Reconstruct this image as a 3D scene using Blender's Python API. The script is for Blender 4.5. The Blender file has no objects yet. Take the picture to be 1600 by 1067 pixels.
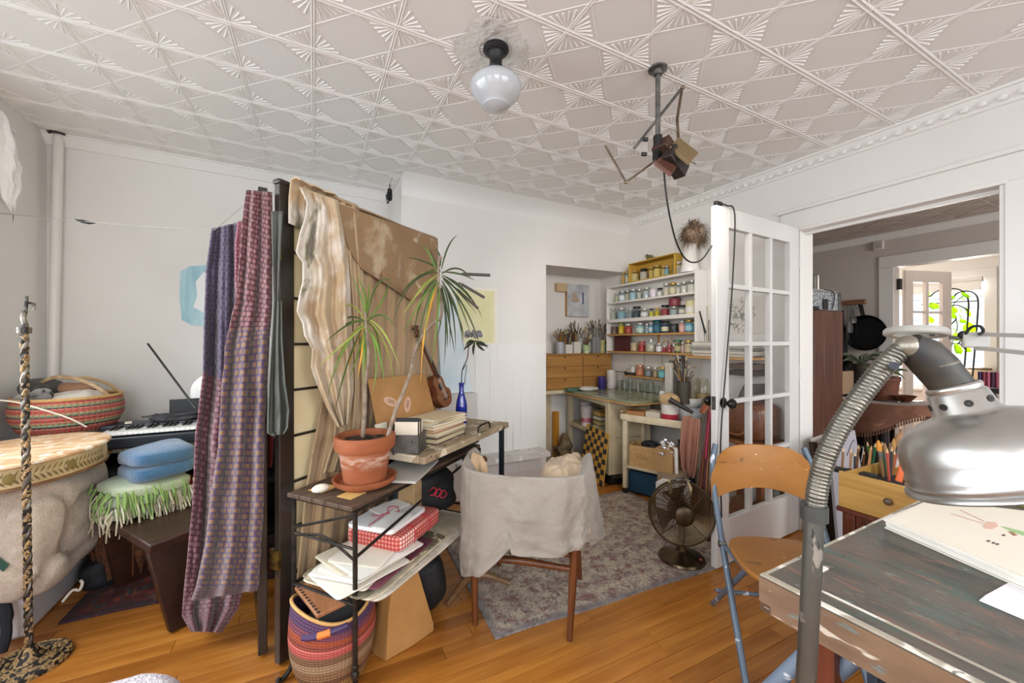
import bpy, math, random
from mathutils import Vector as V, Matrix, noise as MN
random.seed(7)
R = random.uniform
SC = bpy.context.scene
COL = SC.collection
rad = math.radians
# ---------------------------------------------------------------- camera
CAMZ, FPX, YAW = 1.267, 622.0, rad(26.3)
SY, CY = math.sin(YAW), math.cos(YAW)
cd = bpy.data.cameras.new('camera'); cam = bpy.data.objects.new('camera', cd); COL.objects.link(cam)
cam.location = (0, 0, CAMZ); cam.rotation_euler = (rad(90), 0, -YAW)
cd.sensor_width = 36; cd.lens = 36*FPX/1600; cd.clip_start = .02
SC.camera = cam
# ---------------------------------------------------------------- world, daylight, exposure
w = bpy.data.worlds.new('sky'); SC.world = w; w.use_nodes = True
w.node_tree.nodes['Background'].inputs[0].default_value = (.86, .93, 1, 1)
w.node_tree.nodes['Background'].inputs[1].default_value = 2.2
def area(name, loc, rot, sx, sy, e, col=(1, .98, .95), spread=180):
    l = bpy.data.lights.new(name, 'AREA'); l.shape = 'RECTANGLE'; l.size = sx; l.size_y = sy; l.energy = e; l.color = col; l.spread = rad(spread)
    o = bpy.data.objects.new(name, l); COL.objects.link(o); o.location = loc; o.rotation_euler = [rad(a) for a in rot]; return o
area('daylight_side_window', (-1.72, 1.75, 1.55), (0, -62, 0), 1.5, 1.95, 34, (.90, .955, 1), 125)
area('daylight_side_window', (-1.72, -.45, 1.55), (0, -62, 0), 1.5, 1.35, 20, (.90, .955, 1), 125)
area('daylight_rear_window', (-.55, -1.80, 1.55), (62, 0, 0), 1.25, 1.5, 34, (.94, .97, 1), 130)
area('daylight_rear_window', (1.55, -1.80, 1.55), (62, 0, 0), 1.65, 1.5, 33, (.94, .97, 1), 130)
area('kitchen_fill_light', (4.4, -1.15, 1.6), (75, 0, 0), 1.1, 1.15, 34, (1, .97, .93), 150)  # added fill for the kitchen, set at an unseen, assumed opening
area('daylight_sunroom_window', (7.75, 2.33, 1.5), (0, 80, 0), 1.3, .85, 110, (1, .96, .9), 160)
sp_ = bpy.data.lights.new('alcove_fill_spot', 'SPOT'); sp_.energy = 42; sp_.spot_size = rad(95); sp_.spot_blend = 1; sp_.shadow_soft_size = .12; sp_.color = (1, .9, .78)  # fill spot added beside the hanging studio lamp to brighten the alcove
so_ = bpy.data.objects.new('alcove_fill_spot', sp_); COL.objects.link(so_); so_.location = (1.62, 1.28, 2.08); so_.rotation_euler = (V((2.75, 3.05, 1.2))-V((1.62, 1.28, 2.08))).to_track_quat('-Z', 'Y').to_euler()
SC.view_settings.view_transform = 'Standard'; SC.view_settings.look = 'None'
SC.view_settings.gamma = 1; SC.view_settings.use_curve_mapping = False
SC.view_settings.exposure = 0.06
SC.cycles.use_denoising = True
SC.cycles.max_bounces = 10; SC.cycles.diffuse_bounces = 6; SC.cycles.transparent_max_bounces = 16
SC.cycles.caustics_reflective = False; SC.cycles.caustics_refractive = False
# ---------------------------------------------------------------- measuring: rays of the camera met with real planes
def ray(u, v):
    a = (u-800)/FPX; b = (533.5-v)/FPX
    return V((SY+a*CY, CY-a*SY, b))
def Dp(u, v, d): return V((0, 0, CAMZ))+ray(u, v)*d
def Fz(u, v, z=0.): return Dp(u, v, (z-CAMZ)/ray(u, v).z)
def WX(u, v, x): return Dp(u, v, x/ray(u, v).x)
def WY(u, v, y): return Dp(u, v, y/ray(u, v).y)
# ---------------------------------------------------------------- materials
MATS = {}
def C4(c): return (c[0], c[1], c[2], 1) if not isinstance(c, str) else hexc(c)
def hexc(h):
    f = lambda s: (lambda x: x/12.92 if x <= .04045 else ((x+.055)/1.055)**2.4)(int(s, 16)/255)
    return (f(h[0:2]), f(h[2:4]), f(h[4:6]), 1)
class NT:
    def __init__(s, name):
        s.m = bpy.data.materials.new(name); s.m.use_nodes = True; s.t = s.m.node_tree
        s.b = s.t.nodes['Principled BSDF']; s.out = s.t.nodes['Material Output']; s._co = {}
    def n(s, typ, **kw):
        x = s.t.nodes.new(typ)
        for k, v in kw.items():
            if k.startswith('i_'): x.inputs[int(k[2:]) if k[2:].isdigit() else k[2:]].default_value = v
            else: setattr(x, k, v)
        return x
    def l(s, a, b): s.t.links.new(a, b)
    def co(s, kind='Object', stretch=(1, 1, 1), rot=(0, 0, 0)):
        k = (kind, tuple(stretch), tuple(rot))
        if k not in s._co:
            t = s.n('ShaderNodeTexCoord'); mp = s.n('ShaderNodeMapping'); mp.inputs['Scale'].default_value = stretch; mp.inputs['Rotation'].default_value = rot
            s.l(t.outputs[kind], mp.inputs[0]); s._co[k] = mp.outputs[0]
        return s._co[k]
    def noise(s, scale, kind='Object', stretch=(1, 1, 1), detail=4, rough=.55, dist=0):
        x = s.n('ShaderNodeTexNoise'); x.inputs['Scale'].default_value = scale; x.inputs['Detail'].default_value = detail
        x.inputs['Roughness'].default_value = rough; x.inputs['Distortion'].default_value = dist
        s.l(s.co(kind, stretch), x.inputs['Vector']); return x.outputs[0]
    def ramp(s, fac, stops, const=False):
        x = s.n('ShaderNodeValToRGB'); e = x.color_ramp.elements
        if const: x.color_ramp.interpolation = 'CONSTANT'
        while len(e) < len(stops): e.new(1)
        for k, (p, c) in enumerate(stops): e[k].position = p; e[k].color = C4(c)
        s.l(fac, x.inputs[0]); return x.outputs[0]
    def mix(s, fac, a, b, mode='MIX'):
        x = s.n('ShaderNodeMix', data_type='RGBA', blend_type=mode)
        for sock, val in ((x.inputs[0], fac), (x.inputs[6], a), (x.inputs[7], b)):
            if hasattr(val, 'is_output'): s.l(val, sock)
            else: sock.default_value = val if isinstance(val, (int, float)) else C4(val)
        return x.outputs[2]
    def math(s, op, a, b=0., c=0.):
        x = s.n('ShaderNodeMath', operation=op)
        for k, val in enumerate((a, b, c)):
            if hasattr(val, 'is_output'): s.l(val, x.inputs[k])
            else: x.inputs[k].default_value = val
        return x.outputs[0]
    def col(s, c):
        if hasattr(c, 'is_output'): s.l(c, s.b.inputs['Base Color'])
        else: s.b.inputs['Base Color'].default_value = C4(c)
        return s
    def bump(s, h, strength=.3, dist=.01):
        x = s.n('ShaderNodeBump'); x.inputs['Strength'].default_value = strength; x.inputs['Distance'].default_value = dist
        s.l(h, x.inputs['Height']); s.l(x.outputs[0], s.b.inputs['Normal']); return s
    def fin(s, rough=.6, metal=0., **kw):
        s.b.inputs['Roughness'].default_value = rough; s.b.inputs['Metallic'].default_value = metal
        for k, v in kw.items(): s.b.inputs[k.replace('_', ' ')].default_value = v
        return s.m
def mat(col, rough=.6, metal=0., col2=None, vs=6, lo=.35, hi=.65, bump=0, bs=60, bd=.01, stretch=(1, 1, 1), **kw):
    key = (str(col), rough, metal, str(col2), vs, lo, hi, bump, bs, stretch, str(kw))
    if key in MATS: return MATS[key]
    t = NT('surface')
    if col2 is not None: t.col(t.ramp(t.noise(vs, stretch=stretch), [(lo, col), (hi, col2)]))
    else: t.col(col)
    if bump: t.bump(t.noise(bs, stretch=stretch), bump, bd)
    MATS[key] = t.fin(rough, metal, **kw); return MATS[key]
def wood(a, b, axis=0, scale=3., rough=.45, bump=.08, rnd=.0):
    key = ('wood', a, b, axis, scale, rough, rnd)
    if key in MATS: return MATS[key]
    t = NT('wood'); st = [9, 9, 9]; st[axis] = .7
    n1 = t.noise(scale, stretch=st, detail=6, dist=.6)
    st2 = [40, 40, 40]; st2[axis] = 1.2
    n2 = t.noise(scale, stretch=st2, detail=3)
    c = t.ramp(n1, [(.3, a), (.7, b)])
    c = t.mix(.22, c, t.ramp(n2, [(.35, (.25, .25, .25)), (.65, (1, 1, 1))]), 'MULTIPLY')
    if rnd:
        oi = t.n('ShaderNodeObjectInfo')
        c = t.mix(1, c, t.ramp(oi.outputs['Random'], [(0, (1-rnd, 1-rnd*1.25, 1-rnd*1.5)), (.5, (1, .97, .93)), (1, (1.12, 1.1, 1.05))]), 'MULTIPLY')
    t.col(c)
    if bump: t.bump(n2, bump, .004)
    MATS[key] = t.fin(rough); return MATS[key]
def glass(tint=(1, 1, 1), refl=1., rough=.02):
    key = ('glass', tint, refl, rough)
    if key in MATS: return MATS[key]
    t = NT('thin_glass'); t.t.nodes.remove(t.b)
    fr = t.n('ShaderNodeFresnel'); fr.inputs[0].default_value = 1.45
    tr = t.n('ShaderNodeBsdfTransparent'); tr.inputs[0].default_value = C4(tint)
    gl = t.n('ShaderNodeBsdfGlossy'); gl.inputs['Roughness'].default_value = rough
    mx = t.n('ShaderNodeMixShader'); gm = t.n('ShaderNodeNewGeometry'); t.l(t.math('MULTIPLY', t.math('MULTIPLY', fr.outputs[0], refl), t.math('SUBTRACT', 1., gm.outputs['Backfacing'])), mx.inputs[0]); t.l(tr.outputs[0], mx.inputs[1]); t.l(gl.outputs[0], mx.inputs[2])
    t.l(mx.outputs[0], t.out.inputs[0]); MATS[key] = t.m; return t.m
def splat(base, blobs, scale=9., rough=.55, stretch=(1, 1, 1), bump=.15):
    """a surface carrying old paint: blobs = [(colour, noise scale, threshold)]"""
    t = NT('painted'); c = t.ramp(t.noise(scale, stretch=stretch), [(.35, base[0]), (.65, base[1])])
    for k, (cc, sc, th) in enumerate(blobs):
        n = t.noise(sc, stretch=(stretch[0]+.13*k, stretch[1]-.07*k, stretch[2]+.05*k), detail=3+k % 3, dist=.4)
        c = t.mix(t.ramp(n, [(th, (0, 0, 0)), (th+.035, (1, 1, 1))]), c, cc)
    t.col(c)
    if bump: t.bump(t.noise(scale*6, stretch=stretch), bump, .004)
    return t.fin(rough)
def woven(bands, su, sv, alt, rough=.95, mixa=.75, bump=.5):
    """woven cloth in UV: bands=[(v, colour)], alt=[(v, weft colour)]"""
    t = NT('woven'); uvn = t.n('ShaderNodeTexCoord'); sp = t.n('ShaderNodeSeparateXYZ'); t.l(uvn.outputs['UV'], sp.inputs[0])
    a = t.ramp(sp.outputs[1], bands, True); b = t.ramp(sp.outputs[1], alt, True)
    u = t.math('MULTIPLY', sp.outputs[0], su); v = t.math('MULTIPLY', sp.outputs[1], sv)
    row = t.math('FLOOR', v); uo = t.math('MULTIPLY_ADD', row, .5, u)
    fu = t.math('PINGPONG', uo, .5); fv = t.math('PINGPONG', v, .5)
    f = t.math('MULTIPLY', t.ramp(fu, [(.08, (0, 0, 0)), (.2, (1, 1, 1))]), t.ramp(fv, [(.1, (0, 0, 0)), (.24, (1, 1, 1))]))
    n = t.noise(9, 'UV', (1, 3, 1))
    f2 = t.math('MULTIPLY', f, mixa)
    c = t.mix(f2, a, b); c = t.mix(.5, c, t.ramp(n, [(.3, (.6, .6, .6)), (.7, (1.1, 1.1, 1.1))]), 'MULTIPLY')
    t.col(c); t.bump(f, bump, .006); return t.fin(rough, Sheen_Weight=.25)
def cloth(col, col2, scale=5, weave=260, bump=.25, rough=.92, stains=()):
    t = NT('cloth'); c = t.ramp(t.noise(scale, detail=6), [(.3, col), (.7, col2)])
    for k, (cc, sc, th) in enumerate(stains):
        n = t.noise(sc, stretch=(1+.2*k, 1, 1-.15*k), detail=5, dist=.5)
        c = t.mix(t.ramp(n, [(th, (0, 0, 0)), (th+.08, (1, 1, 1))]), c, cc)
    t.col(c); t.bump(t.math('ADD', t.noise(weave, detail=1), t.math('MULTIPLY', t.noise(14, detail=3), 2.5)), bump, .006)
    return t.fin(rough, Sheen_Weight=.15)
# ---------------------------------------------------------------- geometry
def rotz(a): return Matrix.Rotation(a, 3, 'Z')
def basis(d, up=V((0, 0, 1))):
    d = d.normalized()
    if abs(d.dot(up)) > .98: up = V((1, 0, 0))
    x = up.cross(d).normalized(); return x, d.cross(x)
class G:
    def __init__(s): s.v = []; s.f = []; s.uv = {}
    def add(s, vs, fs, uvs=None):
        b = len(s.v); s.v += [V(p) for p in vs]; s.f += [tuple(i+b for i in f) for f in fs]
        if uvs:
            for i, q in enumerate(uvs): s.uv[b+i] = q
        return s
    def box(s, c, d, rot=None):
        h = V(d)*.5; c = V(c); vs = []
        M3 = rotz(rot) if isinstance(rot, (int, float)) else rot
        for z in (-1, 1):
            for x, y in ((-1, -1), (1, -1), (1, 1), (-1, 1)):
                p = V((x*h.x, y*h.y, z*h.z)); vs.append(c+(M3 @ p if M3 is not None else p))
        return s.add(vs, [(3, 2, 1, 0), (4, 5, 6, 7), (0, 1, 5, 4), (1, 2, 6, 5), (2, 3, 7, 6), (3, 0, 4, 7)])
    def box2(s, a, b): a = V(a); b = V(b); return s.box((a+b)/2, (abs(b.x-a.x), abs(b.y-a.y), abs(b.z-a.z)))
    def bar(s, p, q, w, h, up=V((0, 0, 1))):
        p = V(p); q = V(q); x, y = basis(q-p, up); vs = []
        for o in (p, q):
            for a, b in ((-1, -1), (1, -1), (1, 1), (-1, 1)): vs.append(o+x*a*w/2+y*b*h/2)
        return s.add(vs, [(3, 2, 1, 0), (4, 5, 6, 7), (0, 1, 5, 4), (1, 2, 6, 5), (2, 3, 7, 6), (3, 0, 4, 7)])
    def tube(s, pts, r, n=8, cap=True):
        pts = [V(p) for p in pts]; k = len(pts); rs = r if isinstance(r, (list, tuple)) else [r]*k
        b = len(s.v); px = None; vs = []
        for i in range(k):
            d = (pts[min(i+1, k-1)]-pts[max(i-1, 0)])
            if d.length < 1e-9: d = V((0, 0, 1))
            d.normalize()
            if px is None: x, y = basis(d)
            else:
                x = px-d*px.dot(d)
                x = x.normalized() if x.length > 1e-6 else basis(d)[0]
                y = d.cross(x)
            px = x
            for j in range(n):
                t = 2*math.pi*j/n; vs.append(pts[i]+(x*math.cos(t)+y*math.sin(t))*rs[i])
        fs = [(i*n+j, i*n+(j+1) % n, (i+1)*n+(j+1) % n, (i+1)*n+j) for i in range(k-1) for j in range(n)]
        if cap: fs += [tuple(range(n-1, -1, -1)), tuple((k-1)*n+j for j in range(n))]
        return s.add(vs, fs)
    def cyl(s, p, q, r, r2=None, n=16): return s.tube([p, q], [r, r if r2 is None else r2], n)
    def lathe(s, prof, c=(0, 0, 0), n=24, M3=None, wob=None):
        c = V(c); vs = []; uvs = []
        for i, (r, z) in enumerate(prof):
            for j in range(n):
                t = 2*math.pi*j/n; rr = max(r, 1e-5); zz = z
                if wob: rr, zz = wob(rr, z, t)
                p = V((rr*math.cos(t), rr*math.sin(t), zz)); vs.append(c+(M3 @ p if M3 is not None else p)); uvs.append((j/n, i/(len(prof)-1)))
        fs = [(i*n+j, i*n+(j+1) % n, (i+1)*n+(j+1) % n, (i+1)*n+j) for i in range(len(prof)-1) for j in range(n)]
        return s.add(vs, fs, uvs)
    def ball(s, c, r, n=12, m=8, M3=None):
        r = (r, r, r) if isinstance(r, (int, float)) else r
        c = V(c); vs = []
        for i in range(m+1):
            a = math.pi*i/m
            for j in range(n):
                t = 2*math.pi*j/n; p = V((r[0]*math.sin(a)*math.cos(t), r[1]*math.sin(a)*math.sin(t), -r[2]*math.cos(a)))
                vs.append(c+(M3 @ p if M3 is not None else p))
        return s.add(vs, [(i*n+j, i*n+(j+1) % n, (i+1)*n+(j+1) % n, (i+1)*n+j) for i in range(m) for j in range(n)])
    def grid(s, fn, nu, nv):
        vs = []; uvs = []
        for j in range(nv+1):
            for i in range(nu+1): vs.append(fn(i/nu, j/nv)); uvs.append((i/nu, j/nv))
        return s.add(vs, [(j*(nu+1)+i, j*(nu+1)+i+1, (j+1)*(nu+1)+i+1, (j+1)*(nu+1)+i) for j in range(nv) for i in range(nu)], uvs)
    def prism(s, pts, z0, z1, M=None):
        n = len(pts); vs = [V((p[0], p[1], z0)) for p in pts]+[V((p[0], p[1], z1)) for p in pts]
        if M is not None: vs = [M @ p for p in vs]
        return s.add(vs, [tuple(range(n-1, -1, -1)), tuple(range(n, 2*n))]+[(i, (i+1) % n, n+(i+1) % n, n+i) for i in range(n)])
    def build(s, name, m, parent=None, at=None, label=None, cat=None, group=None, kind=None, bevel=0, solid=0, sub=0, sharp=40, flat=False):
        if parent is not None: mw = MW[parent.name]
        else: mw = Matrix.Translation(V(at)) if at is not None else Matrix.Identity(4)
        inv = mw.inverted(); me = bpy.data.meshes.new(name)
        me.from_pydata([tuple(inv @ p) for p in s.v], [], s.f)
        if s.uv:
            lay = me.uv_layers.new(name='UVMap')
            for lp in me.loops: lay.data[lp.index].uv = s.uv.get(lp.vertex_index, (0, 0))
        if not flat: me.shade_smooth(); me.set_sharp_from_angle(angle=rad(sharp))
        if m is not None: me.materials.append(m)
        me.update()
        o = bpy.data.objects.new(name, me); COL.objects.link(o)
        if parent is not None: o.parent = parent
        else: o.matrix_world = mw
        MW[o.name] = mw
        if bevel: b = o.modifiers.new('bevel', 'BEVEL'); b.width = bevel; b.segments = 2; b.limit_method = 'ANGLE'; b.angle_limit = rad(40)
        if solid: b = o.modifiers.new('solid', 'SOLIDIFY'); b.thickness = abs(solid); b.offset = 0 if solid > 0 else -1
        if sub: b = o.modifiers.new('sub', 'SUBSURF'); b.levels = sub; b.render_levels = sub
        tag(o, label, cat, group, kind); return o
MW = {}
def tag(o, label=None, cat=None, group=None, kind=None):
    for k, x in (('label', label), ('category', cat), ('group', group), ('kind', kind)):
        if x: o[k] = x
    return o
def T(name, label, cat, at=(0, 0, 0), rz=0., group=None):
    o = bpy.data.objects.new(name, None); COL.objects.link(o); o.empty_display_size = .05
    m = Matrix.Translation(V(at)) @ Matrix.Rotation(rz, 4, 'Z'); o.matrix_world = m; MW[o.name] = m
    return tag(o, label, cat, group)
def dup(root, M, label=None):
    kids = [c for c in KIDS(root)]
    r = root.copy(); COL.objects.link(r); r.matrix_world = M; MW[r.name] = M
    if label: r['label'] = label
    for c in kids:
        d = c.copy(); COL.objects.link(d); d.parent = r
        for g in KIDS(c): e = g.copy(); COL.objects.link(e); e.parent = d
    return r
def KIDS(o): return [x for x in COL.objects if x.parent == o]
def bez(p0, p1, p2, n):
    return [V(p0)*(1-t)**2+V(p1)*2*t*(1-t)+V(p2)*t*t for t in [i/n for i in range(n+1)]]
def smoothpath(pts, k=5):
    pts = [V(p) for p in pts]; out = []
    for i in range(len(pts)-1):
        p0 = pts[max(i-1, 0)]; p1 = pts[i]; p2 = pts[i+1]; p3 = pts[min(i+2, len(pts)-1)]
        for j in range(k):
            t = j/k; out.append(.5*((2*p1)+(p2-p0)*t+(2*p0-5*p1+4*p2-p3)*t*t+(3*p1-p0-3*p2+p3)*t**3))
    return out+[pts[-1]]
def lerp(a, b, t): return a+(b-a)*t
def table(rows, t):
    """piecewise linear look-up in rows of equal spacing"""
    x = t*(len(rows)-1); i = min(int(x), len(rows)-2); f = x-i
    return [lerp(a, b, f) for a, b in zip(rows[i], rows[i+1])]
class Fr:
    """a local frame on the floor: a along, b across"""
    def __init__(s, o, e1): s.o = V((o[0], o[1], 0)); s.e1 = V((e1[0], e1[1], 0)).normalized(); s.e2 = V((-s.e1.y, s.e1.x, 0)); s.ang = math.atan2(s.e1.y, s.e1.x)
    def p(s, a, b, z=0.): return s.o+s.e1*a+s.e2*b+V((0, 0, z))
    def box(s, g, a0, a1, b0, b1, z0, z1): return g.box(s.p((a0+a1)/2, (b0+b1)/2, (z0+z1)/2), (abs(a1-a0), abs(b1-b0), abs(z1-z0)), s.ang)
# ---------------------------------------------------------------- shared materials
WHITE = mat('E4E2DF', .55, col2='DFDCD8', vs=1.5, bump=.05, bs=30)
PAINT = mat('E3E1DE', .35, bump=.03, bs=40)
CEILM = mat('E8E7E5', .5)
BLACKIRON = mat('1E1C1A', .5, .6, col2='39322C', vs=20, bump=.3, bs=90, bd=.003)
BLACK = mat('141414', .5)
STEEL = mat('8E8E8C', .35, .9, col2='6D6D6B', vs=25)
DARKWOOD = wood('2A1A12', '40271A', 0)
PAPER = mat('ECE7DC', .8, col2='DED7C6', vs=7)
CREAMW = mat('DDD0B4', .5, col2='CDBE9E', vs=12)
ORD = 'first second third fourth fifth sixth seventh eighth ninth tenth eleventh twelfth thirteenth fourteenth fifteenth'.split()
# ================================================================ the setting
XL, XR, YC, YB, YF, WT = -1.56, 2.93, 3.18, 3.65, -1.6, .13
CO = V((.90743, 1.33369, 2.51189)); CAX = V((.30493, .00045, -.00643)); CAY = V((-.00032, .30494, .00612)); CN = CAX.cross(CAY).normalized()
def zc(x, y): return CO.z-(CN.x*(x-CO.x)+CN.y*(y-CO.y))/CN.z
def S(name, g, m, **k): return g.build(name, m, kind='structure', **k)
# floor: a sub-floor with narrow oak boards laid along x
flo = S('floor', G().box2((XL-.2, YF-.2, -.06), (3.5, YB+.1, -.013)), mat('2A1A0E', .8))
OAK = wood('9C5E22', 'BE8038', 0, 2.2, .3, .05, .3)
bw, y, nb = .0762, .70, 0
while y < 3.3:
    x = XL+R(-.9, 0); lim = 3.35 if y < 1.56 else XR
    while x < lim:
        L = R(.55, 1.5); a, b = max(x, XL), min(x+L, lim)
        if b-a > .03:
            q = V(((a+b)/2, y+bw/2, 0)); o = G()
            o.box(q+V((0, 0, -.0075)), (b-a-.0016, bw-.0016, .015)); o.build('floor_board', OAK, None, at=q, bevel=.0008, flat=True).parent = flo; nb += 1
        x += L
    y += bw
S('floor', G().box2((XL-.2, YF-.2, -.012), (XR, .70, 0)), wood('9C5E22', 'BE8038', 0, 2.2, .3))
# ceiling: slab plus embossed tin squares
ctr = CO+CAX*-1+CAY*1
cei = S('ceiling', G().prism([(-1.75, -1.8), (3.06, -1.8), (3.06, 3.8), (-1.75, 3.8)], 0, .08, Matrix(((1, 0, 0, 0), (0, 1, 0, 0), (-CN.x/CN.z, -CN.y/CN.z, 1, zc(0, 0)+.012), (0, 0, 0, 1)))), CEILM)
g = G(); g.add([(-.5, -.5, 0), (.5, -.5, 0), (.5, .5, 0), (-.5, .5, 0)], [(0, 3, 2, 1)])
def rib(g, p, q, w0, w1, h0, h1):
    p = V((p[0], p[1], 0)); q = V((q[0], q[1], 0)); d = (q-p).normalized(); n = V((-d.y, d.x, 0))
    g.add([p-n*w0/2, p+n*w0/2, q+n*w1/2, q-n*w1/2, p-V((0, 0, h0)), q-V((0, 0, h1))], [(0, 4, 5, 3), (1, 2, 5, 4), (0, 1, 4), (3, 5, 2)])
for sy in (-1, 1): rib(g, (-.5, sy*.024), (.5, sy*.024), .038, .038, .016, .016)
for sx in (-1, 1): rib(g, (sx*.016, -.5), (sx*.016, .5), .024, .024, .010, .010)
for a, b in (((.5, 0), (0, .5)), ((0, .5), (-.5, 0)), ((-.5, 0), (0, -.5)), ((0, -.5), (.5, 0))):
    rib(g, a, b, .018, .018, .007, .007)
for q in range(4):
    for k in range(5):
        t = q*math.pi/2+rad(16+14.5*k); ext = .5/(abs(math.cos(t))+abs(math.sin(t)))
        c, s_ = math.cos(t), math.sin(t)
        rib(g, (c*.09, s_*.09), (c*ext*.86, s_*ext*.86), .010, .034 if k % 2 == 0 else .026, .005, .014)
tile0 = None
for j in range(-4, 8):
    for i in range(-8, 7):
        c = CO+CAX*i+CAY*j
        M = Matrix(((CAX.x, CAY.x, CN.x*.305, c.x), (CAX.y, CAY.y, CN.y*.305, c.y), (CAX.z, CAY.z, CN.z*.305, c.z), (0, 0, 0, 1)))
        if tile0 is None: tile0 = g.build('tin_tile', CEILM, flat=True); o = tile0
        else: o = tile0.copy(); COL.objects.link(o)
        o.matrix_world = M; o.parent = cei
# walls
ZT = 2.75
g = G(); x0, x1 = XL-WT, XL
for (ya, yb_, za, zb) in ((YF, -1.15, 0, ZT), (.25, .75, 0, ZT), (2.75, YB+.1, 0, ZT), (-1.15, .25, 0, .72), (-1.15, .25, 2.28, ZT), (.75, 2.75, 0, .72), (.75, 2.75, 2.28, ZT)): g.box2((x0, ya, za), (x1, yb_, zb))
S('wall_left', g, WHITE)
S('wall_back', G().box2((XL-WT, YB, 0), (XR+WT, YB+.1, ZT)), WHITE)
g = G(); g.box2((.604, YC, 0), (1.925, YB, ZT)).box2((1.925, YC, 1.981), (XR, YB, ZT)); S('wall_chimney', g, WHITE)
g = G()
for (ya, yb_, za, zb) in ((YF, .655, 0, ZT), (1.56, YB+.1, 0, ZT), (.655, 1.56, 2.02, ZT)): g.box2((XR, ya, za), (XR+WT, yb_, zb))
S('wall_right', g, WHITE)
g = G()
for (xa, xb, za, zb) in ((XL, -1.2, 0, ZT), (.1, .7, 0, ZT), (2.4, XR, 0, ZT), (-1.2, .1, 0, .7), (.7, 2.4, 0, .7), (-1.2, .1, 2.3, ZT), (.7, 2.4, 2.3, ZT)): g.box2((xa, YF-WT, za), (xb, YF, zb))
S('wall_rear', g, WHITE)
def sash(name, p, q, ax, z0, z1):
    """window joinery between y (or x) = p..q in the wall plane"""
    root = None
    P = lambda a, z, d: (XL-.07+d, a, z) if ax == 'y' else (a, YF-.07+d, z)
    g = G(); f = .05
    bx = lambda a0, a1, za, zb, d0=-.02, d1=.02: g.box2(P(a0, za, d0), P(a1, zb, d1))
    bx(p, q, z0, z0+f); bx(p, q, z1-f, z1); bx(p, p+f, z0, z1); bx(q-f, q, z0, z1); bx(p, q, (z0+z1)/2-.025, (z0+z1)/2+.025)
    root = S(name, g, PAINT)
    m = G(); m.box2(P((p+q)/2-.02, z0, -.018), P((p+q)/2+.02, z1, .018)); m.build('mullion', PAINT, root)
    c = G(); c.box2(P(p-.1, z0-.04, .07), P(q+.1, z0, .14)); c.build('window_sill', PAINT, root, bevel=.004)
    return root
sash('window_1', .75, 2.75, 'y', .72, 2.28); sash('window_2', -1.15, .25, 'y', .72, 2.28); sash('window_3', -1.2, .1, 'x', .7, 2.3); sash('window_4', .7, 2.4, 'x', .7, 2.3)
# window casing edge on the left wall, just inside the frame
S('trim_1', G().box2((XL, 2.76, .6), (XL+.02, 3.16, 2.36)), PAINT, bevel=.004)
# embossed cornice under the tin ceiling: a moulding with egg-and-dart bumps
def cornice(name, a, b, n, eggs=True):
    a = V(a); b = V(b); d = (b-a).normalized(); x = V((d.y, -d.x, 0)); g = G()
    pr = [(0, -.07), (.014, -.066), (.018, -.056), (.05, -.026), (.058, -.012), (.07, -.01), (.07, .02), (0, .02)]
    vs = []
    for p in (a, b): vs += [p+n*q+V((0, 0, z)) for q, z in pr]
    k = len(pr); g.add(vs, [(i, (i+1) % k, k+(i+1) % k, k+i) for i in range(k)])
    o = S(name, g, CEILM)
    if not eggs: return o
    e = G(); L = (b-a).length; cnt = int(L/.062)
    for i in range(cnt):
        q = a+d*(i+.5)*L/cnt+n*.043+V((0, 0, -.045)); e.ball(q, (.012, .018, .014), 6, 4)
    e.build('egg_moulding', CEILM, o, kind='stuff'); return o
cornice('trim_2', (XR, -1.0, zc(XR, -1)), (XR, YC, zc(XR, YC)), V((-1, 0, 0)))
cornice('trim_3', (XL, YB, zc(XL, YB)-.0), (.604, YB, zc(.6, YB)), V((0, -1, 0)), False)
# rounded cove where the ceiling meets the chimney breast
g = G(); pr = [(0, -.14), (.012, -.1), (.04, -.055), (.09, -.02), (.16, .005), (.16, .03), (0, .03)]; vs = []
for x in (.604, XR): vs += [V((x, YC-a, zc(x, YC)+b)) for a, b in pr]
g.add(vs, [(i, (i+1) % 7, 7+(i+1) % 7, 7+i) for i in range(7)]+[tuple(range(7)), tuple(range(13, 6, -1))]); S('trim_4', g, CEILM)
# doorway casing of wall_right
g = G(); g.box2((XR-.018, .655-.115, 0), (XR, .655, 2.02)).box2((XR-.018, .54, 2.02), (XR, 1.66, 2.145)).box2((XR-.018, 1.56, 0), (XR, 1.66, 2.02)).box2((XR-.032, .52, 2.145), (XR, 1.68, 2.17)); S('trim_5', g, PAINT, bevel=.004)
g = G(); g.box2((XR-.012, .645, 0), (XR+WT+.01, .672, 2.01)).box2((XR-.012, 1.538, 0), (XR+WT+.01, 1.565, 2.01)).box2((XR-.022, .645, 2.01), (XR+WT+.01, 1.565, 2.034)).box2((XR+.05, .672, 0), (XR+.07, .685, 1.99)).box2((XR+.05, .672, 1.99), (XR+.07, 1.538, 2.01)); S('trim_6', g, PAINT, bevel=.003)
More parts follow.
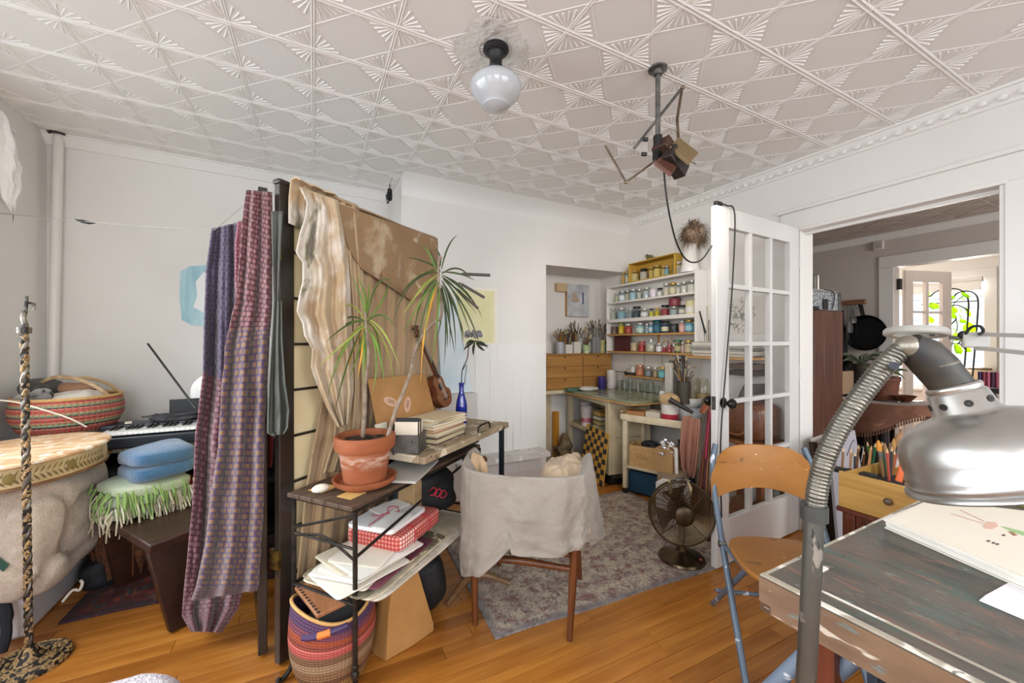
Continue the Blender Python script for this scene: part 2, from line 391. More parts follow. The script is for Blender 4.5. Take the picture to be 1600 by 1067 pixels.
# wainscot board sheet on the chimney breast, dripped with white paint
t = NT('dripped_panel'); d1 = t.noise(1, 'Object', (34, 34, .9), 3); t.col(t.ramp(t.noise(2.2, 'Object', (30, 30, .5), 4), [(.30, 'B4BBC0'), (.38, 'E6E5E3')])); t.bump(d1, .35, .006)
S('trim_7', G().box2((1.22, YC-.008, .1), (1.92, YC, 1.24)), t.fin(.35))
g = G(); g.box2((1.0, 2.98, .26), (1.85, YC-.01, .30)); S('trim_8', g, splat(('D9D6D2', 'C4C0BC'), [('5B5A58', 30, .63), ('F2F0EE', 12, .6)], 6)); 
S('baseboard_right', G().box2((XR-.015, 1.68, 0), (XR, YC, .14)), PAINT, bevel=.004)
S('baseboard_back', G().box2((XL, YB-.015, 0), (.604, YB, .14)), PAINT, bevel=.004)
# kitchen beyond the doorway and the sunroom behind it
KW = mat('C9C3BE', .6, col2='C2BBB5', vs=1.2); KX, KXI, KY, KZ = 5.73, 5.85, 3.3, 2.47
g = G()
for (ya, yb_, za, zb) in ((-1, .45, 0, 2.6), (2.07, KY, 0, 2.6), (.45, 2.07, 2.09, 2.6)): g.box2((KX, ya, za), (KXI, yb_, zb))
S('wall_kitchen_far', g, KW)
S('wall_kitchen_left', G().box2((XR+WT, KY, 0), (8, KY+.1, 2.6)), KW)
g = G()
for (xa, xb, za, zb) in ((XR+WT, 3.8, 0, 2.6), (5.0, 8, 0, 2.6), (3.8, 5.0, 0, .95), (3.8, 5.0, 2.15, 2.6)): g.box2((xa, -1.1, za), (xb, -1, zb))
S('wall_kitchen_right', g, KW)
S('floor', G().box2((XR, -1.1, -.05), (8, KY, -.001)), wood('6E3F18', '8E5A26', 0, 2.2, .35))
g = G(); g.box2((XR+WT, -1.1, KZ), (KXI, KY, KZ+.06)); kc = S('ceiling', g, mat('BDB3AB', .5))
g = G()
for i in range(8):
    for j in range(8):
        c = V((3.3+i*.305, .35+j*.305, KZ)); 
        for a, b in (((-.15, 0), (.15, 0)), ((0, -.15), (0, .15)), ((-.15, 0), (0, .15)), ((0, -.15), (.15, 0)), ((-.1, -.05), (.05, .1)), ((.15, 0), (0, .15))):
            rib(g, (c.x+a[0], c.y+a[1]), (c.x+b[0], c.y+b[1]), .012, .012, .003, .003)
for i in range(len(g.v)): g.v[i].z += KZ
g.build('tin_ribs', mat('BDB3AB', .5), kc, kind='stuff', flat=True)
cornice('trim_9', (KX, KY, KZ), (KX, -1, KZ), V((-1, 0, 0)), False)
g = G(); g.box2((KX-.018, 2.07, 0), (KX, 2.2, 2.09)).box2((KX-.018, .33, 2.09), (KX, 2.2, 2.22)).box2((KX-.018, .33, 0), (KX, .45, 2.09)); S('trim_10', g, PAINT, bevel=.004)
# sunroom: window wall with an opening
SX = 7.6
g = G()
for (ya, yb_, za, zb) in ((-1, 1.86, 0, 2.6), (2.8, KY, 0, 2.6), (1.86, 2.8, 0, .62), (1.86, 2.8, 2.08, 2.6)): g.box2((SX, ya, za), (SX+.12, yb_, zb))
S('wall_sunroom', g, mat('E6E2DE', .6)); S('ceiling', G().box2((KXI, -1.1, 2.42), (8, KY, 2.5)), mat('ECECEC', .6))
g = G(); g.box2((SX-.02, 1.76, .62), (SX, 1.87, 2.08)).box2((SX-.02, 2.79, .62), (SX, 2.9, 2.08)).box2((SX-.02, 1.76, 2.08), (SX, 2.9, 2.2)).box2((SX-.06, 1.74, .58), (SX+.02, 2.92, .62)); S('trim_11', g, PAINT, bevel=.004)
wn = S('window_5', G().box2((SX+.03, 1.86, .62), (SX+.07, 1.9, 2.08)).box2((SX+.03, 2.76, .62), (SX+.07, 2.8, 2.08)).box2((SX+.03, 1.86, .62), (SX+.07, 2.8, .67)).box2((SX+.03, 1.86, 2.03), (SX+.07, 2.8, 2.08)).box2((SX+.02, 1.86, 1.33), (SX+.08, 2.8, 1.38)), PAINT)
for za, zb in ((.67, 1.33), (1.38, 2.03)): G().box2((SX+.048, 1.9, za), (SX+.052, 2.76, zb)).build('pane', glass(), wn)
# a pale clapboard house seen outside the sunroom window
g = G(); g.box2((11, -2, -1), (11.2, 8, 6)); nh = S('wall_neighbour', g, mat('D8DEE2', .8))
for k in range(26): G().box((10.98, 3, -.2+k*.2), (.03, 9.8, .19), Matrix.Rotation(.1, 3, 'Y')).build('clapboard', mat('DCE1E4', .8), nh)
# ================================================================ ceiling lamp and studio lamp
L0 = V((.692, 1.555, zc(.692, 1.555)))
r = T('pendant_lamp', 'white opal schoolhouse ceiling lamp on a short black stem', 'lamp', L0)
blk = mat('2B2C2D', .45, .5)
G().lathe([(.001, 0), (.054, -.002), (.056, -.012), (.046, -.022), (.036, -.026), (.034, -.036), (.027, -.046), (.026, -.07), (.03, -.08), (.024, -.087), (.03, -.10), (.05, -.118), (.052, -.126), (.04, -.13), (.001, -.13)], L0, 28).build('stem', blk, r)
G().ball(L0+V((-.052, 0, -.122)), .007, 8, 6).build('screw', blk, r)
G().lathe([(.046, -.12), (.07, -.124), (.095, -.138), (.108, -.158), (.110, -.172), (.104, -.192), (.088, -.216), (.068, -.235), (.056, -.243), (.053, -.248), (.056, -.252), (.05, -.255), (.03, -.264), (.001, -.268)], L0, 40).build('lamp_shade', mat('BFC3C7', .16, col2='B6BABF', vs=3, Coat_Weight=.5, Subsurface_Weight=.0), r)
t = NT('crumpled_foil'); t.col((.82, .81, .79)).bump(t.noise(26, detail=3), .7, .02)
G().lathe([(.07, -.003), (.12, -.006), (.17, -.002)], L0, 30, None, lambda rr, z, a: (rr*(1+.10*math.sin(3*a+1)+.04*math.sin(7*a)), z+.0012*math.sin(9*a+40*rr))).build('patch', t.fin(.22, .25), r, label='crinkled shiny patch on the ceiling round the stem')
P0 = V((1.389, 1.322, zc(1.389, 1.322)))
r = T('studio_lamp', 'old brown studio lamp with ribbed flaps hanging on a ceiling pole', 'lamp', P0)
g = G(); g.lathe([(.001, 0), (.042, 0), (.042, -.008), (.022, -.012), (.019, -.03), (.001, -.03)], P0, 18).build('flange', STEEL, r)
e = P0+V((0, 0, -.33)); G().cyl(P0, e, .0115, n=12).build('pole', STEEL, r)
g = G(); g.cyl(e+V((0, 0, .025)), e+V((0, 0, -.05)), .02, n=10).box(e+V((.0, 0, -.06)), (.035, .03, .05)); g.build('clamp', BLACK, r)
for du, dv in ((-16, 0), (-18, 23)): q = Dp(1018+du+10, 218+dv, 1.78); G().cyl(q, q+V((-.02, .008, 0)), .009, n=8).build('clamp_knob', BLACK, r)
BRN = mat('5A3B30', .45, .3, col2='43302A', vs=20)
hd = V((1, .15, -.62)).normalized(); hx, hy = basis(hd)
def obox(g, c, d, s):
    x, y = basis(d); M = Matrix((x, y, d.normalized())).transposed(); return g.box(c, s, M)
c0 = Dp(1038, 232, 1.8)
g = obox(G(), c0, hd, (.075, .06, .075)); g.build('lamp_body', BRN, r, bevel=.004)
c1 = Dp(1055, 253, 1.78); obox(G(), c1, hd, (.055, .075, .13)).build('lamp_housing', mat('2E2420', .5), r, bevel=.004)
def flap(name, quad, colr):
    q = [Dp(*a) for a in quad]; n = (q[1]-q[0]).cross(q[3]-q[0]).normalized()*.004; o = None
    g = G(); g.add([p+n for p in q]+[p-n for p in q], [(0, 1, 2, 3), (7, 6, 5, 4), (0, 4, 5, 1), (1, 5, 6, 2), (2, 6, 7, 3), (3, 7, 4, 0)]); o = g.build(name, colr, r)
    g = G()
    for k in range(9):
        f = (k+.5)/9; g.bar(q[0].lerp(q[3], f)+n, q[1].lerp(q[2], f)+n, .005, .008, n)
        g.bar(q[0].lerp(q[3], f)-n, q[1].lerp(q[2], f)-n, .005, .008, n)
    g.build('flap_rib', colr, o, kind='stuff')
    G().tube([q[1].lerp(q[2], .8), q[1].lerp(q[2], .8)+V((.02, -.01, -.01)), q[2]+V((.02, -.01, .01))], .0015, 5).build('wire_hook', BLACK, o)
flap('barn_door', [(1060, 216, 1.8), (1090, 240, 1.74), (1076, 256, 1.69), (1046, 232, 1.75)], mat('96805E', .5, .2))
flap('barn_door', [(1032, 247, 1.78), (1056, 262, 1.75), (1048, 274, 1.68), (1023, 255, 1.71)], mat('6A4236', .5, .2))
BRZ = mat('6B5B4B', .4, .7, col2='8A7A66', vs=18)
a, b, c = Dp(990, 233, 1.92), Dp(1066, 137, 1.8), Dp(1058, 186, 1.8); d = Dp(1060, 216, 1.8)
G().bar(a, b, .006, .012).build('barn_door_arm', STEEL, r); G().bar(b, c, .012, .006).build('barn_door_arm', BRZ, r); G().bar(c, d, .012, .006).build('barn_door_arm', BRZ, r)
G().cyl(b+V((-.004, 0, 0)), b+V((.006, -.008, 0)), .008, n=8).build('pivot', BRZ, r)
a, b, c = Dp(946, 228, 1.8), Dp(978, 285, 1.72), Dp(1024, 251, 1.78)
G().bar(a, b, .013, .006).build('barn_door_arm', BRZ, r); G().bar(b, c, .013, .008).build('barn_door_arm', BRZ, r)
G().cyl(b+V((-.006, 0, 0)), b+V((.006, -.004, 0)), .008, n=8).build('pivot', BRZ, r)
# its mains cable: down in a loop, behind the open door, over its top edge and down the face
pl = smoothpath([Dp(1036, 250, 1.79), Dp(1040, 295, 1.8), Dp(1046, 335, 1.84), Dp(1056, 376, 1.9), Dp(1069, 402, 1.98), Dp(1083, 410, 2.05), Dp(1098, 404, 2.13), Dp(1112, 384, 2.22), V((2.05, 1.515, 1.85)), V((2.035, 1.512, 2.026)), V((2.03, 1.49, 2.036)), V((2.06, 1.462, 2.026)), V((2.115, 1.452, 1.98)), V((2.10, 1.455, 1.6)), V((2.05, 1.452, 1.2)), V((1.99, 1.448, .72)), V((2.0, 1.45, .3))], 6)
r = T('power_cable', 'black lamp cable looping from the studio lamp over the open glazed door', 'cable', V((2.05, 1.45, 2.03)))
G().tube(pl, .0042, 6).build('cord', BLACK, r)
G().box((2.025, 1.488, 2.04), (.06, .022, .02), .1).build('inline_switch', BLACK, r, bevel=.004, label='black inline switch on top of the door')
# ================================================================ left wall and corner
r = T('steam_pipe', 'white painted riser pipe standing in the room corner', 'pipe', (-1.50, 3.58, 0))
G().cyl((-1.515, 3.57, 0), (-1.485, 3.60, zc(-1.5, 3.6)), .025, n=20).build('pipe', mat('DEDAD6', .4), r)
G().lathe([(.026, .004), (.04, 0), (.05, .008), (.05, .012), (.026, .012)], (-1.487, 3.60, zc(-1.5, 3.6)-.013), 20).build('ceiling_collar', mat('55504B', .5, .5, col2='2F2B28', vs=30), r)
# gathered lace curtain at the window casing
g = G()
def lace(u, v):
    a = u*2*math.pi; z = lerp(2.50, 1.93, v); k = .042*math.sin(math.pi*min(1, v*1.1+.03))**.6*(1+.25*math.sin(5*a+9*v))
    return V((XL+.045+k*math.cos(a), 3.12+.12*v+k*1.2*math.sin(a)+.01*math.sin(30*v), z+.02*math.sin(4*a)*v))
g.grid(lace, 28, 26); g.build('lace_curtain', mat('F2F1EF', .9, bump=.6, bs=50, Subsurface_Weight=.0), at=(XL+.1, 3.2, 1.9), label='gathered white lace curtain tied up beside the side window', cat='curtain')
S('trim_12', G().cyl((XL+.05, 2.7, 2.44), (XL+.05, 3.24, 2.44), .009, n=8).box((XL+.03, 3.22, 2.44), (.06, .02, .03)), PAINT)
# washing line with one clip
wp = [WX(-2, 333, XL+.002), WX(60, 339, -1.42+.1), Dp(130, 346, 1.98), Dp(240, 355, 1.83), Dp(335, 359.5, 1.72), Dp(405, 300, 1.57)]
G().tube(wp, .0016, 5).build('washing_line', mat('8C8880', .7), at=wp[2], label='thin string strung from the side wall to the folding screen', cat='string')
q = Dp(130, 346, 1.98)
g = G(); g.tube([q+V((-.03, 0, .006)), q, q+V((.022, 0, -.004)), q+V((.045, 0, -.002))], [.002, .009, .008, .002], 7); g.build('clothes_peg', BLACK, at=q, label='small dark peg clipped on the string by the corner pipe', cat='peg')
# twisted rope-wrapped stand
bx_, by_ = -1.005, 2.235
r = T('twisted_stand', 'tall twisted rope-like stand in black and straw on a round coiled base', 'stand', (bx_, by_, 0))
t = NT('twisted_rope'); tc = t.co('Object'); wv = t.n('ShaderNodeTexNoise'); t.l(tc, wv.inputs[0]); wv.inputs['Scale'].default_value = 62; wv.inputs['Detail'].default_value = 1
ROPE = t.col(t.ramp(wv.outputs[0], [(.46, '17130F'), (.52, 'A98A5C'), (.7, '6B5436')])).bump(wv.outputs[0], .5, .006).fin(.6)
ROPEM = mat('8A8279', .35, .7, col2='2A2622', vs=30)
bt = V((bx_, by_, .03)); tp = Dp(38, 520, 1.56); ph = [0, math.pi*2/3, math.pi*4/3]
for k, a0 in enumerate(ph):
    pts = []; rr = []
    for i in range(121):
        f = i/120; c = bt.lerp(tp, f); a = a0+f*math.pi*2*12; pts.append(c+V((math.cos(a), math.sin(a), 0))*.0058); rr.append(.0074)
    G().tube(pts, rr, 8).build('twisted_strand', ROPE if k != 1 else ROPEM, r)
g = G(); g.tube(smoothpath([tp+V((0, 0, -.02)), tp+V((.002, 0, .03)), tp+V((-.003, 0, .06)), tp+V((.004, 0, .1)), tp+V((.006, 0, .145))], 5), [.011]*6+[.009]*8+[.006]*7, 8); g.build('finial', ROPEM, r)
G().lathe([(.02, -.012), (.021, 0), (.02, .012)], tp+V((0, 0, .01)), 10).build('collar', ROPEM, r)
G().tube([tp+V((.006, 0, .12)), tp+V((.026, .0, .115)), tp+V((.024, 0, .09))], .006, 6).build('hook', ROPEM, r)
pts = []
for i in range(160):
    a = i/160*math.pi*2*4.6; rr = .028+.088*i/160; pts.append(V((bx_+rr*math.cos(a), by_+rr*math.sin(a), .022-.010*i/160)))
G().lathe([(.001, 0), (.118, 0), (.118, .012), (.05, .02), (.03, .05), (.018, .075), (.001, .075)], (bx_, by_, 0), 28).build('base', ROPE, r)
G().tube(pts, .012, 7).build('coil', ROPE, r)
# white storage bin, fleece throw, round painted drum table top
r = T('storage_bin', 'white plastic storage bin on the floor beneath the sherpa throw', 'bin', (-1.31, 2.7, 0))
PLA = mat('D6D8DE', .35)
g = G(); vs = []
for z, e in ((0, .02), (.54, 0), (.56, -.012), (.58, -.012)):
    for a, b in ((-1.52, 2.42), (-1.09, 2.42), (-1.09, 3.0), (-1.52, 3.0)): vs.append(V((a+(e if a < -1.3 else -e), b+(e if b < 2.7 else -e), z)))
g.add(vs, [(4*k+i, 4*k+(i+1) % 4, 4*k+4+(i+1) % 4, 4*k+4+i) for k in range(3) for i in range(4)]+[(3, 2, 1, 0), (12, 13, 14, 15)]); g.build('bin_body', PLA, r, bevel=.02)
G().box((-1.30, 2.416, .40), (.14, .012, .05)).build('bin_handle', PLA, r, bevel=.005)
def rbox(c, s, pw=4., n=28, m=18, f=None, M3=None):
    """superellipsoid cushion: a soft box"""
    g = G(); c = V(c); vs = []
    sg = lambda x, p: math.copysign(abs(x)**p, x)
    for i in range(m+1):
        a = -math.pi/2+math.pi*i/m
        for j in range(n):
            t = 2*math.pi*j/n
            p = V((s[0]/2*sg(math.cos(a), 2/pw)*sg(math.cos(t), 2/pw), s[1]/2*sg(math.cos(a), 2/pw)*sg(math.sin(t), 2/pw), s[2]/2*sg(math.sin(a), 2/pw)))
            if f: p = f(p)
            vs.append(c+(M3 @ p if M3 is not None else p))
    return g.add(vs, [(i*n+j, i*n+(j+1) % n, (i+1)*n+(j+1) % n, (i+1)*n+j) for i in range(m) for j in range(n)])
def quilt(p):
    q = V(p); k = .0
    for cy, cz in ((-.1, .06), (.16, -.02), (.02, -.2)):
        d = math.hypot((p.y-cy)*1.0+(p.x*.8), p.z-cz); k += .035*math.exp(-((d-.13)/.022)**2)
    n = V((max(p.x, 0)*2.2, min(p.y, 0)*2.0, max(p.z, 0)*1.2)); n = n.normalized() if n.length > 1e-4 else V((0, 0, 1))
    q -= n*k; q.z -= .10*max(0, -(p.y)-.05)*(1 if p.z < 0 else .2); q.y += .02*math.sin(p.z*9)
    return q
FLE = mat('C4AE9A', .95, col2='D4C2B0', vs=22, bump=1.0, bs=170, bd=.012, Sheen_Weight=.5)
g = rbox((-1.22, 2.63, .435), (.49, .56, .5), 5, 72, 52, quilt); g.build('sherpa_throw', FLE, at=(-1.22, 2.63, .2), label='thick cream sherpa throw folded over the white storage bin', cat='blanket')
DC = V((-1.225, 2.60, .715)); DM = Matrix.Rotation(rad(-2.5), 3, 'Y') @ Matrix.Rotation(rad(2), 3, 'X')
r = T('drum_table', 'round wooden drum with a worn top and a painted leaf band', 'drum', DC)
t = NT('worn_top'); t.col(t.mix(t.ramp(t.noise(26, stretch=(1, 1, 1), detail=5), [(.55, (0, 0, 0)), (.62, (1, 1, 1))]), t.ramp(t.noise(5, stretch=(1, 5, 1), detail=6), [(.3, '9C6B44'), (.55, 'C9A47C'), (.7, 'D6C3A6')]), 'D8CFBD'))
G().lathe([(.001, .062), (.30, .062), (.318, .058), (.322, .05), (.318, .046)], DC, 56, DM).build('drum_top', t.fin(.55), r)
G().lathe([(.302, -.045), (.304, .0), (.304, .05), (.318, .05)], DC, 56, DM).build('drum_band', mat('C8B48C', .6, col2='B09868', vs=14, bump=.1, bs=60), r)
G().lathe([(.001, -.046), (.308, -.046), (.308, -.036), (.302, -.034)], DC, 56, DM).build('drum_rim', wood('6B4A2C', '8A6540', 0), r)
lf = mat('6A5A38', .7); lg = G()
for k in range(46):
    a = -2.75+k*.06
    for s_ in (-1, 1):
        if s_ > 0 and k % 12 == 7:
            pass
        cpt = lambda aa, z: DC+DM @ V((.3062*math.cos(aa), .3062*math.sin(aa), z))
        lg.add([cpt(a, .004), cpt(a+.03, .004+s_*.018-.003), cpt(a+.066, .004+s_*.030), cpt(a+.045, .004+s_*.012)], [(0, 1, 2, 3)])
lg.build('leaf_band', lf, r, kind='stuff', label='brown painted laurel leaves round the drum side', flat=True)
for k, a in enumerate((-.55, -1.15, -2.2)):
    cpt = DC+DM @ V((.306*math.cos(a), .306*math.sin(a), .004)); G().ball(cpt, (.004, .018, .022), 10, 6, rotz(a)).build('painted_flower', mat('7A6A34' if k != 2 else 'A24A2A', .7), r)
# colourful woven market basket with bundles of cloth, on a stand
BC = V((-1.29, 3.24, .72))
r = T('market_basket', 'large pink, green and navy striped woven basket with a leather handle beside the keyboard', 'basket', BC)
t = NT('striped_basket'); tcn = t.n('ShaderNodeTexCoord'); sp = t.n('ShaderNodeSeparateXYZ'); t.l(tcn.outputs['UV'], sp.inputs[0])
band = t.math('FRACT', t.math('MULTIPLY', sp.outputs[1], 9.5)); cc = t.ramp(band, [(0, 'B04A46'), (.28, 'C06A5E'), (.5, '2A2E40'), (.62, '7E9A76'), (.8, 'B48A6A')], True)
st = t.math('PINGPONG', t.math('MULTIPLY', sp.outputs[0], 60), .5); cc = t.mix(t.ramp(st, [(.06, (.8, .8, .8)), (.2, (0, 0, 0))]), cc, '9A6A50')
WEAVE_B = t.col(cc).bump(t.math('ADD', st, t.math('PINGPONG', t.math('MULTIPLY', sp.outputs[1], 34), .5)), .6, .008).fin(.75)
G().lathe([(.001, 0), (.15, 0), (.2, .05), (.232, .12), (.235, .17), (.222, .222), (.216, .226), (.212, .21), (.2, .1), (.001, .03)], BC, 48).build('woven_body', WEAVE_B, r)
g = G(); g.tube([BC+V((.22*math.cos(a), .22*math.sin(a), .228)) for a in [2*math.pi*i/40 for i in range(41)]], .009, 7, False); g.build('rim', mat('C9A26A', .7, bump=.6, bs=90), r)
hp = smoothpath([BC+V((.2, -.07, .22)), BC+V((.14, -.09, .29)), BC+V((.05, -.08, .335)), BC+V((-.05, -.04, .34)), BC+V((-.13, .02, .3)), BC+V((-.19, .07, .22))], 5)
G().tube(hp, .011, 8).build('handle', mat('C6AE8C', .6, col2='8A6A48', vs=14), r)
G().tube(smoothpath([BC+V((.2, .09, .22)), BC+V((.15, .04, .29)), BC+V((.09, -.02, .33)), BC+V((.04, -.07, .335))], 5), .009, 8).build('handle', mat('B79B70', .6), r)
def heap(name, c, s, m, label, cat, amp=.02, fr=14, **k):
    sd = R(0, 9); pw = 3.6 if cat == 'bag' else 2.2
    def f(p): return p+p.normalized()*(amp*math.sin(fr*p.x+sd)*math.cos(fr*.8*p.y-sd)+amp*.6*math.sin(fr*1.9*p.z+2*sd+fr*p.x)+amp*1.2*MN.noise(p*13+V((sd, 0, 0))))
    return rbox(c, s, pw, 36, 24, f, k.pop('M3', None)).build(name, m, at=c, label=label, cat=cat, **k)
heap('cloth_bundle', BC+V((.03, -.03, .2)), (.26, .24, .13), cloth('CFC6BA', 'E0D8CC', 6), 'cream cloth bundle heaped in the striped market basket', 'cloth')
heap('cloth_bundle', BC+V((-.11, -.09, .235)), (.17, .15, .11), cloth('D9D4CC', '2A2A2C', 4.2, stains=[('17171A', 16, .56)]), 'white cloth with black print in the striped basket', 'cloth')
heap('scarf', BC+V((-.14, .05, .27)), (.16, .14, .12), cloth('1B1B1E', '55534F', 26), 'black knitted scarf bundle at the back of the striped basket', 'scarf', .012)
heap('leather_pouch', BC+V((.0, .06, .27)), (.22, .09, .07), mat('8A6248', .6, col2='9E765A', vs=9), 'brown leather roll lying on the basket cloths', 'pouch', .006)
r = T('stand', 'small dark stand that carries the striped market basket in the corner', 'stand', (-1.29, 3.24, 0))
G().lathe([(.001, .7), (.21, .7), (.21, .72), (.001, .72)], (-1.29, 3.24, 0), 24).build('stand_top', DARKWOOD, r)
for a, b in ((-.14, -.14), (.14, -.14), (.14, .14), (-.14, .14)): G().box((-1.29+a, 3.24+b, .35), (.03, .03, .7)).build('leg', DARKWOOD, r)
# keyboard on a low black console
r = T('console_shelf', 'low black open console under the digital piano', 'shelf', (-.5, 3.2, 0))
for z in (.03, .36, .655): G().box((-.48, 3.2, z), (1.2, .36, .03)).build('shelf_board', BLACK, r, bevel=.003)
for x in (-1.07, -.48, .11): G().box((x, 3.2, .335), (.025, .34, .64)).build('upright', BLACK, r)
G().box((-.48, 3.37, .34), (1.18, .015, .64)).build('back_panel', mat('0E0E10', .6), r)
G().box((-.62, 3.012, .655), (.86, .012, .034)).build('front_edge', splat(('C9C4BA', 'A9A398'), [('6B665C', 30, .62)], 12), r, label='weathered white strip along the front edge')
KB = Fr((-1.12, 2.93), (1, .02))
r = T('digital_piano', 'black digital piano with white keys standing by the back wall', 'keyboard', KB.p(.6, .17, .69))
KBM = mat('22262E', .4); g = G(); KB.box(g, 0, 1.24, 0, .32, .672, .735); g.build('case', KBM, r, bevel=.008)
g = G(); KB.box(g, 0, 1.24, .19, .33, .735, .775); g.build('control_panel', mat('2A2F38', .35), r, bevel=.01)
g = G(); KB.box(g, 0, .05, .02, .19, .735, .76); g.build('end_cheek', KBM, r, bevel=.004)
WK = mat('EEEDEA', .2)
wk = bkk = None
for k in range(50):
    p = KB.p(.062+k*.0232+.0112, .1, .754)
    if wk is None: g = G(); KB.box(g, .062, .062+.0222, .02, .18, .744, .762); wk = g.build('white_key', WK, r, bevel=.001); wb = wk
    else: o = wk.copy(); COL.objects.link(o); o.parent = r; o.location = KB.e1*(k*.0232)
for k in range(49):
    if k % 7 in (2, 6): continue
    if bkk is None: g = G(); KB.box(g, .062+.0165, .062+.0285, .085, .18, .762, .774); bkk = g.build('black_key', BLACK, r, bevel=.001)
    else: o = bkk.copy(); COL.objects.link(o); o.parent = r; o.location = KB.e1*(k*.0232)
g = G(); KB.box(g, .30, .52, .27, .285, .775, .90); g.build('music_rest', mat('1A1D22', .4), r, bevel=.004)
heap('cable_coil', KB.p(.33, .245, .79), (.26, .13, .05), mat('2A2A2C', .6, col2='4A4A4C', vs=60, bump=1, bs=120), 'pile of black cables heaped on top of the digital piano', 'cable', .012, 30)
for k in range(16):
    c = KB.p(.24+R(0, .18), .245+R(-.03, .03), .808+R(0, .012)); rr = R(.03, .055); o = G()
    o.tube([c+V((rr*math.cos(a)*1.6, rr*math.sin(a)*.8, R(-.003, .003))) for a in [2*math.pi*i/14 for i in range(15)]], .0032, 5, False)
    ob = o.build('cable_loop', mat('333336', .55), bpy.data.objects['cable_coil'])
p, q = KB.p(.52, .3, .79), Dp(231, 537, 2.5)
G().tube([Dp(306, 638, 2.36), q], .006, 8).build('bow_stick', mat('1C1B1B', .4), at=Dp(306, 638, 2.36), label='long thin black stick leaning up from the piano against the wall', cat='stick')
heap('white_cushion', KB.p(.50, .36, .90), (.24, .08, .30), mat('EDEDEC', .8, bump=.2, bs=40), 'white rounded cushion standing behind the piano', 'cushion', .006)
g = G(); g.box(KB.p(.42, .02, .773), (.03, .05, .006), .3); g.build('paper_tag', PAPER, at=KB.p(.42, .06, .77), label='scrap of white paper lying on the piano keys', cat='paper')
bpy.data.objects['paper_tag'].location += KB.e2*.2+V((-.3, 0, .008))
# things in and around the console
r = T('wicker_basket', 'brown wicker basket with a round handle in the black console', 'basket', (-.98, 3.1, .375))
WICK = mat('6B3F22', .7, col2='3E2312', vs=40, bump=1, bs=90)
G().lathe([(.001, 0), (.09, 0), (.12, .06), (.125, .1), (.115, .1), (.09, .02)], (-.93, 3.14, .376), 24).build('woven_body', WICK, r)
G().tube([V((-.93+.12*math.cos(a), 3.14, .47+.11*math.sin(a))) for a in [math.pi*i/14 for i in range(15)]], .011, 7).build('handle', WICK, r)
r = T('wicker_hamper', 'ribbed brown wicker hamper on the floor under the console', 'basket', (-.9, 3.02, 0))
g = G(); g.lathe([(.001, .046), (.13, .046), (.155, .2), (.16, .3), (.15, .3), (.12, .06)], (-.9, 2.86, 0), 26); g.build('woven_body', WICK, r)
for k in range(26):
    a = 2*math.pi*k/26; G().tube([V((-.9+q_*math.cos(a), 2.86+q_*math.sin(a), z)) for q_, z in ((.132, .045), (.158, .2), (.163, .3))], .005, 5).build('rib', WICK, r)
r2 = bpy.data.objects['wicker_hamper']
g = G(); g.box((-.7, 3.12, .4), (.2, .14, .045), .1); g.build('red_book', mat('8E2A22', .6), at=(-.7, 3.12, .38), label='red book lying on the console shelf', cat='book', bevel=.003)
for k, (x, h, c) in enumerate(((-.62, .2, '39424A'), (-.585, .18, '5E5A52'), (-.55, .21, '22282C'))):
    g = G(); g.box((x, 3.13, .376+h/2+.03), (.03, .14, h)); g.build('book', mat(c, .6), at=(x, 3.13, .376), label=['dark slate book upright on the console shelf', 'grey brown book upright between two dark books on the console', 'near-black upright book on the console, tallest of three'][k], cat='book', bevel=.002)
heap('leopard_cushion', (-1.13, 3.0, .665), (.2, .14, .09), cloth('A8814E', 'C09A62', 8, stains=[('17120D', 24, .54)]), 'leopard print cloth squeezed behind the drum', 'cloth', .01)
heap('backpack', (-1.0, 3.03, .3), (.15, .3, .52), mat('14181D', .7, bump=.5, bs=40), 'black backpack standing behind the sherpa throw', 'bag', .012)
heap('tote_bag', (-1.0, 2.82, .08), (.12, .22, .16), mat('101318', .75, bump=.5, bs=30), 'black cloth bag slumped on the floor beside the storage bin', 'bag', .014)
g = G(); g.tube(smoothpath([V((-1.06, 2.60, .05)), V((-1.03, 2.61, .09)), V((-1.01, 2.62, .08)), V((-1.0, 2.62, .11)), V((-1.01, 2.63, .12))], 5), .006, 6); g.build('white_strap', PAPER, at=(-1.0, 2.6, .05), label='loop of white strap lying by the black cloth bag', cat='strap')
g = G(); g.tube(smoothpath([Dp(143, 705, 2.2), Dp(152, 720, 2.2), Dp(146, 740, 2.2), Dp(155, 760, 2.2), Dp(149, 790, 2.2)], 5), .006, 6); g.build('teal_cord', mat('2E4A46', .8), at=Dp(143, 705, 2.2), label='dark teal cord hanging between the drum and the console', cat='cord')
g = G(); g.tube(smoothpath([V((XL+.01, 3.0, .98)), V((-1.4, 2.97, .96)), V((-1.3, 2.93, .93)), V((-1.18, 2.95, .86)), V((-1.12, 2.98, .8))], 5), .004, 6); g.build('white_cable', PAPER, at=(-1.4, 2.97, .96), label='thin white cable running across the striped basket', cat='cable')
g = G(); g.add([Dp(-6, 868, 1.6), Dp(14, 882, 1.6), Dp(-4, 905, 1.6), Dp(-6, 868, 1.66), Dp(14, 882, 1.66), Dp(-4, 905, 1.66)], [(0, 1, 2), (5, 4, 3), (0, 3, 4, 1), (1, 4, 5, 2), (2, 5, 3, 0)])
rr_ = T('jacket', 'dark jacket with a green edge hanging at the very side of the bin', 'jacket', Dp(-4, 905, 1.63)); g.build('green_flap', mat('1E4A3C', .8), rr_)
G().tube(smoothpath([Dp(-8, 925, 1.62), Dp(6, 950, 1.62), Dp(10, 990, 1.6), Dp(2, 1020, 1.58)], 5), [.022]*8+[.016]*8, 8).build('sleeve', mat('15171F', .85), rr_)
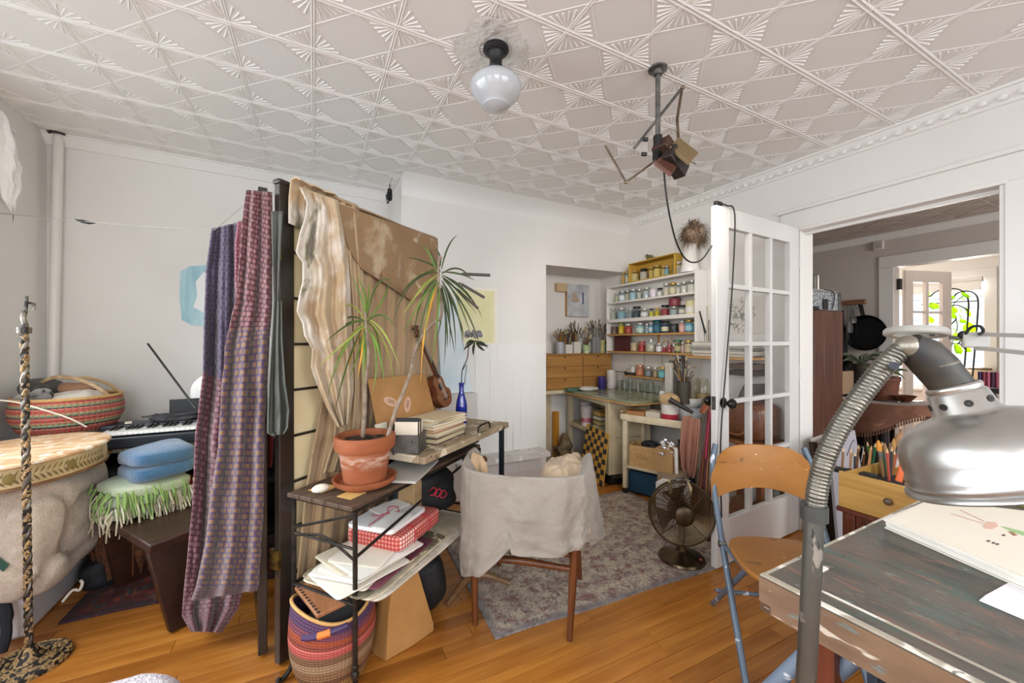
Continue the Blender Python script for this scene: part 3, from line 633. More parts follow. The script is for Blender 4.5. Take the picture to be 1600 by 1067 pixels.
# old red rug and the slab bench with folded blankets
def rugmat(base, cols, sc, border=None):
    t = NT('rug'); c = t.ramp(t.noise(sc*.35, 'UV', (1, 1, 1), 5), [(.35, base[0]), (.65, base[1])])
    for k, (cc, s_, th, wd) in enumerate(cols):
        vn = t.n('ShaderNodeTexVoronoi', feature='DISTANCE_TO_EDGE' if k % 2 else 'F1'); vn.inputs['Scale'].default_value = s_; t.l(t.co('UV', (1+.1*k, 1, 1)), vn.inputs['Vector'])
        m1 = t.ramp(vn.outputs['Distance'], [(th, (1, 1, 1)), (th+wd, (0, 0, 0))]); n = t.ramp(t.noise(s_*.8, 'UV', (1, 1.1, 1), 3), [(.45, (0, 0, 0)), (.58, (1, 1, 1))])
        c = t.mix(t.math('MULTIPLY', m1, n), c, cc)
    n = t.noise(sc*14, 'UV', (1, 1, 1), 2); c = t.mix(.35, c, t.ramp(n, [(.35, (.55, .55, .55)), (.65, (1.15, 1.15, 1.15))]), 'MULTIPLY')
    if border:
        tc = t.n('ShaderNodeTexCoord'); sp = t.n('ShaderNodeSeparateXYZ'); t.l(tc.outputs['UV'], sp.inputs[0])
        d = None
        for ch in (0, 1):
            q = t.math('PINGPONG', sp.outputs[ch], border[2][ch]/2); d = q if d is None else t.math('MINIMUM', d, q)
        c = t.mix(t.ramp(d, [(border[1], (1, 1, 1)), (border[1]+.03, (0, 0, 0))]), c, t.mix(.4, border[0], c))
    t.col(c).bump(t.noise(sc*40, 'UV', (1, 1, 1), 1), .4, .004); return t.fin(.95)
def rug(name, fr, a0, a1, b0, b1, m, label, th=.007, wav=.003, z=.0005):
    nu, nv = 60, 44; g = G(); vs = []; uv = []
    for k, zz in ((0, 1), (1, 0)):
        for j in range(nv+1):
            for i in range(nu+1):
                a = lerp(a0, a1, i/nu); b = lerp(b0, b1, j/nv); h = wav*(.5+.5*math.sin(7*a+3*b)*math.cos(6*b))*zz
                vs.append(fr.p(a, b+.004*math.sin(9*a)*(j == 0), z+(th+h)*zz)); uv.append((a, b))
    N = (nu+1)*(nv+1); W_ = nu+1
    fs = [(j*W_+i, j*W_+i+1, (j+1)*W_+i+1, (j+1)*W_+i) for j in range(nv) for i in range(nu)]
    fs += [(N+q3, N+q2, N+q1, N+q0) for q0, q1, q2, q3 in fs]
    rim = [i for i in range(W_)]+[j*W_+nu for j in range(1, W_ and nv+1)]+[nv*W_+i for i in range(nu-1, -1, -1)]+[j*W_ for j in range(nv-1, 0, -1)]
    fs += [(rim[k], N+rim[k], N+rim[(k+1) % len(rim)], rim[(k+1) % len(rim)]) for k in range(len(rim))]
    g.add(vs, fs, uv); return g.build(name, m, at=fr.p((a0+a1)/2, (b0+b1)/2, 0), label=label, cat='rug')
FR = Fr((-1.03, 2.49), (1, -.02))
rug('red_rug', FR, 0, 1.5, 0, .85, rugmat(('5A1F18', '3A2020'), [('1A1E2C', 16, .4, .1), ('7A4A34', 13, .03, .02), ('8A3324', 9, .35, .1), ('2C4048', 24, .05, .03)], 8, ('20202A', .03, (1.5, .85))), 'worn dark red oriental rug under the piano bench')
BF = Fr((-.86, 2.77), (.56, -.83)); BROWN = wood('26140E', '3C2016', 0, 3, .4)
r = T('piano_bench', 'dark reddish wooden slab bench under the folded blankets', 'bench', BF.p(.3, 0))
g = G(); BF.box(g, -.03, .66, -.15, .15, .385, .425); g.build('seat', BROWN, r, bevel=.006)
for a, sgn in ((.06, -1), (.58, 1)):
    g = G(); vs = []
    for z, aa, hw in ((0.008, a+sgn*.05, .075), (.386, a, .14)):
        for da, db in ((-.018, -1), (.018, -1), (.018, 1), (-.018, 1)): vs.append(BF.p(aa+da, db*hw, z))
    g.add(vs, [(3, 2, 1, 0), (4, 5, 6, 7), (0, 1, 5, 4), (1, 2, 6, 5), (2, 3, 7, 6), (3, 0, 4, 7)]); g.build('leg', BROWN, r, bevel=.004)
def fold(name, fr, a0, a1, b0, b1, z0, layers, th, m, label, cat='blanket', parent=None):
    r = T(name, label, cat, fr.p((a0+a1)/2, (b0+b1)/2, z0))
    for k in range(layers):
        q = R(-.008, .008); rbox(fr.p((a0+a1)/2+q, (b0+b1)/2-q, z0+th*(k+.5)), (a1-a0, b1-b0, th*1.15), 4.2, 36, 12, lambda p: p+V((0, 0, .009*math.sin(12*p.x+9*p.y+k)+.004*math.sin(31*p.x-20*p.y))), rotz(fr.ang)).build('fold', m, r)
    return r
GRN = mat('9AAE86', .95, col2='B4BEA2', vs=9, bump=.6, bs=160, Sheen_Weight=.4); BLU = mat('2E5A80', .95, col2='3C6A8E', vs=8, bump=.8, bs=140, Sheen_Weight=.5)
r = fold('fringed_blanket', BF, -.02, .33, -.16, .15, .426, 3, .052, GRN, 'pale green fringed wool blanket folded on the bench under the blue one')
fg = [mat('84A05E', .9), mat('BDB8A2', .9), mat('A89E86', .9)]
for k in range(120):
    if k < 80: p = BF.p(.318, -.158+k*.0039, .535+R(-.06, .04)); dr = BF.e1
    else: p = BF.p(-.01+(k-80)*.0078, -.158, .52+R(-.06, .05)); dr = BF.e2*-1
    L = R(.07, .13); q = p+dr*R(.012, .03)+BF.e1*R(-.02, .02)+V((0, 0, -L*.45)); e = p+dr*R(.01, .03)+BF.e1*R(-.03, .03)+V((0, 0, -L))
    G().tube([p, q, e], [.0042, .0038, .0028], 5).build('tassel', fg[0] if p.z > .53 else fg[1+k % 2], r)
fold('blue_blanket', BF, .02, .325, -.09, .17, .585, 2, .07, BLU, 'folded denim blue fleece blanket on top of the green fringed one')
# lavender boucle stool top poking into the frame in front
g = rbox((-.515, 1.325, .178), (.40, .40, .35), 3.2, 40, 26, lambda p: p+V((0, 0, .003*math.sin(60*p.x)*math.cos(60*p.y)))); g.build('pouf', mat('CFC4CE', .95, col2='EDE7EA', vs=50, bump=1, bs=120), at=(-.515, 1.325, 0), label='low lilac and white boucle pouf at the bottom edge near the twisted stand', cat='pouf')
# picture on the back wall: blue brushed field with a pale figure
r = T('painting', 'pale blue painting with a white shape on the wall above the piano', 'picture', (-.72, YB-.01, 1.6))
pts = [(282, 424), (296, 416), (322, 414), (350, 414), (350, 506), (330, 511), (300, 508), (284, 500), (280, 460)]
q = [WY(u, v, YB-.006) for u, v in pts]; t = NT('blue_wash'); t.col(t.ramp(t.noise(7, stretch=(2, 1, .5), detail=5), [(.3, '8DBCCB'), (.7, 'BFDDE4')]))
G().add(q+[p+V((0, .005, 0)) for p in q], [tuple(range(9)), tuple(range(17, 8, -1))]+[(i, 9+i, 9+(i+1) % 9, (i+1) % 9) for i in range(9)]).build('sheet', t.fin(.7), r)
pts = [(306, 440), (318, 425), (330, 430), (326, 470), (318, 488), (302, 480), (308, 462)]
q = [WY(u, v, YB-.0075) for u, v in pts]; G().add(q+[p+V((0, .001, 0)) for p in q], [tuple(range(7)), tuple(range(13, 6, -1))]+[(i, 7+i, 7+(i+1) % 7, (i+1) % 7) for i in range(7)]).build('painted_shape', mat('EEF0F0', .7), r)
# small black figure hung in the chimney corner
p = Dp(609, 302, 3.06)
r = T('hanging_figure', 'small black bat-like ornament hanging high in the chimney corner', 'ornament', p)
g = G(); g.tube(smoothpath([p+V((.0, 0, .07)), p+V((0, 0, .03)), p, p+V((-.004, -.006, -.05)), p+V((-.02, -.012, -.085))], 4), [.004]*4+[.018]*5+[.02]*4+[.006]*4, 8); g.build('body', BLACK, r)
for s_ in (-1, 1): G().tube([p, p+V((-.02, s_*.03, -.01)), p+V((-.016, s_*.034, -.055))], [.01, .008, .003], 6).build('wing', BLACK, r)
G().tube([p+V((0, 0, .07)), p+V((.02, -.0, .13))], .0012, 4).build('thread', BLACK, r)
# ================================================================ folding screen with its cloths
E1 = (.77, .638); SF = Fr((-.123, 1.78), E1); SH = 1.885
r = T('folding_screen', 'black framed paper folding screen standing open, paint cloths thrown over it', 'screen', SF.p(.5, 0))
FRM = mat('211B17', .32, col2='2E2722', vs=5, Coat_Weight=.3); t = NT('rice_paper'); SHO = t.col(t.ramp(t.noise(3), [(.3, 'CBB990'), (.7, 'DCCDA6')])).bump(t.noise(60), .1, .003).fin(.8)
def leaf(fr, wd, panes=True):
    for a0, a1 in ((0, .062), (wd-.062, wd)):
        g = G(); fr.box(g, a0, a1, 0, .032, .012, SH); g.build('post', FRM, r, bevel=.003)
    for z0, z1 in ((SH-.075, SH-.01), (.06, .15)):
        g = G(); fr.box(g, .062, wd-.062, .002, .030, z0, z1); g.build('rail', FRM, r, bevel=.003)
    g = G(); fr.box(g, .06, wd-.06, .014, .018, .14, SH-.07); g.build('paper_sheet', SHO, r)
    for k in range(1, 9):
        z = .15+k*(SH-.225)/9; g = G(); fr.box(g, .062, wd-.062, .004, .014, z-.005, z+.005); g.build('slat', FRM, r)
    for k in range(1, 4):
        a = .062+k*(wd-.124)/4; g = G(); fr.box(g, a-.005, a+.005, .005, .013, .15, SH-.075); g.build('slat', FRM, r)
leaf(SF, 1.04)
g = G(); g.box(SF.p(.03, .014, SH+.004), (.075, .04, .02), SF.ang); g.build('post_cap', FRM, r, bevel=.006)
SB = Fr((-.172, 1.872), (-.16, .98)); leaf(SB, .98)
for z in (.42, 1.10, 1.62): G().box(SF.p(-.003, .02, z), (.012, .05, .075), SF.ang).build('hinge', mat('8A6A34', .4, .8, col2='4A3A20', vs=30), r)
for z in (.42,): G().box(SB.p(.03, .034, z), (.05, .006, .075), SB.ang).build('hinge', mat('6A5430', .4, .8), r)
def SP(u, v, off):
    """ray through (u, v) met with the screen's front plane, off metres in front of it"""
    d = ray(u, v); o = SF.o-SF.e2*off; n = SF.e2; c = V((0, 0, CAMZ)); k = (o-c).dot(n)/d.dot(n); return c+d*k
def DPL(dtop, dbot):
    return lambda u, v, off, f: Dp(u, v, lerp(dtop, dbot, f)-off)
def drape(name, rows, place, amp, folds, m, label, cat='cloth', nu=60, nv=60, th=.004, ph=0., depth0=.0, over=None, sag=.0, wob=.5, par=None):
    """cloth hung from its upper edge; rows=(left u, left v, right u, right v) down the cloth"""
    g = G()
    def fn(a, b):
        ul, vl, ur, vr = table(rows, b); u = lerp(ul, ur, a); v = lerp(vl, vr, a)
        k = min(1, .35+b*1.3)
        wn = MN.noise(V((u*.05, v*.022, ph*7)))*.5+MN.noise(V((u*.12, v*.06, ph*3+5)))*.25
        off = depth0+amp*k*(wn*1.3+math.sin(2*math.pi*folds*a+ph+wob*math.sin(3*b+ph))+.35*math.sin(2*math.pi*folds*2.3*a+2*ph+1.5*b))
        return place(u, v+sag*math.sin(math.pi*a), off, b)
    g.grid(fn, nu, nv)
    if over is not None:      # the part thrown over the top edge, hanging a little down the back
        top = g.v[:nu+1]; vs = []
        for dz, db in ((0, 0), (.012, .02), (.008, .05), (-.06, .06), (-.16, .062)):
            for p in top: vs.append(V((p.x, p.y, max(p.z, over)+dz if dz >= 0 else over+dz))+SF.e2*db)
        W_ = nu+1; g.add(vs, [((j+1)*W_+i, (j+1)*W_+i+1, j*W_+i+1, j*W_+i) for j in range(4) for i in range(nu)], [(i/nu, 0) for _ in range(5) for i in range(W_)])
    return g.build(name, m, par, at=None if par else g.v[nu//2], label=label, cat=cat if par is None else None, solid=th, sharp=80)
P2 = lambda u, v, off, f: SP(u, v, off)
TAN = cloth('9A7F5E', 'B49A78', 3, stains=[('8A6E4E', 3, .6)]); TARP = cloth('86694A', '9C7E5C', 2.5, stains=[('B4A084', 4, .53), ('C4B49A', 9, .6), ('6E5438', 4, .62)])
CAN = cloth('CDBA9C', 'B89E7C', 3.4, stains=[('E4DCD0', 2.6, .5), ('7E8058', 4.5, .58), ('8A8478', 6, .6), ('B87A5A', 8, .66), ('3E3F4A', 30, .68)])
drape('tan_curtain', [(522, 322, 684, 378), (522, 420, 684, 470), (518, 520, 684, 560), (500, 640, 682, 655), (478, 760, 676, 720), (466, 880, 664, 790), (464, 905, 660, 800)], P2, .011, 9, TAN, 'long pleated tan curtain hanging down the front of the folding screen', 'curtain', 120, 50, depth0=.018, over=SH)
drape('canvas_tarp', [(522, 316, 683, 373), (527, 336, 684, 398), (535, 362, 684, 420), (545, 388, 682, 440), (562, 418, 672, 455), (600, 442, 655, 462), (636, 464, 642, 470)], P2, .006, 2.2, TARP, 'stiff brown canvas tarp folded diagonally over the top of the screen', 'tarp', 60, 50, .007, depth0=.045, over=SH, ph=1.2)
drape('paint_rag', [(468, 292, 528, 313), (479, 316, 530, 330), (477, 338, 534, 348), (469, 363, 538, 372), (462, 394, 542, 398), (473, 410, 545, 420), (473, 440, 547, 446), (467, 466, 548, 474), (464, 486, 549, 500), (473, 505, 550, 524), (476, 524, 551, 545), (488, 546, 552, 566), (486, 574, 552, 590), (496, 602, 552, 612), (512, 640, 548, 640), (528, 668, 544, 662)], P2, .022, 2.4, CAN, 'cream paint-stained dust sheet hanging in folds over the black post end of the screen', 'dust sheet', 90, 90, depth0=.082, over=SH, ph=.6)
drape('paint_rag', [(505, 300, 560, 322), (520, 380, 566, 400), (528, 480, 572, 500), (530, 600, 574, 610), (520, 690, 574, 680), (505, 740, 560, 730)], P2, .012, 3.4, cloth('AD9270', 'C2AA86', 3, stains=[('D4C4A6', 5, .6), ('6A6A50', 16, .7)]), 'narrow tan dust sheet hanging between the stained sheet and the brown tarp', 'dust sheet', 60, 50, depth0=.04, over=SH, ph=2)
def DEEP(d0, d1): return lambda u, v, off, f: Dp(u, v, lerp(d0, d1, f)-off)
PUR = woven([(0, '4E4254'), (.37, '562E38')], 10, 88, [(0, '37304A'), (.37, '86606A')])
PNK = woven([(0, '4E2A30'), (.36, '4A3A54')], 9, 78, [(0, '8E6062'), (.36, '80603C')])
r1 = [(332, 357, 384, 345), (323, 420, 392, 430), (320, 500, 392, 520), (318, 585, 392, 610), (306, 680, 390, 700), (302, 780, 388, 800), (293, 880, 385, 890), (285, 960, 372, 950), (300, 986, 345, 988)]
drape('woven_shawl', r1, DEEP(1.735, 1.665), .026, 2.6, PUR, 'long woven shawl, plum above and dusty red below, nearest the piano', 'shawl', 80, 110, .008, ph=.4, wob=.8)
r2 = [(386, 297, 424, 300), (380, 340, 426, 360), (376, 400, 424, 420), (368, 470, 424, 480), (352, 540, 420, 530), (346, 620, 416, 620), (342, 700, 412, 700), (330, 780, 412, 780), (322, 850, 408, 850), (308, 915, 404, 915), (300, 938, 402, 922)]
drape('woven_shawl', r2, DEEP(1.535, 1.53), .022, 2.2, PNK, 'long woven shawl, rose pink above and purple with ochre stripes below, beside the black post', 'shawl', 80, 110, .008, ph=2.1, wob=.8, depth0=.0)
r3 = [(372, 346, 390, 344), (368, 380, 390, 380), (368, 440, 392, 450), (372, 500, 394, 510)]
drape('woven_shawl', r3, DEEP(1.64, 1.62), .008, 1.5, woven([(0, '7A3F4C')], 8, 30, [(0, 'A9727C')]), 'short maroon woven end showing between the two long shawls', 'shawl', 24, 40, .006)
drape('silk_scarf', [(428, 470, 440, 470), (424, 540, 441, 530), (420, 600, 446, 600), (418, 650, 452, 640), (418, 676, 450, 668), (426, 681, 444, 678)], DEEP(1.50, 1.48), .014, 2.2, cloth('262A22', '424438', 3, rough=.6), 'muted grey green silk scarf hanging on the black screen post', 'scarf', 40, 40, .003)
drape('silk_scarf', [(424, 330, 442, 330), (426, 400, 438, 400), (428, 480, 434, 480)], DEEP(1.515, 1.505), .006, 1.2, cloth('2A2C26', '403F38', 3, rough=.6), 'thin grey strip of silk running down the black screen post', 'scarf', 16, 24, .003)
drape('red_bag', [(396, 655, 424, 655), (404, 690, 426, 690), (404, 728, 424, 730)], DEEP(1.72, 1.72), .01, 1, cloth('7A1418', '8E1C20', 6), 'small dark red cloth hanging behind the shawls by the screen post', 'cloth', 16, 16, .01)
drape('denim_cloth', [(378, 770, 392, 768), (380, 800, 396, 798), (388, 848, 398, 850)], DEEP(1.60, 1.60), .006, 1, cloth('5A7084', '8494A2', 20), 'faded blue cloth peeping out between the folds of the shawl', 'cloth', 12, 16, .01)
# ================================================================ wrought-iron rack
RF = Fr((.125, 1.49), E1); RL, RW, RZ = .90, .31, .675
r = T('iron_rack', 'wrought iron two-shelf rack crammed with papers in front of the screen', 'rack', RF.p(.45, .15))
for a, b in ((0, 0), (0, RW), (RL, 0), (RL, RW)):
    g = G(); g.tube([RF.p(a, b, RZ), RF.p(a, b, .09)], .0085, 8); g.build('leg', BLACKIRON, r)
    q = RF.p(a, b, .08); dn = (RF.e1*(-1 if a == 0 else 1)+RF.e2*(-.5 if b == 0 else .2)).normalized()
    f = G(); f.ball(q+V((0, 0, .02)), (.014, .014, .02), 10, 8); f.ball(q+V((0, 0, .05)), (.012, .012, .01), 10, 6)
    f.tube(smoothpath([q, q+dn*.004-V((0, 0, .03)), q+dn*.02-V((0, 0, .058)), q+dn*.045-V((0, 0, .072)), q+dn*.06-V((0, 0, .062))], 5), .009, 8); f.build('scroll_foot', BLACKIRON, r)
def rail(a, b, c, d, z, w=.0065): return G().tube([RF.p(a, b, z), RF.p(c, d, z)], w, 8).build('crossbar', BLACKIRON, r)
for z in (RZ-.003, .345): rail(0, 0, RL, 0, z); rail(0, RW, RL, RW, z); rail(0, 0, 0, RW, z); rail(RL, 0, RL, RW, z)
rail(0, 0, 0, RW, .54, .005); 
for k in range(1, 9): rail(RL*k/9, 0, RL*k/9, RW, .345, .0035)
for p, q in (((0, RW, .56), (0, 0, .655)),): G().tube(smoothpath([RF.p(0, RW, .53), RF.p(0, RW*.5, .555), RF.p(0, 0, .50)], 5), .005, 7).build('brace', BLACKIRON, r)
G().tube([RF.p(0, 0, .51), RF.p(RL*.98, 0, .66)], .006, 7).build('brace', BLACKIRON, r)
G().tube([RF.p(0, RW, .56), RF.p(.0, 0, .66)], .005, 7).build('brace', BLACKIRON, r)
BW = wood('3A2A20', '5C4838', 0, 4, .6)
for k in range(5):
    b0 = -.005+k*.066; g = G(); RF.box(g, -.02, RL+.0, b0, b0+.063, RZ+.004, RZ+.02); g.build('shelf_slat', BW, r, bevel=.002)
for k, (a, b) in enumerate(((.03, .05), (.03, .2), (.33, .06), (.3, .22))):
    g = G(); RF.box(g, a, a+.075, b, b+.07, RZ+.0195, RZ+.0225); g.build('checker_inlay', mat('C09A5A', .6), r, label='ochre square of the faded checkerboard shelf')
ZS = RZ+.0225
# ---- potted dracaena
pc = RF.p(.175, .125, ZS)
r = T('potted_dracaena', 'spindly two-stemmed dracaena in a terracotta pot on the iron rack', 'plant', pc)
TC = None
t = NT('terracotta'); spz = t.n('ShaderNodeSeparateXYZ'); t.l(t.co('Object'), spz.inputs[0]); bandz = t.ramp(t.math('MULTIPLY', spz.outputs[2], 5.), [(.36, (0, 0, 0)), (.5, (1, 1, 1)), (.58, (1, 1, 1)), (.68, (0, 0, 0))]); ez = t.math('MULTIPLY', bandz, t.ramp(t.noise(16, stretch=(1, 1, 3), detail=6), [(.42, (0, 0, 0)), (.62, (.8, .8, .8))])); TC = t.col(t.mix(ez, t.ramp(t.noise(5, stretch=(1, 1, 3)), [(.35, '8A4A2A'), (.65, '9C5A36')]), 'C4AC9A')).bump(t.noise(60), .1, .003).fin(.8)
TC_old = splat(('96563A', 'A46446'), [('BBA390', 6, .60), ('84482E', 4, .6)], 5, .8, (1, 1, 3.5), .1)
G().lathe([(.001, 0), (.1, 0), (.118, .012), (.124, .03), (.116, .03), (.098, .014), (.001, .014)], pc, 40).build('saucer', TC, r)
G().lathe([(.001, .012), (.080, .012), (.098, .13), (.101, .142), (.112, .144), (.116, .15), (.118, .19), (.114, .197), (.104, .197), (.1, .15), (.09, .145), (.001, .145)], pc, 48).build('pot', TC, r)
t = NT('soil'); G().lathe([(.001, .178), (.05, .18), (.1, .172), (.1, .16)], pc, 28, None, lambda rr, z, a: (rr, z+.004*math.sin(9*a+rr*200))).build('soil', t.col(t.ramp(t.noise(60), [(.4, '1E130C'), (.6, '4A3220')])).bump(t.noise(80), 1, .01).fin(.95), r)
BARK = mat('9A8A7A', .8, col2='776656', vs=30, bump=.5, bs=120)
PD = lambda u, v, d: Dp(u, v, d)
s1 = smoothpath([PD(566, 690, 1.63), PD(570, 640, 1.63), PD(571, 600, 1.63), PD(576, 560, 1.62), PD(573, 520, 1.62), PD(571, 488, 1.62)], 6)
s2 = smoothpath([PD(606, 682, 1.62), PD(617, 645, 1.64), PD(632, 608, 1.66), PD(643, 578, 1.68), PD(646, 556, 1.69), PD(656, 532, 1.7), PD(676, 506, 1.72), PD(688, 498, 1.72), PD(690, 478, 1.72), PD(685, 440, 1.72), PD(686, 404, 1.72), PD(690, 404, 1.72)], 6)
G().tube(s1, [lerp(.0085, .005, i/(len(s1)-1)) for i in range(len(s1))], 8).build('stem', BARK, r)
G().tube(s2, [lerp(.0085, .0055, i/(len(s2)-1)) for i in range(len(s2))], 8).build('stem', BARK, r)
LG = [mat('4C6A26', .45, col2='6A8A36', vs=12), mat('33481E', .45, col2='46602A', vs=12), mat('C98A1E', .5, col2='D8A23A', vs=12), mat('2E3A1E', .5, col2='3C4A26', vs=14), mat('7A8A3C', .5, col2='9AA04A', vs=14)]
def leafb(p0, p1, p2, wd, m, n=9):
    pts = bez(p0, p1, p2, n); vs = []; up = V((SY, CY, 0))
    for i, p in enumerate(pts):
        f = i/n; d = (pts[min(i+1, n)]-pts[max(i-1, 0)]).normalized(); sd = d.cross(up).normalized(); nn = sd.cross(d)
        h = wd*.5*min(1, .35+f*2.2)*(1-f**3)+.0004
        vs += [p-sd*h+nn*h*.45, p-nn*.0006, p+sd*h+nn*h*.45, p+nn*.0012]
    fs = []
    for i in range(n): fs += [(4*i+a, 4*i+b, 4*i+4+b, 4*i+4+a) for a, b in ((0, 1), (1, 2), (2, 3), (3, 0))]
    fs += [(0, 3, 2, 1), (4*n, 4*n+1, 4*n+2, 4*n+3)]
    return G().add(vs, fs).build('leaf', m, r)
h1 = [((571, 500), (540, 505), (506, 540), 1), ((571, 505), (545, 520), (512, 590), 4), ((571, 508), (530, 535), (500, 570), 4), ((572, 500), (600, 470), (608, 430), 0), ((571, 492), (566, 460), (553, 425), 0), ((570, 488), (574, 455), (560, 430), 0), ((573, 505), (590, 500), (601, 590), 0), ((572, 512), (588, 530), (603, 598), 0), ((570, 512), (558, 545), (550, 592), 0), ((571, 515), (574, 550), (572, 588), 0), ((570, 515), (568, 560), (566, 596), 0), ((569, 512), (545, 545), (543, 618), 2), ((570, 516), (560, 540), (557, 590), 2), ((568, 508), (530, 540), (514, 625), 0), ((568, 504), (540, 500), (516, 530), 1), ((573, 498), (600, 505), (622, 570), 4), ((573, 500), (612, 520), (618, 600), 4), ((571, 497), (560, 480), (582, 470), 0), ((574, 494), (585, 430), (610, 428), 1), ((570, 502), (540, 480), (520, 505), 1), ((572, 508), (596, 540), (584, 610), 0), ((569, 506), (545, 560), (520, 640), 1), ((569, 500), (552, 470), (530, 478), 4), ((573, 503), (594, 478), (616, 500), 1), ((571, 500), (580, 455), (576, 438), 0)]
h2 = [((686, 420), (660, 395), (638, 398), 3), ((686, 420), (650, 420), (616, 466), 1), ((686, 425), (640, 420), (612, 500), 3), ((686, 430), (650, 440), (640, 480), 4), ((685, 432), (650, 470), (632, 515), 0), ((684, 436), (660, 470), (655, 540), 1), ((684, 440), (672, 490), (655, 560), 2), ((685, 440), (665, 500), (658, 590), 2), ((690, 420), (700, 380), (717, 360), 3), ((688, 416), (684, 395), (683, 380), 1), ((690, 425), (720, 428), (745, 430), 3), ((691, 430), (725, 440), (754, 492), 3), ((692, 435), (715, 440), (738, 520), 3), ((691, 440), (715, 470), (724, 545), 3), ((690, 445), (700, 500), (708, 552), 3), ((689, 450), (696, 510), (700, 545), 3), ((692, 440), (712, 480), (716, 540), 3), ((693, 437), (735, 480), (752, 540), 3), ((692, 430), (730, 450), (735, 470), 3), ((687, 446), (690, 480), (686, 520), 1), ((686, 446), (682, 490), (676, 560), 0), ((690, 432), (706, 450), (748, 478), 3), ((690, 428), (715, 410), (740, 440), 3), ((685, 428), (660, 440), (628, 500), 4), ((690, 438), (720, 500), (727, 520), 3), ((684, 430), (668, 380), (656, 372), 0), ((684, 450), (684, 480), (680, 540), 1), ((688, 424), (676, 400), (672, 378), 1), ((691, 446), (704, 470), (705, 545), 3), ((685, 436), (655, 450), (645, 540), 1), ((690, 450), (700, 480), (694, 560), 3), ((687, 440), (672, 450), (664, 530), 0)]
for lst, dd in ((h1, 1.62), (h2, 1.72)):
    for k, (a, b, c, mi) in enumerate(lst):
        z = .16*math.sin(k*2.4); b = (b[0]+R(-6, 6), b[1]+R(-8, 10)); c = (c[0]+R(-4, 4), c[1]+R(-6, 12)); leafb(PD(*a, dd), PD(*b, dd+z*.6), PD(*c, dd+z), (.0078 if mi in (0, 1, 3) else .007), LG[mi])
for k, (a, b, lab) in enumerate((((722, 428), (766, 430), 'slim dark wooden peg sticking straight out from a dracaena leaf, topmost of three'), ((721, 444), (757, 465), 'slim grey peg slanting down on a dracaena leaf, middle of three'), ((714, 452), (747, 482), 'slim black peg slanting down on a dracaena leaf, lowest of three'))):
    p, q = PD(*a, 1.76), PD(*b, 1.76+.0); g = G(); g.bar(p, q, .012, .012); o = g.build('wooden_peg', wood('1E1812', '3A2C1E', 0, 8), at=p, label=lab, cat='peg', group='pegs weighing down the dracaena leaves', bevel=.002)
    G().bar(p+(p-q)*.12, p, .006, .006).build('peg_tip', BLACK, o)
# ---- worn wooden tray table top on the rack
ZT_ = .775; TF = Fr(RF.p(.335, -.045), (.785, .62))
SHUT = splat(('A9977C', '8A765C'), [('CFC2AA', 10, .56), ('5A4836', 14, .62), ('3A2E24', 30, .66)], 8, .7, (1, 1, 1), .3)
r = T('wooden_tray', 'long weathered wooden shutter used as a table top over the iron rack', 'tray', TF.p(.4, .16, ZT_))
for k in range(5):
    g = G(); TF.box(g, .02, .80, .03+k*.056, .03+k*.056+.0535, ZT_-.024, ZT_-.004); g.build('plank', SHUT, r, bevel=.002)
for a0, a1, b0, b1 in ((0, .82, 0, .03), (0, .82, .31, .34), (0, .022, .03, .31), (.798, .82, .03, .31)):
    g = G(); TF.box(g, a0, a1, b0, b1, ZT_-.03, ZT_+.002); g.build('rim', SHUT, r, bevel=.005)
g = G(); g.tube(smoothpath([TF.p(.50, .03, ZT_+.0), TF.p(.51, .03, ZT_+.03), TF.p(.56, .03, ZT_+.036), TF.p(.62, .03, ZT_+.036), TF.p(.635, .03, ZT_+.0)], 4), .005, 7); g.build('tray_handle', BLACKIRON, r)
g = G(); TF.box(g, .1, .6, .08, .30, ZS, ZT_-.031); g.build('black_box', mat('1A1919', .6), at=TF.p(.35, .2, ZS), label='flat black box between the iron rack and the wooden tray', cat='box', bevel=.004)
for k, (a, b, lab) in enumerate(((.78, .03, 'dark blue steel post under the far end of the wooden tray, nearer the chair'), (.78, .29, 'dark blue steel post under the far end of the wooden tray, nearer the wall'))):
    o = G(); TF.box(o, a-.012, a+.012, b-.012, b+.012, .0, ZT_-.031); o.build('steel_post', mat('26323A', .5, .4), at=TF.p(a, b, 0), label=lab, cat='post')
# flat papers slipped under the tray
g = G(); g.box(RF.p(.36, .07, ZS+.006), (.3, .2, .01), RF.ang+.3); g.build('grey_folder', mat('A5A29C', .7), at=RF.p(.36, .07, ZS), label='grey paper folder sticking out under the wooden tray beside the flower pot', cat='folder', bevel=.001)
# things on the tray
BK = [(.0, .022, 'E3DACB', 'cream paper pad on top of the stack on the wooden tray'), (.0, .016, 'A86E4C', 'tan bound sketchbook second from the top of the tray stack'), (.0, .014, 'D8CBB0', 'cream edged notebook in the middle of the tray stack'), (0, .012, '6A5A48', 'brown covered notebook below the middle of the tray stack'), (0, .028, '2B2B2E', 'black bound book at the bottom of the tray stack')]
z = ZT_-.004
for k, (q_, th, c, lab) in reversed(list(enumerate(BK))):
    o = T('sketchbook', lab, 'book', TF.p(.33, .2, z), 0, 'books stacked on the wooden tray'); an = TF.ang+R(-.12, .12); w_, d_ = .27-.012*(4-k)*-1*.3, .2-.01*k*.2
    q = TF.p(.33+R(-.012, .012), .19+R(-.01, .01), z)
    G().box(q+V((0, 0, th/2)), (w_-.01, d_-.008, th-.005), an).build('pages', mat('D9C9A8' if k != 4 else 'C8B894', .8, col2='BFAE8C', vs=1, stretch=(1, 1, 300)), o)
    for s_ in (0, 1): G().box(q+V((0, 0, .002 if s_ == 0 else th-.002)), (w_, d_, .004), an).build('cover', mat(c, .6), o, bevel=.001)
    z += th
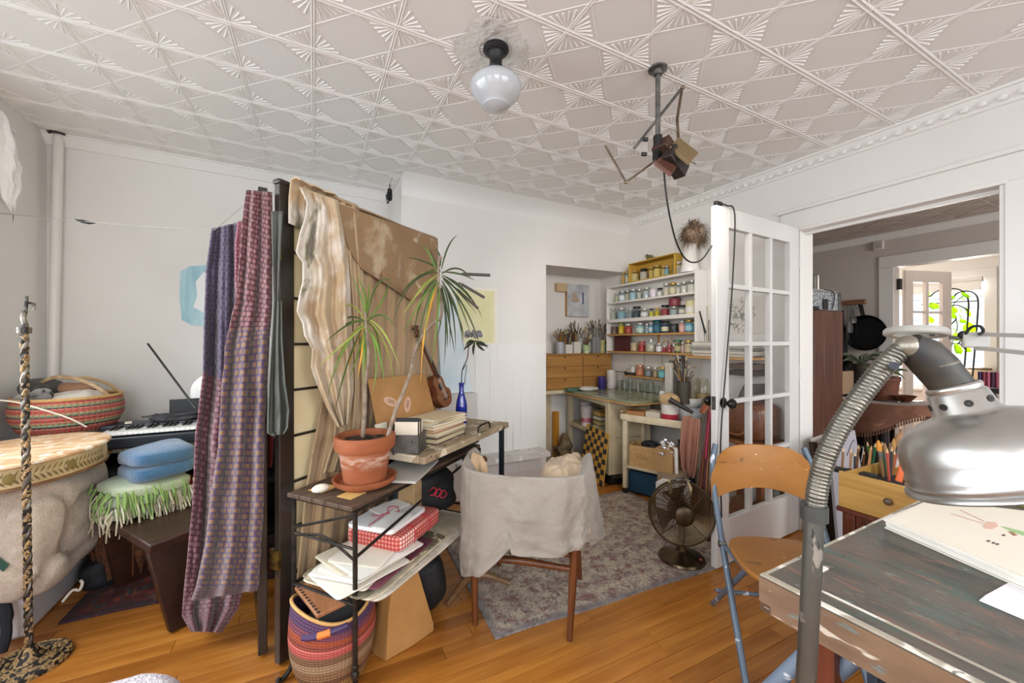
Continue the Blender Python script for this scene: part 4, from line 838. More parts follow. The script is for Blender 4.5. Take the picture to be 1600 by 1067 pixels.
for k in range(5):
    o = G(); o.box(TF.p(.36+R(-.02, .02), .19+R(-.015, .015), z+.002+k*.004), (.25, .18, .0035), TF.ang+R(-.2, .2)); o.build('loose_sheets', mat(['D9C49E', 'E6DECF', 'CDB78E', 'E9E2D4', 'D8C8A6'][k], .8), at=TF.p(.36, .19, z), label='loose cream paper sheet on top of the sketchbook stack, %s from the bottom' % ORD[k], cat='paper', group='loose sheets on the sketchbook stack')
# tin box of cards
t = NT('tin'); GALV = t.col(t.ramp(t.noise(14), [(.35, '8A8A88'), (.65, '62625F')])).bump(t.noise(30), .1).fin(.42, .8)
c = TF.p(.075, .14, ZT_-.004); o = T('tin_box', 'grey metal card box holding cards at the front end of the wooden tray', 'box', c, 0)
bx2 = Fr(c, (.88, -.48)); bz = c.z
g = G()
for a0, a1, b0, b1, z0, z1 in ((-.06, .06, -.06, -.057, 0, .085), (-.06, .06, .057, .06, 0, .085), (-.06, -.057, -.06, .06, 0, .085), (.057, .06, -.06, .06, 0, .085), (-.06, .06, -.06, .06, 0, .004)): bx2.box(g, a0, a1, b0, b1, bz+z0, bz+z1)
g.build('tin_body', GALV, o); G().ball(bx2.p(.035, -.061, bz+.06), (.006, .003, .006), 8, 6, rotz(bx2.ang)).build('rivet', STEEL, o)
for k, (b, cc, h) in enumerate(((-.045, 'D9CDBA', .14), (-.03, '26282A', .155), (-.01, 'C9B99C', .135), (.01, '4A3A30', .145), (.035, 'D6CCBA', .13))):
    g = G(); bx2.box(g, -.052, .05, b-.003, b+.003, bz+.005, bz+h); g.build('index_card', mat(cc, .7), at=bx2.p(0, b, bz), label=['cream card at the front of the metal card box', 'black card just behind the front cream card in the metal box', 'beige card in the middle of the metal card box', 'brown card behind the middle of the metal card box', 'pale card at the very back of the metal card box'][k], cat='card')
# manila folder leaning on the screen
g = G(); q = [(575, 592, .055), (665, 584, .055), (681, 650, .13), (590, 668, .13)]
p = [SP(u, v, o_) for u, v, o_ in q]; n = SF.e2*.006
g.add(p+[a+n for a in p], [(3, 2, 1, 0), (4, 5, 6, 7), (0, 1, 5, 4), (1, 2, 6, 5), (2, 3, 7, 6), (3, 0, 4, 7)])
o = g.build('kraft_folder', mat('A87A48', .7, col2='B48652', vs=5), at=p[3], label='orange brown card portfolio leaning on the screen behind the plant stems', cat='folder', bevel=.001)
for (cu, cv, a) in ((612, 627, .35), (636, 632, -1.0)):
    cc = SP(cu, cv, .102); M3 = Matrix((SF.e1, V((0, 0, 1)), -SF.e2)).transposed() @ Matrix.Rotation(a, 3, 'Z'); nrm = (p[1]-p[0]).cross(p[3]-p[0]).normalized()
    cc = p[0]+ (cc-p[0]) - nrm*((cc-p[0]).dot(nrm)) - nrm*(.001 if nrm.dot(SF.e2) > 0 else -.001)
    x_ = (p[1]-p[0]).normalized(); y_ = nrm.cross(x_); M3 = Matrix((x_, y_, nrm)).transposed() @ Matrix.Rotation(a, 3, 'Z')
    G().lathe([(.001, -.001), (.046, -.001), (.047, .0), (.046, .001), (.001, .001)], cc, 24, M3 @ Matrix.Diagonal((1, .5, 1))).build('stamp', mat('CFA98E', .7), o, label='pale oval stamp on the card portfolio')
    g2 = G()
    for s_ in (-.5, .3): g2.box(cc+M3 @ V((.002, s_*.012, 0)), (.045, .004, .0036), M3)
    g2.build('stamp_line', mat('8A5A48', .7), o, kind='stuff')
# ukulele
r = T('ukulele', 'small brown ukulele leaning against the screen behind the blue bottle', 'ukulele', SP(690, 655, .1))
ub, ut = SP(691, 610, .135), SP(653, 520, .045); ax = (ut-ub).normalized(); nz = -SF.e2; sx = ax.cross(nz).normalized(); nz = sx.cross(ax).normalized(); UM = Matrix((sx, ax, nz)).transposed()
prof = []
for i in range(40):
    a = 2*math.pi*i/40; y_ = .105*math.sin(a)-.0; wv_ = .052+.012*math.cos(math.pi*(y_-.0)/.105+0)*0
    wdt = abs(math.cos(a))**.75*(.062 if y_ < -.01 else .048)*(1-.22*math.exp(-((y_-.022)/.03)**2)); prof.append((math.copysign(wdt, math.cos(a))*1.1, y_*.95))
M4 = Matrix.Translation(ub) @ UM.to_4x4()
UK = wood('6A4026', '8C5A38', 1, 5, .35); UKS = wood('4E2A18', '693A22', 1, 5, .35)
G().prism(prof, -.055, 0, M4).build('body', UKS, r, bevel=.003); G().prism([(a*.985, b*.985) for a, b in prof], 0, .003, M4).build('soundboard', UK, r)
G().lathe([(.001, .0031), (.021, .0031), (.021, .0042), (.001, .0042)], ub+UM @ V((0, .025, 0)), 24, UM).build('sound_hole', mat('0C0806', .8), r)
G().box(ub+UM @ V((0, -.05, .006)), (.05, .01, .006), UM).build('bridge', DARKWOOD, r)
nk = (ut-ub).length
G().box(ub+UM @ V((0, .06+(nk-.05)/2, .002)), (.022, nk-.13, .018), UM).build('neck', UKS, r, bevel=.003)
G().box(ub+UM @ V((0, .04+(nk-.05)/2, .0125)), (.021, nk-.12, .003), UM).build('fretboard', mat('3A2A20', .5), r)
for k in range(10): G().box(ub+UM @ V((0, .11+k*.0145*(nk/.35), .0147)), (.021, .0015, .0015), UM).build('fret', STEEL, r)
G().box(ub+UM @ V((0, nk+.01, -.002)), (.032, .07, .012), UM).build('headstock', UKS, r, bevel=.003)
for a, b in ((-1, -.012), (1, -.012), (-1, .03), (1, .03)): G().cyl(ub+UM @ V((a*.016, nk+b, -.002)), ub+UM @ V((a*.03, nk+b, -.002)), .004, n=8).build('tuning_peg', BLACK, r)
for k in range(4): x_ = -.0075+.005*k; G().tube([ub+UM @ V((x_*1.3, -.05, .010)), ub+UM @ V((x_, nk, .0165))], .0005, 4).build('string', PAPER, r)
# blue bottle with a dried flower
bp = TF.p(.685, .19, ZT_-.004); bp = Fz(721, 664, ZT_-.004)
r = T('blue_bottle', 'cobalt blue glass bottle standing at the far end of the wooden tray', 'bottle', bp)
COB = mat('0B2A9E', .06, Coat_Weight=.6, Transmission_Weight=.35)
G().lathe([(.001, 0), (.03, 0), (.034, .006), (.034, .11), (.03, .14), (.018, .185), (.0145, .2), (.0145, .238), (.0165, .24), (.0165, .25), (.012, .252), (.010, .24), (.010, .2), (.001, .2)], bp, 28).build('bottle_body', COB, r)
r = T('dried_flower', 'dried grey flower with dark green leaves standing in the blue bottle', 'flower', bp+V((0, 0, .2)))
fd = (bp.x*SY+bp.y*CY); st = smoothpath([bp+V((0, 0, .205)), Dp(722, 580, fd), Dp(730, 560, fd), Dp(733, 540, fd), Dp(742, 532, fd)], 5)
G().tube(st, .003, 6).build('stem', mat('2A2A20', .7), r)
for k in range(9):
    cx, cy_ = 738+R(-9, 14), 522+R(-6, 6); c = Dp(cx, cy_, fd+R(-.03, .03)); G().ball(c, (.018, .006, .014), 8, 6, Matrix.Rotation(R(-1, 1), 3, 'Y')).build('petal', mat('8A8A8C', .8, col2='5E5E62', vs=30), r)
for a in ((742, 532, 752, 540, 764, 540), (742, 534, 730, 538, 724, 548), (744, 536, 752, 546, 758, 548), (742, 535, 738, 545, 740, 556), (740, 533, 734, 530, 727, 540), (744, 534, 756, 534, 762, 544)):
    leafb(Dp(a[0], a[1], fd), Dp(a[2], a[3], fd-.02), Dp(a[4], a[5], fd+.01), .016, mat('26301A', .6))
G().tube(smoothpath([Dp(723, 578, fd), Dp(729, 570, fd), Dp(727, 588, fd), Dp(726, 600, fd)], 4), .0022, 5).build('tendril', mat('2A2A20', .7), r)
# small things near the pot
q = Fz(519, 738, ZS); q = RF.p(.03, .24, ZS)
G().ball(RF.p(.03, .205, ZS+.0155), (.032, .022, .0155), 14, 10, rotz(.4)).build('white_stone', mat('DCD6C6', .6), at=RF.p(.03, .205, ZS), label='smooth white stone lying at the corner of the iron rack', cat='stone')
for k, (a, b, rr, h, lab) in enumerate(((.30, .27, .032, .16, 'dark cylindrical tin standing behind the terracotta pot'),)):
    c = RF.p(a, b, ZS); o = T('dark_tin', lab, 'tin', c); G().lathe([(.001, 0), (rr, 0), (rr, h), (rr-.002, h), (rr-.002, h-.02), (.001, h-.02)], c, 24).build('tin_body', mat('1E1F22', .4, .3), o); G().lathe([(rr, h-.004), (rr+.002, h), (rr-.003, h+.001)], c, 24).build('tin_rim', STEEL, o)
g = G(); g.box(RF.p(.40, .27, ZS+.055), (.09, .06, .11), RF.ang); g.build('dark_carton', mat('241F1C', .6), at=RF.p(.4, .27, ZS), label='low dark carton behind the plant stems', cat='box', bevel=.003)
c = RF.p(.385, .23, ZS); g = G(); g.box(c+V((0, 0, .155)), (.075, .004, .075), Matrix.Rotation(RF.ang, 3, 'Z') @ Matrix.Rotation(-.15, 3, 'X')); g.build('note_card', mat('E2DCC8', .8), at=c, label='small cream card propped up behind the terracotta pot', cat='card')
bpy.data.objects['note_card'].location.z -= .0
# ---- lower shelf: portfolios, papers and the gingham parcel
t = NT('clear_sleeve'); PLAST = t.col(t.ramp(t.noise(9, stretch=(1, 1, 1)), [(.35, 'B9B0A0'), (.65, 'D8D2C6')])).bump(t.noise(16, detail=3), .5, .02).fin(.18)
zp = .353
for k, (a0, a1, b0, b1, an, th, m, lab) in enumerate((
    (.02, .76, -.085, .28, 0, .012, PLAST, 'large wrinkled clear plastic portfolio at the bottom of the paper stack'),
    (.0, .72, -.06, .29, .03, .010, mat('CBBFA8', .7, col2='A99C84', vs=12), 'wide beige portfolio above the plastic one in the rack'),
    (-.01, .5, -.05, .27, -.04, .007, splat(('5A5648', '8A8268'), [('C9B99A', 22, .56), ('2E3A34', 26, .6)], 9), 'folder of mottled green printed paper in the rack stack'),
    (.02, .42, -.05, .26, .08, .005, mat('6E3A48', .7), 'plum card folder showing an edge in the rack stack'))):
    o = G(); c = RF.p((a0+a1)/2, (b0+b1)/2, zp+th/2); rbox(c, (a1-a0, b1-b0, th), 14, 40, 8, lambda p: p+V((0, 0, .004*math.sin(9*p.x+3*p.y+k))), rotz(RF.ang+an)).build('portfolio', m, at=c, label=lab, cat='portfolio'); zp += th+.0015
for k in range(9):
    a, b = .12+R(-.03, .05)+.02*k*.3, .10+R(-.04, .04); c = RF.p(a, b, zp+.003); an = R(-.28, .28)
    rbox(c, (.30, .22, .005), 16, 32, 6, lambda p: p+V((0, 0, .003*math.sin(11*p.x+7*p.y+k))), rotz(RF.ang+an)).build('paper_sheet', mat(['D2CABA', 'DCD6CA', 'C6BCA6', 'D8D4CC'][k % 4], .8), at=c, label='loose white or cream paper sheet under the gingham parcel, %s from the bottom' % ORD[k], cat='paper', group='paper sheets under the gingham parcel'); zp += .0052
r = T('gingham_parcel', 'flat parcel wrapped in red and white gingham on the rack papers', 'parcel', RF.p(.33, .1, zp))
t = NT('gingham'); tc = t.n('ShaderNodeTexCoord'); mp = t.n('ShaderNodeMapping'); mp.inputs['Rotation'].default_value = (0, 0, -RF.ang-.08); t.l(tc.outputs['Object'], mp.inputs[0]); sp = t.n('ShaderNodeSeparateXYZ'); t.l(mp.outputs[0], sp.inputs[0])
acc = None
for ch in range(3):
    q = t.math('GREATER_THAN', t.math('FRACT', t.math('MULTIPLY', sp.outputs[ch], 62)), .5); acc = q if acc is None else t.math('ADD', acc, q)
GING = t.col(t.ramp(t.math('DIVIDE', acc, 3.), [(0, 'E9DCD2'), (.3, 'CE8A80'), (.6, 'B04A42'), (.95, '9A3A34')], True)).fin(.85)
pcn = RF.p(.335, .105, zp+.03); PR = rotz(RF.ang+.06)
rbox(pcn, (.31, .27, .062), 12, 48, 14, None, PR).build('wrapped_box', GING, r)
REDS = mat('B81E3A', .7)
for a in (-.06, .05): G().tube(smoothpath([pcn+PR @ V((a, -.137, -.03)), pcn+PR @ V((a, -.138, .031)), pcn+PR @ V((a+.004, -.06, .0345)), pcn+PR @ V((a, .136, .033))], 3), .002, 6).build('red_ribbon', REDS, r)
zq = zp+.064
o = T('paper_package', 'flat white paper package tied with red string on the gingham parcel', 'package', RF.p(.33, .12, zq))
c = RF.p(.30, .115, zq+.010); M3 = rotz(RF.ang+.1); rbox(c, (.26, .22, .018), 14, 40, 8, lambda p: p+V((0, 0, .003*math.sin(15*p.x+3))), M3).build('white_wrap', mat('E2E0E0', .7), o)
G().tube([c+M3 @ V((-.12, .01, .012)), c+M3 @ V((0, .012, .0135)), c+M3 @ V((.125, 0, .012))], .0018, 6).build('red_string', REDS, o)
G().tube(smoothpath([c+M3 @ V((.0, .0, .014)), c+M3 @ V((.04, .03, .02)), c+M3 @ V((.07, .01, .014)), c+M3 @ V((.03, -.03, .016)), c+M3 @ V((.0, .0, .015)), c+M3 @ V((-.05, .03, .02)), c+M3 @ V((-.03, .06, .015))], 5), .0018, 6).build('string_bow', REDS, o)
for k, (a, b, an, lab) in enumerate(((.25, .05, .15, 'small white envelope on top of the white paper package'), (.36, .16, -.2, 'second white envelope tucked under the small one on the package'))):
    c = RF.p(a, b, zq+.0225+.004*(1-k)); G().box(c, (.15, .10, .003), RF.ang+an).build('envelope', mat('EFEDE8', .8), at=c, label=lab, cat='envelope', bevel=.001)
heap('black_bag', RF.p(.60, .17, .52), (.34, .2, .20), mat('15161A', .7, bump=.5, bs=40), 'black cloth bag with a red drawstring on the rack behind the parcel', 'bag', .012)
for k in range(3):
    c = RF.p(.46+.04*k, .02, .58-.02*k); G().tube(smoothpath([c, c+V((.02, -.01, .02)), c+V((.035, -.005, -.005)), c+V((.01, -.01, -.015)), c], 4), .0022, 5).build('drawstring', REDS, bpy.data.objects['black_bag'])
g = G(); RF.box(g, .44, .50, .09, .22, .46, .62); g.build('card_box', mat('A78A62', .7), at=RF.p(.47, .15, .46), label='small tan cardboard box wedged beside the black bag', cat='box', bevel=.003)
# perforated wooden post and its splayed foot beside the rack
pp = RF.p(.86, .0, 0); r = T('wooden_post', 'pale wooden post bored with a row of holes, on a curved dark foot', 'post', RF.p(.72, -.06))
PF_ = Fr(RF.p(.74, -.05), E1); g = G(); PF_.box(g, -.014, .014, -.011, .011, .03, .56); g.build('bored_post', wood('B08A5C', 'C9A476', 2, 4), r, bevel=.002)
for k in range(12): c = PF_.p(0, -.0112, .08+k*.04); G().lathe([(.001, 0), (.0075, 0), (.0075, .001), (.001, .001)], c, 12, Matrix.Rotation(PF_.ang, 3, 'Z') @ Matrix.Rotation(rad(90), 3, 'X')).build('peg_hole', mat('3A2416', .8), r)
for d_ in ((-.9, -.5), (.9, -.35), (.2, .95)):
    q = V((d_[0], d_[1], 0)).normalized(); b = PF_.p(0, 0, .06); G().tube(smoothpath([b, b+q*.06+V((0, 0, .005)), b+q*.13-V((0, 0, .02)), b+q*.19-V((0, 0, .045))], 4), [.02]*4+[.017]*4+[.013]*5, 8).build('foot', wood('6A4A2C', '8A6844', 0, 5), r)
heap('shoulder_bag', RF.p(.52, .12, .12), (.22, .2, .24), mat('141416', .7, bump=.5, bs=40), 'black bag standing on the floor under the iron rack', 'bag', .012)
# ---- bolga basket, cribbage-like board, kraft bag
kc_ = RF.p(.055, .165); BH = .33
r = T('bolga_basket', 'tall bulging straw basket with coral and purple bands under the iron rack', 'basket', kc_)
def wob(rr, z, a):
    f = z/BH; dip = .055*math.cos(a-RF.ang+math.pi*.62)**2*max(0, f-.55)/.45; return rr, z-dip
t = NT('bolga'); tcn = t.n('ShaderNodeTexCoord'); sp = t.n('ShaderNodeSeparateXYZ'); t.l(tcn.outputs['UV'], sp.inputs[0])
cc = t.ramp(sp.outputs[1], [(0, 'A8844E'), (.16, '9C7848'), (.205, '6E4C34'), (.232, '8C6A4A'), (.27, 'A08466'), (.312, '7C5A3E'), (.352, 'B8544E'), (.384, 'CC6A60'), (.40, '8A3E30'), (.425, 'A24A2C'), (.455, '7A3E4E'), (.485, '54385A')], True)
ck = t.math('MULTIPLY', t.math('PINGPONG', t.math('MULTIPLY', sp.outputs[0], 75), .5), t.math('PINGPONG', t.math('MULTIPLY', sp.outputs[1], 70), .5))
cc = t.mix(.55, cc, t.ramp(ck, [(.01, (.45, .42, .4)), (.12, (1.1, 1.1, 1.1))]), 'MULTIPLY')
G().lathe([(.001, .004), (.1, .004), (.118, .03), (.138, .09), (.149, .15), (.152, .2), (.149, .26), (.142, BH), (.136, BH), (.142, .26), (.144, .2), (.13, .09), (.1, .03), (.001, .02)], kc_, 64, None, wob).build('woven_body', t.col(cc).bump(ck, .8, .02).fin(.75), r)
pts = []
for i in range(65):
    a = 2*math.pi*i/64; rr, z = wob(.14, BH, a); pts.append(kc_+V((rr*math.cos(a), rr*math.sin(a), z+.004)))
G().tube(pts, .006, 7, False).build('rim', mat('C79A5C', .7, bump=.6, bs=90), r)
a0 = RF.ang-math.pi*.62+math.pi; 
pts = [kc_+V((.150*math.cos(a), .150*math.sin(a), .262+.010*math.sin((a+1.9)*3))) for a in [-2.3+i*.09 for i in range(12)]]
G().tube(pts, .0105, 8).build('handle', mat('3E2A52', .6), r); G().tube(pts[4:8], .0115, 8).build('handle_wrap', mat('D9742A', .6), r, label='orange binding on the purple basket handle')
heap('checked_cloth', kc_+V((.01, -.0, .20)), (.22, .22, .16), woven([(0, '2A2A2C')], 40, 40, [(0, '8A8A84')]), 'black and grey checked cloth stuffed in the tall straw basket', 'cloth', .01)
r = T('peg_board', 'small wooden board with a row of drilled holes laid over the straw basket', 'board', RF.p(.02, .17, BH))
BC_ = (Dp(458, 900, 1.58)+Dp(558, 915, 1.5)+Dp(524, 934, 1.46))/3; BC_ = RF.p(.0, .165, .338); BM = rotz(RF.ang-.35) 
G().box(BC_, (.11, .225, .014), BM).build('board', wood('8A5A38', 'A87450', 1, 5), r, bevel=.003)
for k in range(10): c = BC_+BM @ V((-.046, -.1+k*.022, .0072)); G().lathe([(.001, 0), (.006, 0), (.006, .0006), (.001, .0006)], c, 10).build('peg_hole', mat('2E1A10', .8), r)
KR = mat('A47640', .75, col2='B4864E', vs=4, bump=.5, bs=7, bd=.02)
bc_ = RF.p(.315, .055); g = G(); lv = [(0, .115, .065), (.03, .112, .062), (.16, .09, .05), (.27, .062, .03), (.335, .045, .008)]; vs = []
BR_ = rotz(RF.ang-.3)
for k, (z, a, b) in enumerate(lv):
    for (x_, y_) in ((-1, -1), (0, -1.12), (1, -1), (1.08, 0), (1, 1), (0, 1.0), (-1, 1), (-1.05, 0)): vs.append(bc_+BR_ @ V((x_*a+R(-.006, .006), y_*b+R(-.006, .006), z+.003)))
g.add(vs, [(8*k+i, 8*k+(i+1) % 8, 8*k+8+(i+1) % 8, 8*k+8+i) for k in range(4) for i in range(8)]+[tuple(range(7, -1, -1)), tuple(range(32, 40))]); g.build('paper_bag', KR, at=bc_, label='crumpled brown kraft paper bag standing beside the straw basket', cat='bag', sharp=25)
# ================================================================ chair with linen cloth, rug
FR2 = Fr((.685, 1.545), (1, -.045))
RUGM = rugmat(('BEB0A0', 'A4988E'), [('74727A', 30, .2, .12), ('94706A', 24, .2, .12), ('6E6C74', 44, .03, .04), ('CCBFA8', 18, .25, .1), ('4A4C56', 80, .16, .1), ('8A5C56', 56, .03, .03), ('C6B9A4', 66, .2, .1), ('3E4250', 62, .025, .03), ('5A4448', 110, .14, .1)], 15, ('6A6D78', .012, (1.62, 1.12)))
rug('patterned_rug', FR2, 0, 1.62, 0, 1.12, RUGM, 'faded oriental rug in greys and dusty pinks under the draped chair', .006, .004)
KF = Fr((.80, 1.529), (.772, -.635))
CHW = wood('4E2A14', '6E3E1E', 2, 4, .35)
r = T('draped_chair', 'round-backed walnut armchair seen from behind, linen thrown over it', 'chair', KF.p(0, .2))
for (a0, b0, a1, b1) in ((-.208, 0, -.235, .03), (.208, 0, .245, .03)):
    g = G(); g.tube([KF.p(a0, b0, .0085 if a0 else 0), KF.p(lerp(a0, a1, .6), lerp(b0, b1, .6), .42), KF.p(a1, b1, .685)], [.0125, .021, .014], 12); g.build('leg', CHW, r)
for (a0, b0, a1, b1) in ((-.225, .47, -.20, .44), (.225, .45, .20, .43)):
    g = G(); g.tube([KF.p(a0, b0, .0085), KF.p(a1, b1, .41)], [.012, .02], 12); g.build('leg', CHW, r)
g = G(); KF.box(g, -.205, .205, .03, .45, .395, .43); g.build('seat', mat('3A2A20', .7), r, bevel=.02)
for a, b, c, d, z in ((-.22, .025, .22, .025, .375), (-.21, .44, .21, .44, .375), (-.21, .02, -.2, .44, .375), (.21, .02, .2, .44, .375)):
    G().bar(KF.p(a, b, z), KF.p(c, d, z), .024, .055).build('seat_rail', CHW, r, bevel=.004)
G().tube([KF.p(-.21, .015, .30), KF.p(0, .02, .305), KF.p(.215, .015, .30)], [.012, .017, .012], 10).build('stretcher', CHW, r)
def rim(t):
    """plan of the rounded back: t 0..1 from one arm tip round to the other"""
    s_ = t*2-1
    if abs(s_) > .62: k = (abs(s_)-.62)/.38; return V((math.copysign(.272+.012*math.sin(k*3), s_), lerp(.03, .29, k)))
    a = s_/.62*math.pi/2; return V((.272*math.sin(a), .03-.085*math.cos(a)**.8))
pts = [KF.p(rim(i/40).x*.94, rim(i/40).y*.97+.012, .655) for i in range(41)]
G().tube(pts, [.014+.004*abs(i/20-1) for i in range(41)], 10).build('back_rail', CHW, r)
g = G(); vs = []
for i in range(41):
    q = rim(i/40); 
    for z in (.55, .645):
        for k in (.915, .955): vs.append(KF.p(q.x*k, q.y*.97+.012+(1-k)*.1, z))
g.add(vs, [(4*i+a, 4*i+b, 4*i+4+b, 4*i+4+a) for i in range(40) for a, b in ((0, 1), (1, 3), (3, 2), (2, 0))]+[(0, 2, 3, 1), (160, 161, 163, 162)]); g.build('backrest', CHW, r)
LIN = cloth('8A8278', '989086', 5, 320, .5)
def linen(a, b):
    t_ = lerp(.05, .985, a); q = rim(t_); out = V((q.x, q.y-.12)).normalized()
    # hem: long on the piano side, short across the back, medium round the far arm
    hem = .40+.02*math.sin(9*a); 
    if a < .46: hem = lerp(.42, .22, max(0, a-.12)/.12) if a < .24 else (lerp(.22, .27, (a-.24)/.13) if a < .37 else lerp(.27, .41, (a-.37)/.09))
    if a > .80: hem = lerp(.40, .355, (a-.80)/.2)
    if b < .12:
        k = b/.12; z = .70-.02*(1-k)**2*3; off = lerp(-.05, .008, k); z = .703-.05*(1-k)**2
    else:
        k = (b-.12)/.88; z = lerp(.703, hem, k); fl = .5+.5*k
        off = .010+.008*k+fl*(.009*math.sin(2*math.pi*3.4*a+.8*k+1)+.006*math.sin(2*math.pi*8.3*a+1.4*k))*(.4 if a < .3 else 1)+(.016*MN.noise(V((a*9, k*2.2, 3)))+.010*MN.noise(V((a*22, k*5, 1)))+.004*MN.noise(V((a*50, k*16, 9))))*(.35+.65*k)
        off += .045*math.exp(-((a-.93)/.08)**2)*k*1.1+.012*math.exp(-((a-.36)/.03)**2)*k
        off += .006*math.sin(30*k+6*math.sin(5*a)+8*MN.noise(V((a*6, k*2, 0))))*max(0, k-.6)*2
    return KF.p(q.x+out.x*off, q.y+out.y*off, z+.004*math.sin(11*a)+.03*abs(2*a-1)**3)
g = G(); g.grid(linen, 190, 80); g.build('linen_throw', LIN, at=KF.p(0, -.06, .69), label='pale grey linen sheet thrown over the back of the armchair', cat='sheet', solid=.003, sharp=80)
def crum(a, b):
    x_, y_ = a*2-1, b*2-1; d2 = x_*x_+y_*y_; p = KF.p(.175+.12*x_, .20+.18*y_, 0); h = .05*max(0, 1-d2*.7)
    return p+V((0, 0, .655+h+.030*MN.noise(V((x_*1.4, y_*1.4, 4)))+.018*abs(MN.noise(V((x_*3.4, y_*3, 2))))+.006*MN.noise(V((x_*8, y_*8, 7)))-.16*max(0, d2-.7)))
g = G(); g.grid(crum, 40, 50); g.build('cream_cloth', cloth('AC957A', 'BAA68C', 5, 260, .35), at=KF.p(.2, .2, .66), label='crumpled beige cloth heaped on the arm of the draped chair', cat='cloth', solid=.004, sharp=80)
drape('beige_towel', [(738, 706, 752, 712), (735, 722, 760, 724), (734, 742, 764, 744), (735, 770, 762, 768)], lambda u, v, off, f: Dp(u, v, 1.90-.10*f-off), .010, 1.4, cloth('A88C6A', 'B89C7C', 5, 220, .35), 'beige towel hung over the other arm of the draped chair', 'towel', 24, 24, .006)
# ================================================================ pictures on the chimney breast
t = NT('yellow_wash'); tcn = t.n('ShaderNodeTexCoord'); c = t.ramp(t.noise(5, stretch=(1, 1, .6), detail=4), [(.35, 'D9D6A0'), (.6, 'E6E2B8'), (.75, 'E9E6D0')])
r = T('watercolour', 'pale yellow watercolour sheet pinned on the chimney breast', 'picture', WY(742, 495, YC))
q0, q1 = WY(709, 447, YC-.006), WY(777, 541, YC-.002); G().box2((q0.x, YC-.006, q1.z), (q1.x, YC-.001, q0.z)).build('sheet', mat('E9E6DA', .8), r)
G().box2((q0.x+.025, YC-.0075, q1.z+.03), (q1.x-.03, YC-.006, q0.z-.02)).build('painted_field', t.col(c).fin(.8), r)
t = NT('pale_blue'); M_ = t.col(t.ramp(t.noise(4, detail=4), [(.3, 'C6DCE6'), (.7, 'E8ECEE')])).fin(.7)
pts = [(683, 478), (712, 466), (722, 520), (738, 612), (690, 616)]
q = [WY(u, v, 3.08) for u, v in pts]; n_ = len(q)
G().add(q+[p+V((.0, .012, 0)) for p in q], [tuple(range(n_-1, -1, -1)), tuple(range(n_, 2*n_))]+[(i, (i+1) % n_, n_+(i+1) % n_, n_+i) for i in range(n_)]).build('blue_canvas', M_, at=q[3], label='pale blue and white canvas propped behind the screen at the chimney breast', cat='picture', bevel=.001)
g = G(); g.box2((WY(686, 616, 3.08).x, 3.02, 0), (WY(742, 616, 3.08).x, 3.16, WY(690, 616, 3.08).z)); g.build('easel_ledge', mat('CFCBC6', .6), at=(1.0, 3.09, 0), label='pale low cabinet behind the screen that carries the blue canvas', cat='cabinet', bevel=.003)
# ================================================================ jar shelf on the door-side wall
SHW = mat('E6E3DE', .5); PINE = wood('B98A50', 'D0A468', 1, 4, .5)
JX = 2.865
r = T('jar_shelf', 'white wall shelf of five tiers holding jars of pigment', 'shelf', (2.93, 2.75, 1.1))
TIERS = [1.850, 1.680, 1.500, 1.345, 1.168]
for k, z in enumerate(TIERS):
    y0 = 2.27 if k else 2.255; y1 = 3.37
    G().box2((2.80, y0, z-.018), (2.928, y1, z)).build('shelf_board', SHW if k < 3 else PINE, r, bevel=.002, label=None if k < 3 else 'bare pine board at the bottom of the white shelf')
G().box2((2.79, 2.25, 1.14), (2.928, 2.268, 1.86)).build('side_panel', SHW, r, bevel=.003)
G().box2((2.80, 3.368, 1.14), (2.928, 3.382, 1.86)).build('side_panel', SHW, r, bevel=.003)
G().box2((2.795, 2.27, 1.465), (2.7995, 3.365, 1.50)).build('front_lip', SHW, r, bevel=.002)
G().box2((2.915, 2.268, 1.15), (2.929, 3.368, 1.84)).build('back_panel', SHW, r)
G().box2((2.796, 2.29, 1.482), (2.8, 2.42, 1.492)).build('tape_strip', PINE, r)
for yy in (2.75,): G().box2((2.895, yy, 1.168), (2.914, yy+.012, 1.33)).build('divider', PINE, r)
JG = glass((.95, .97, .96), 1.0)
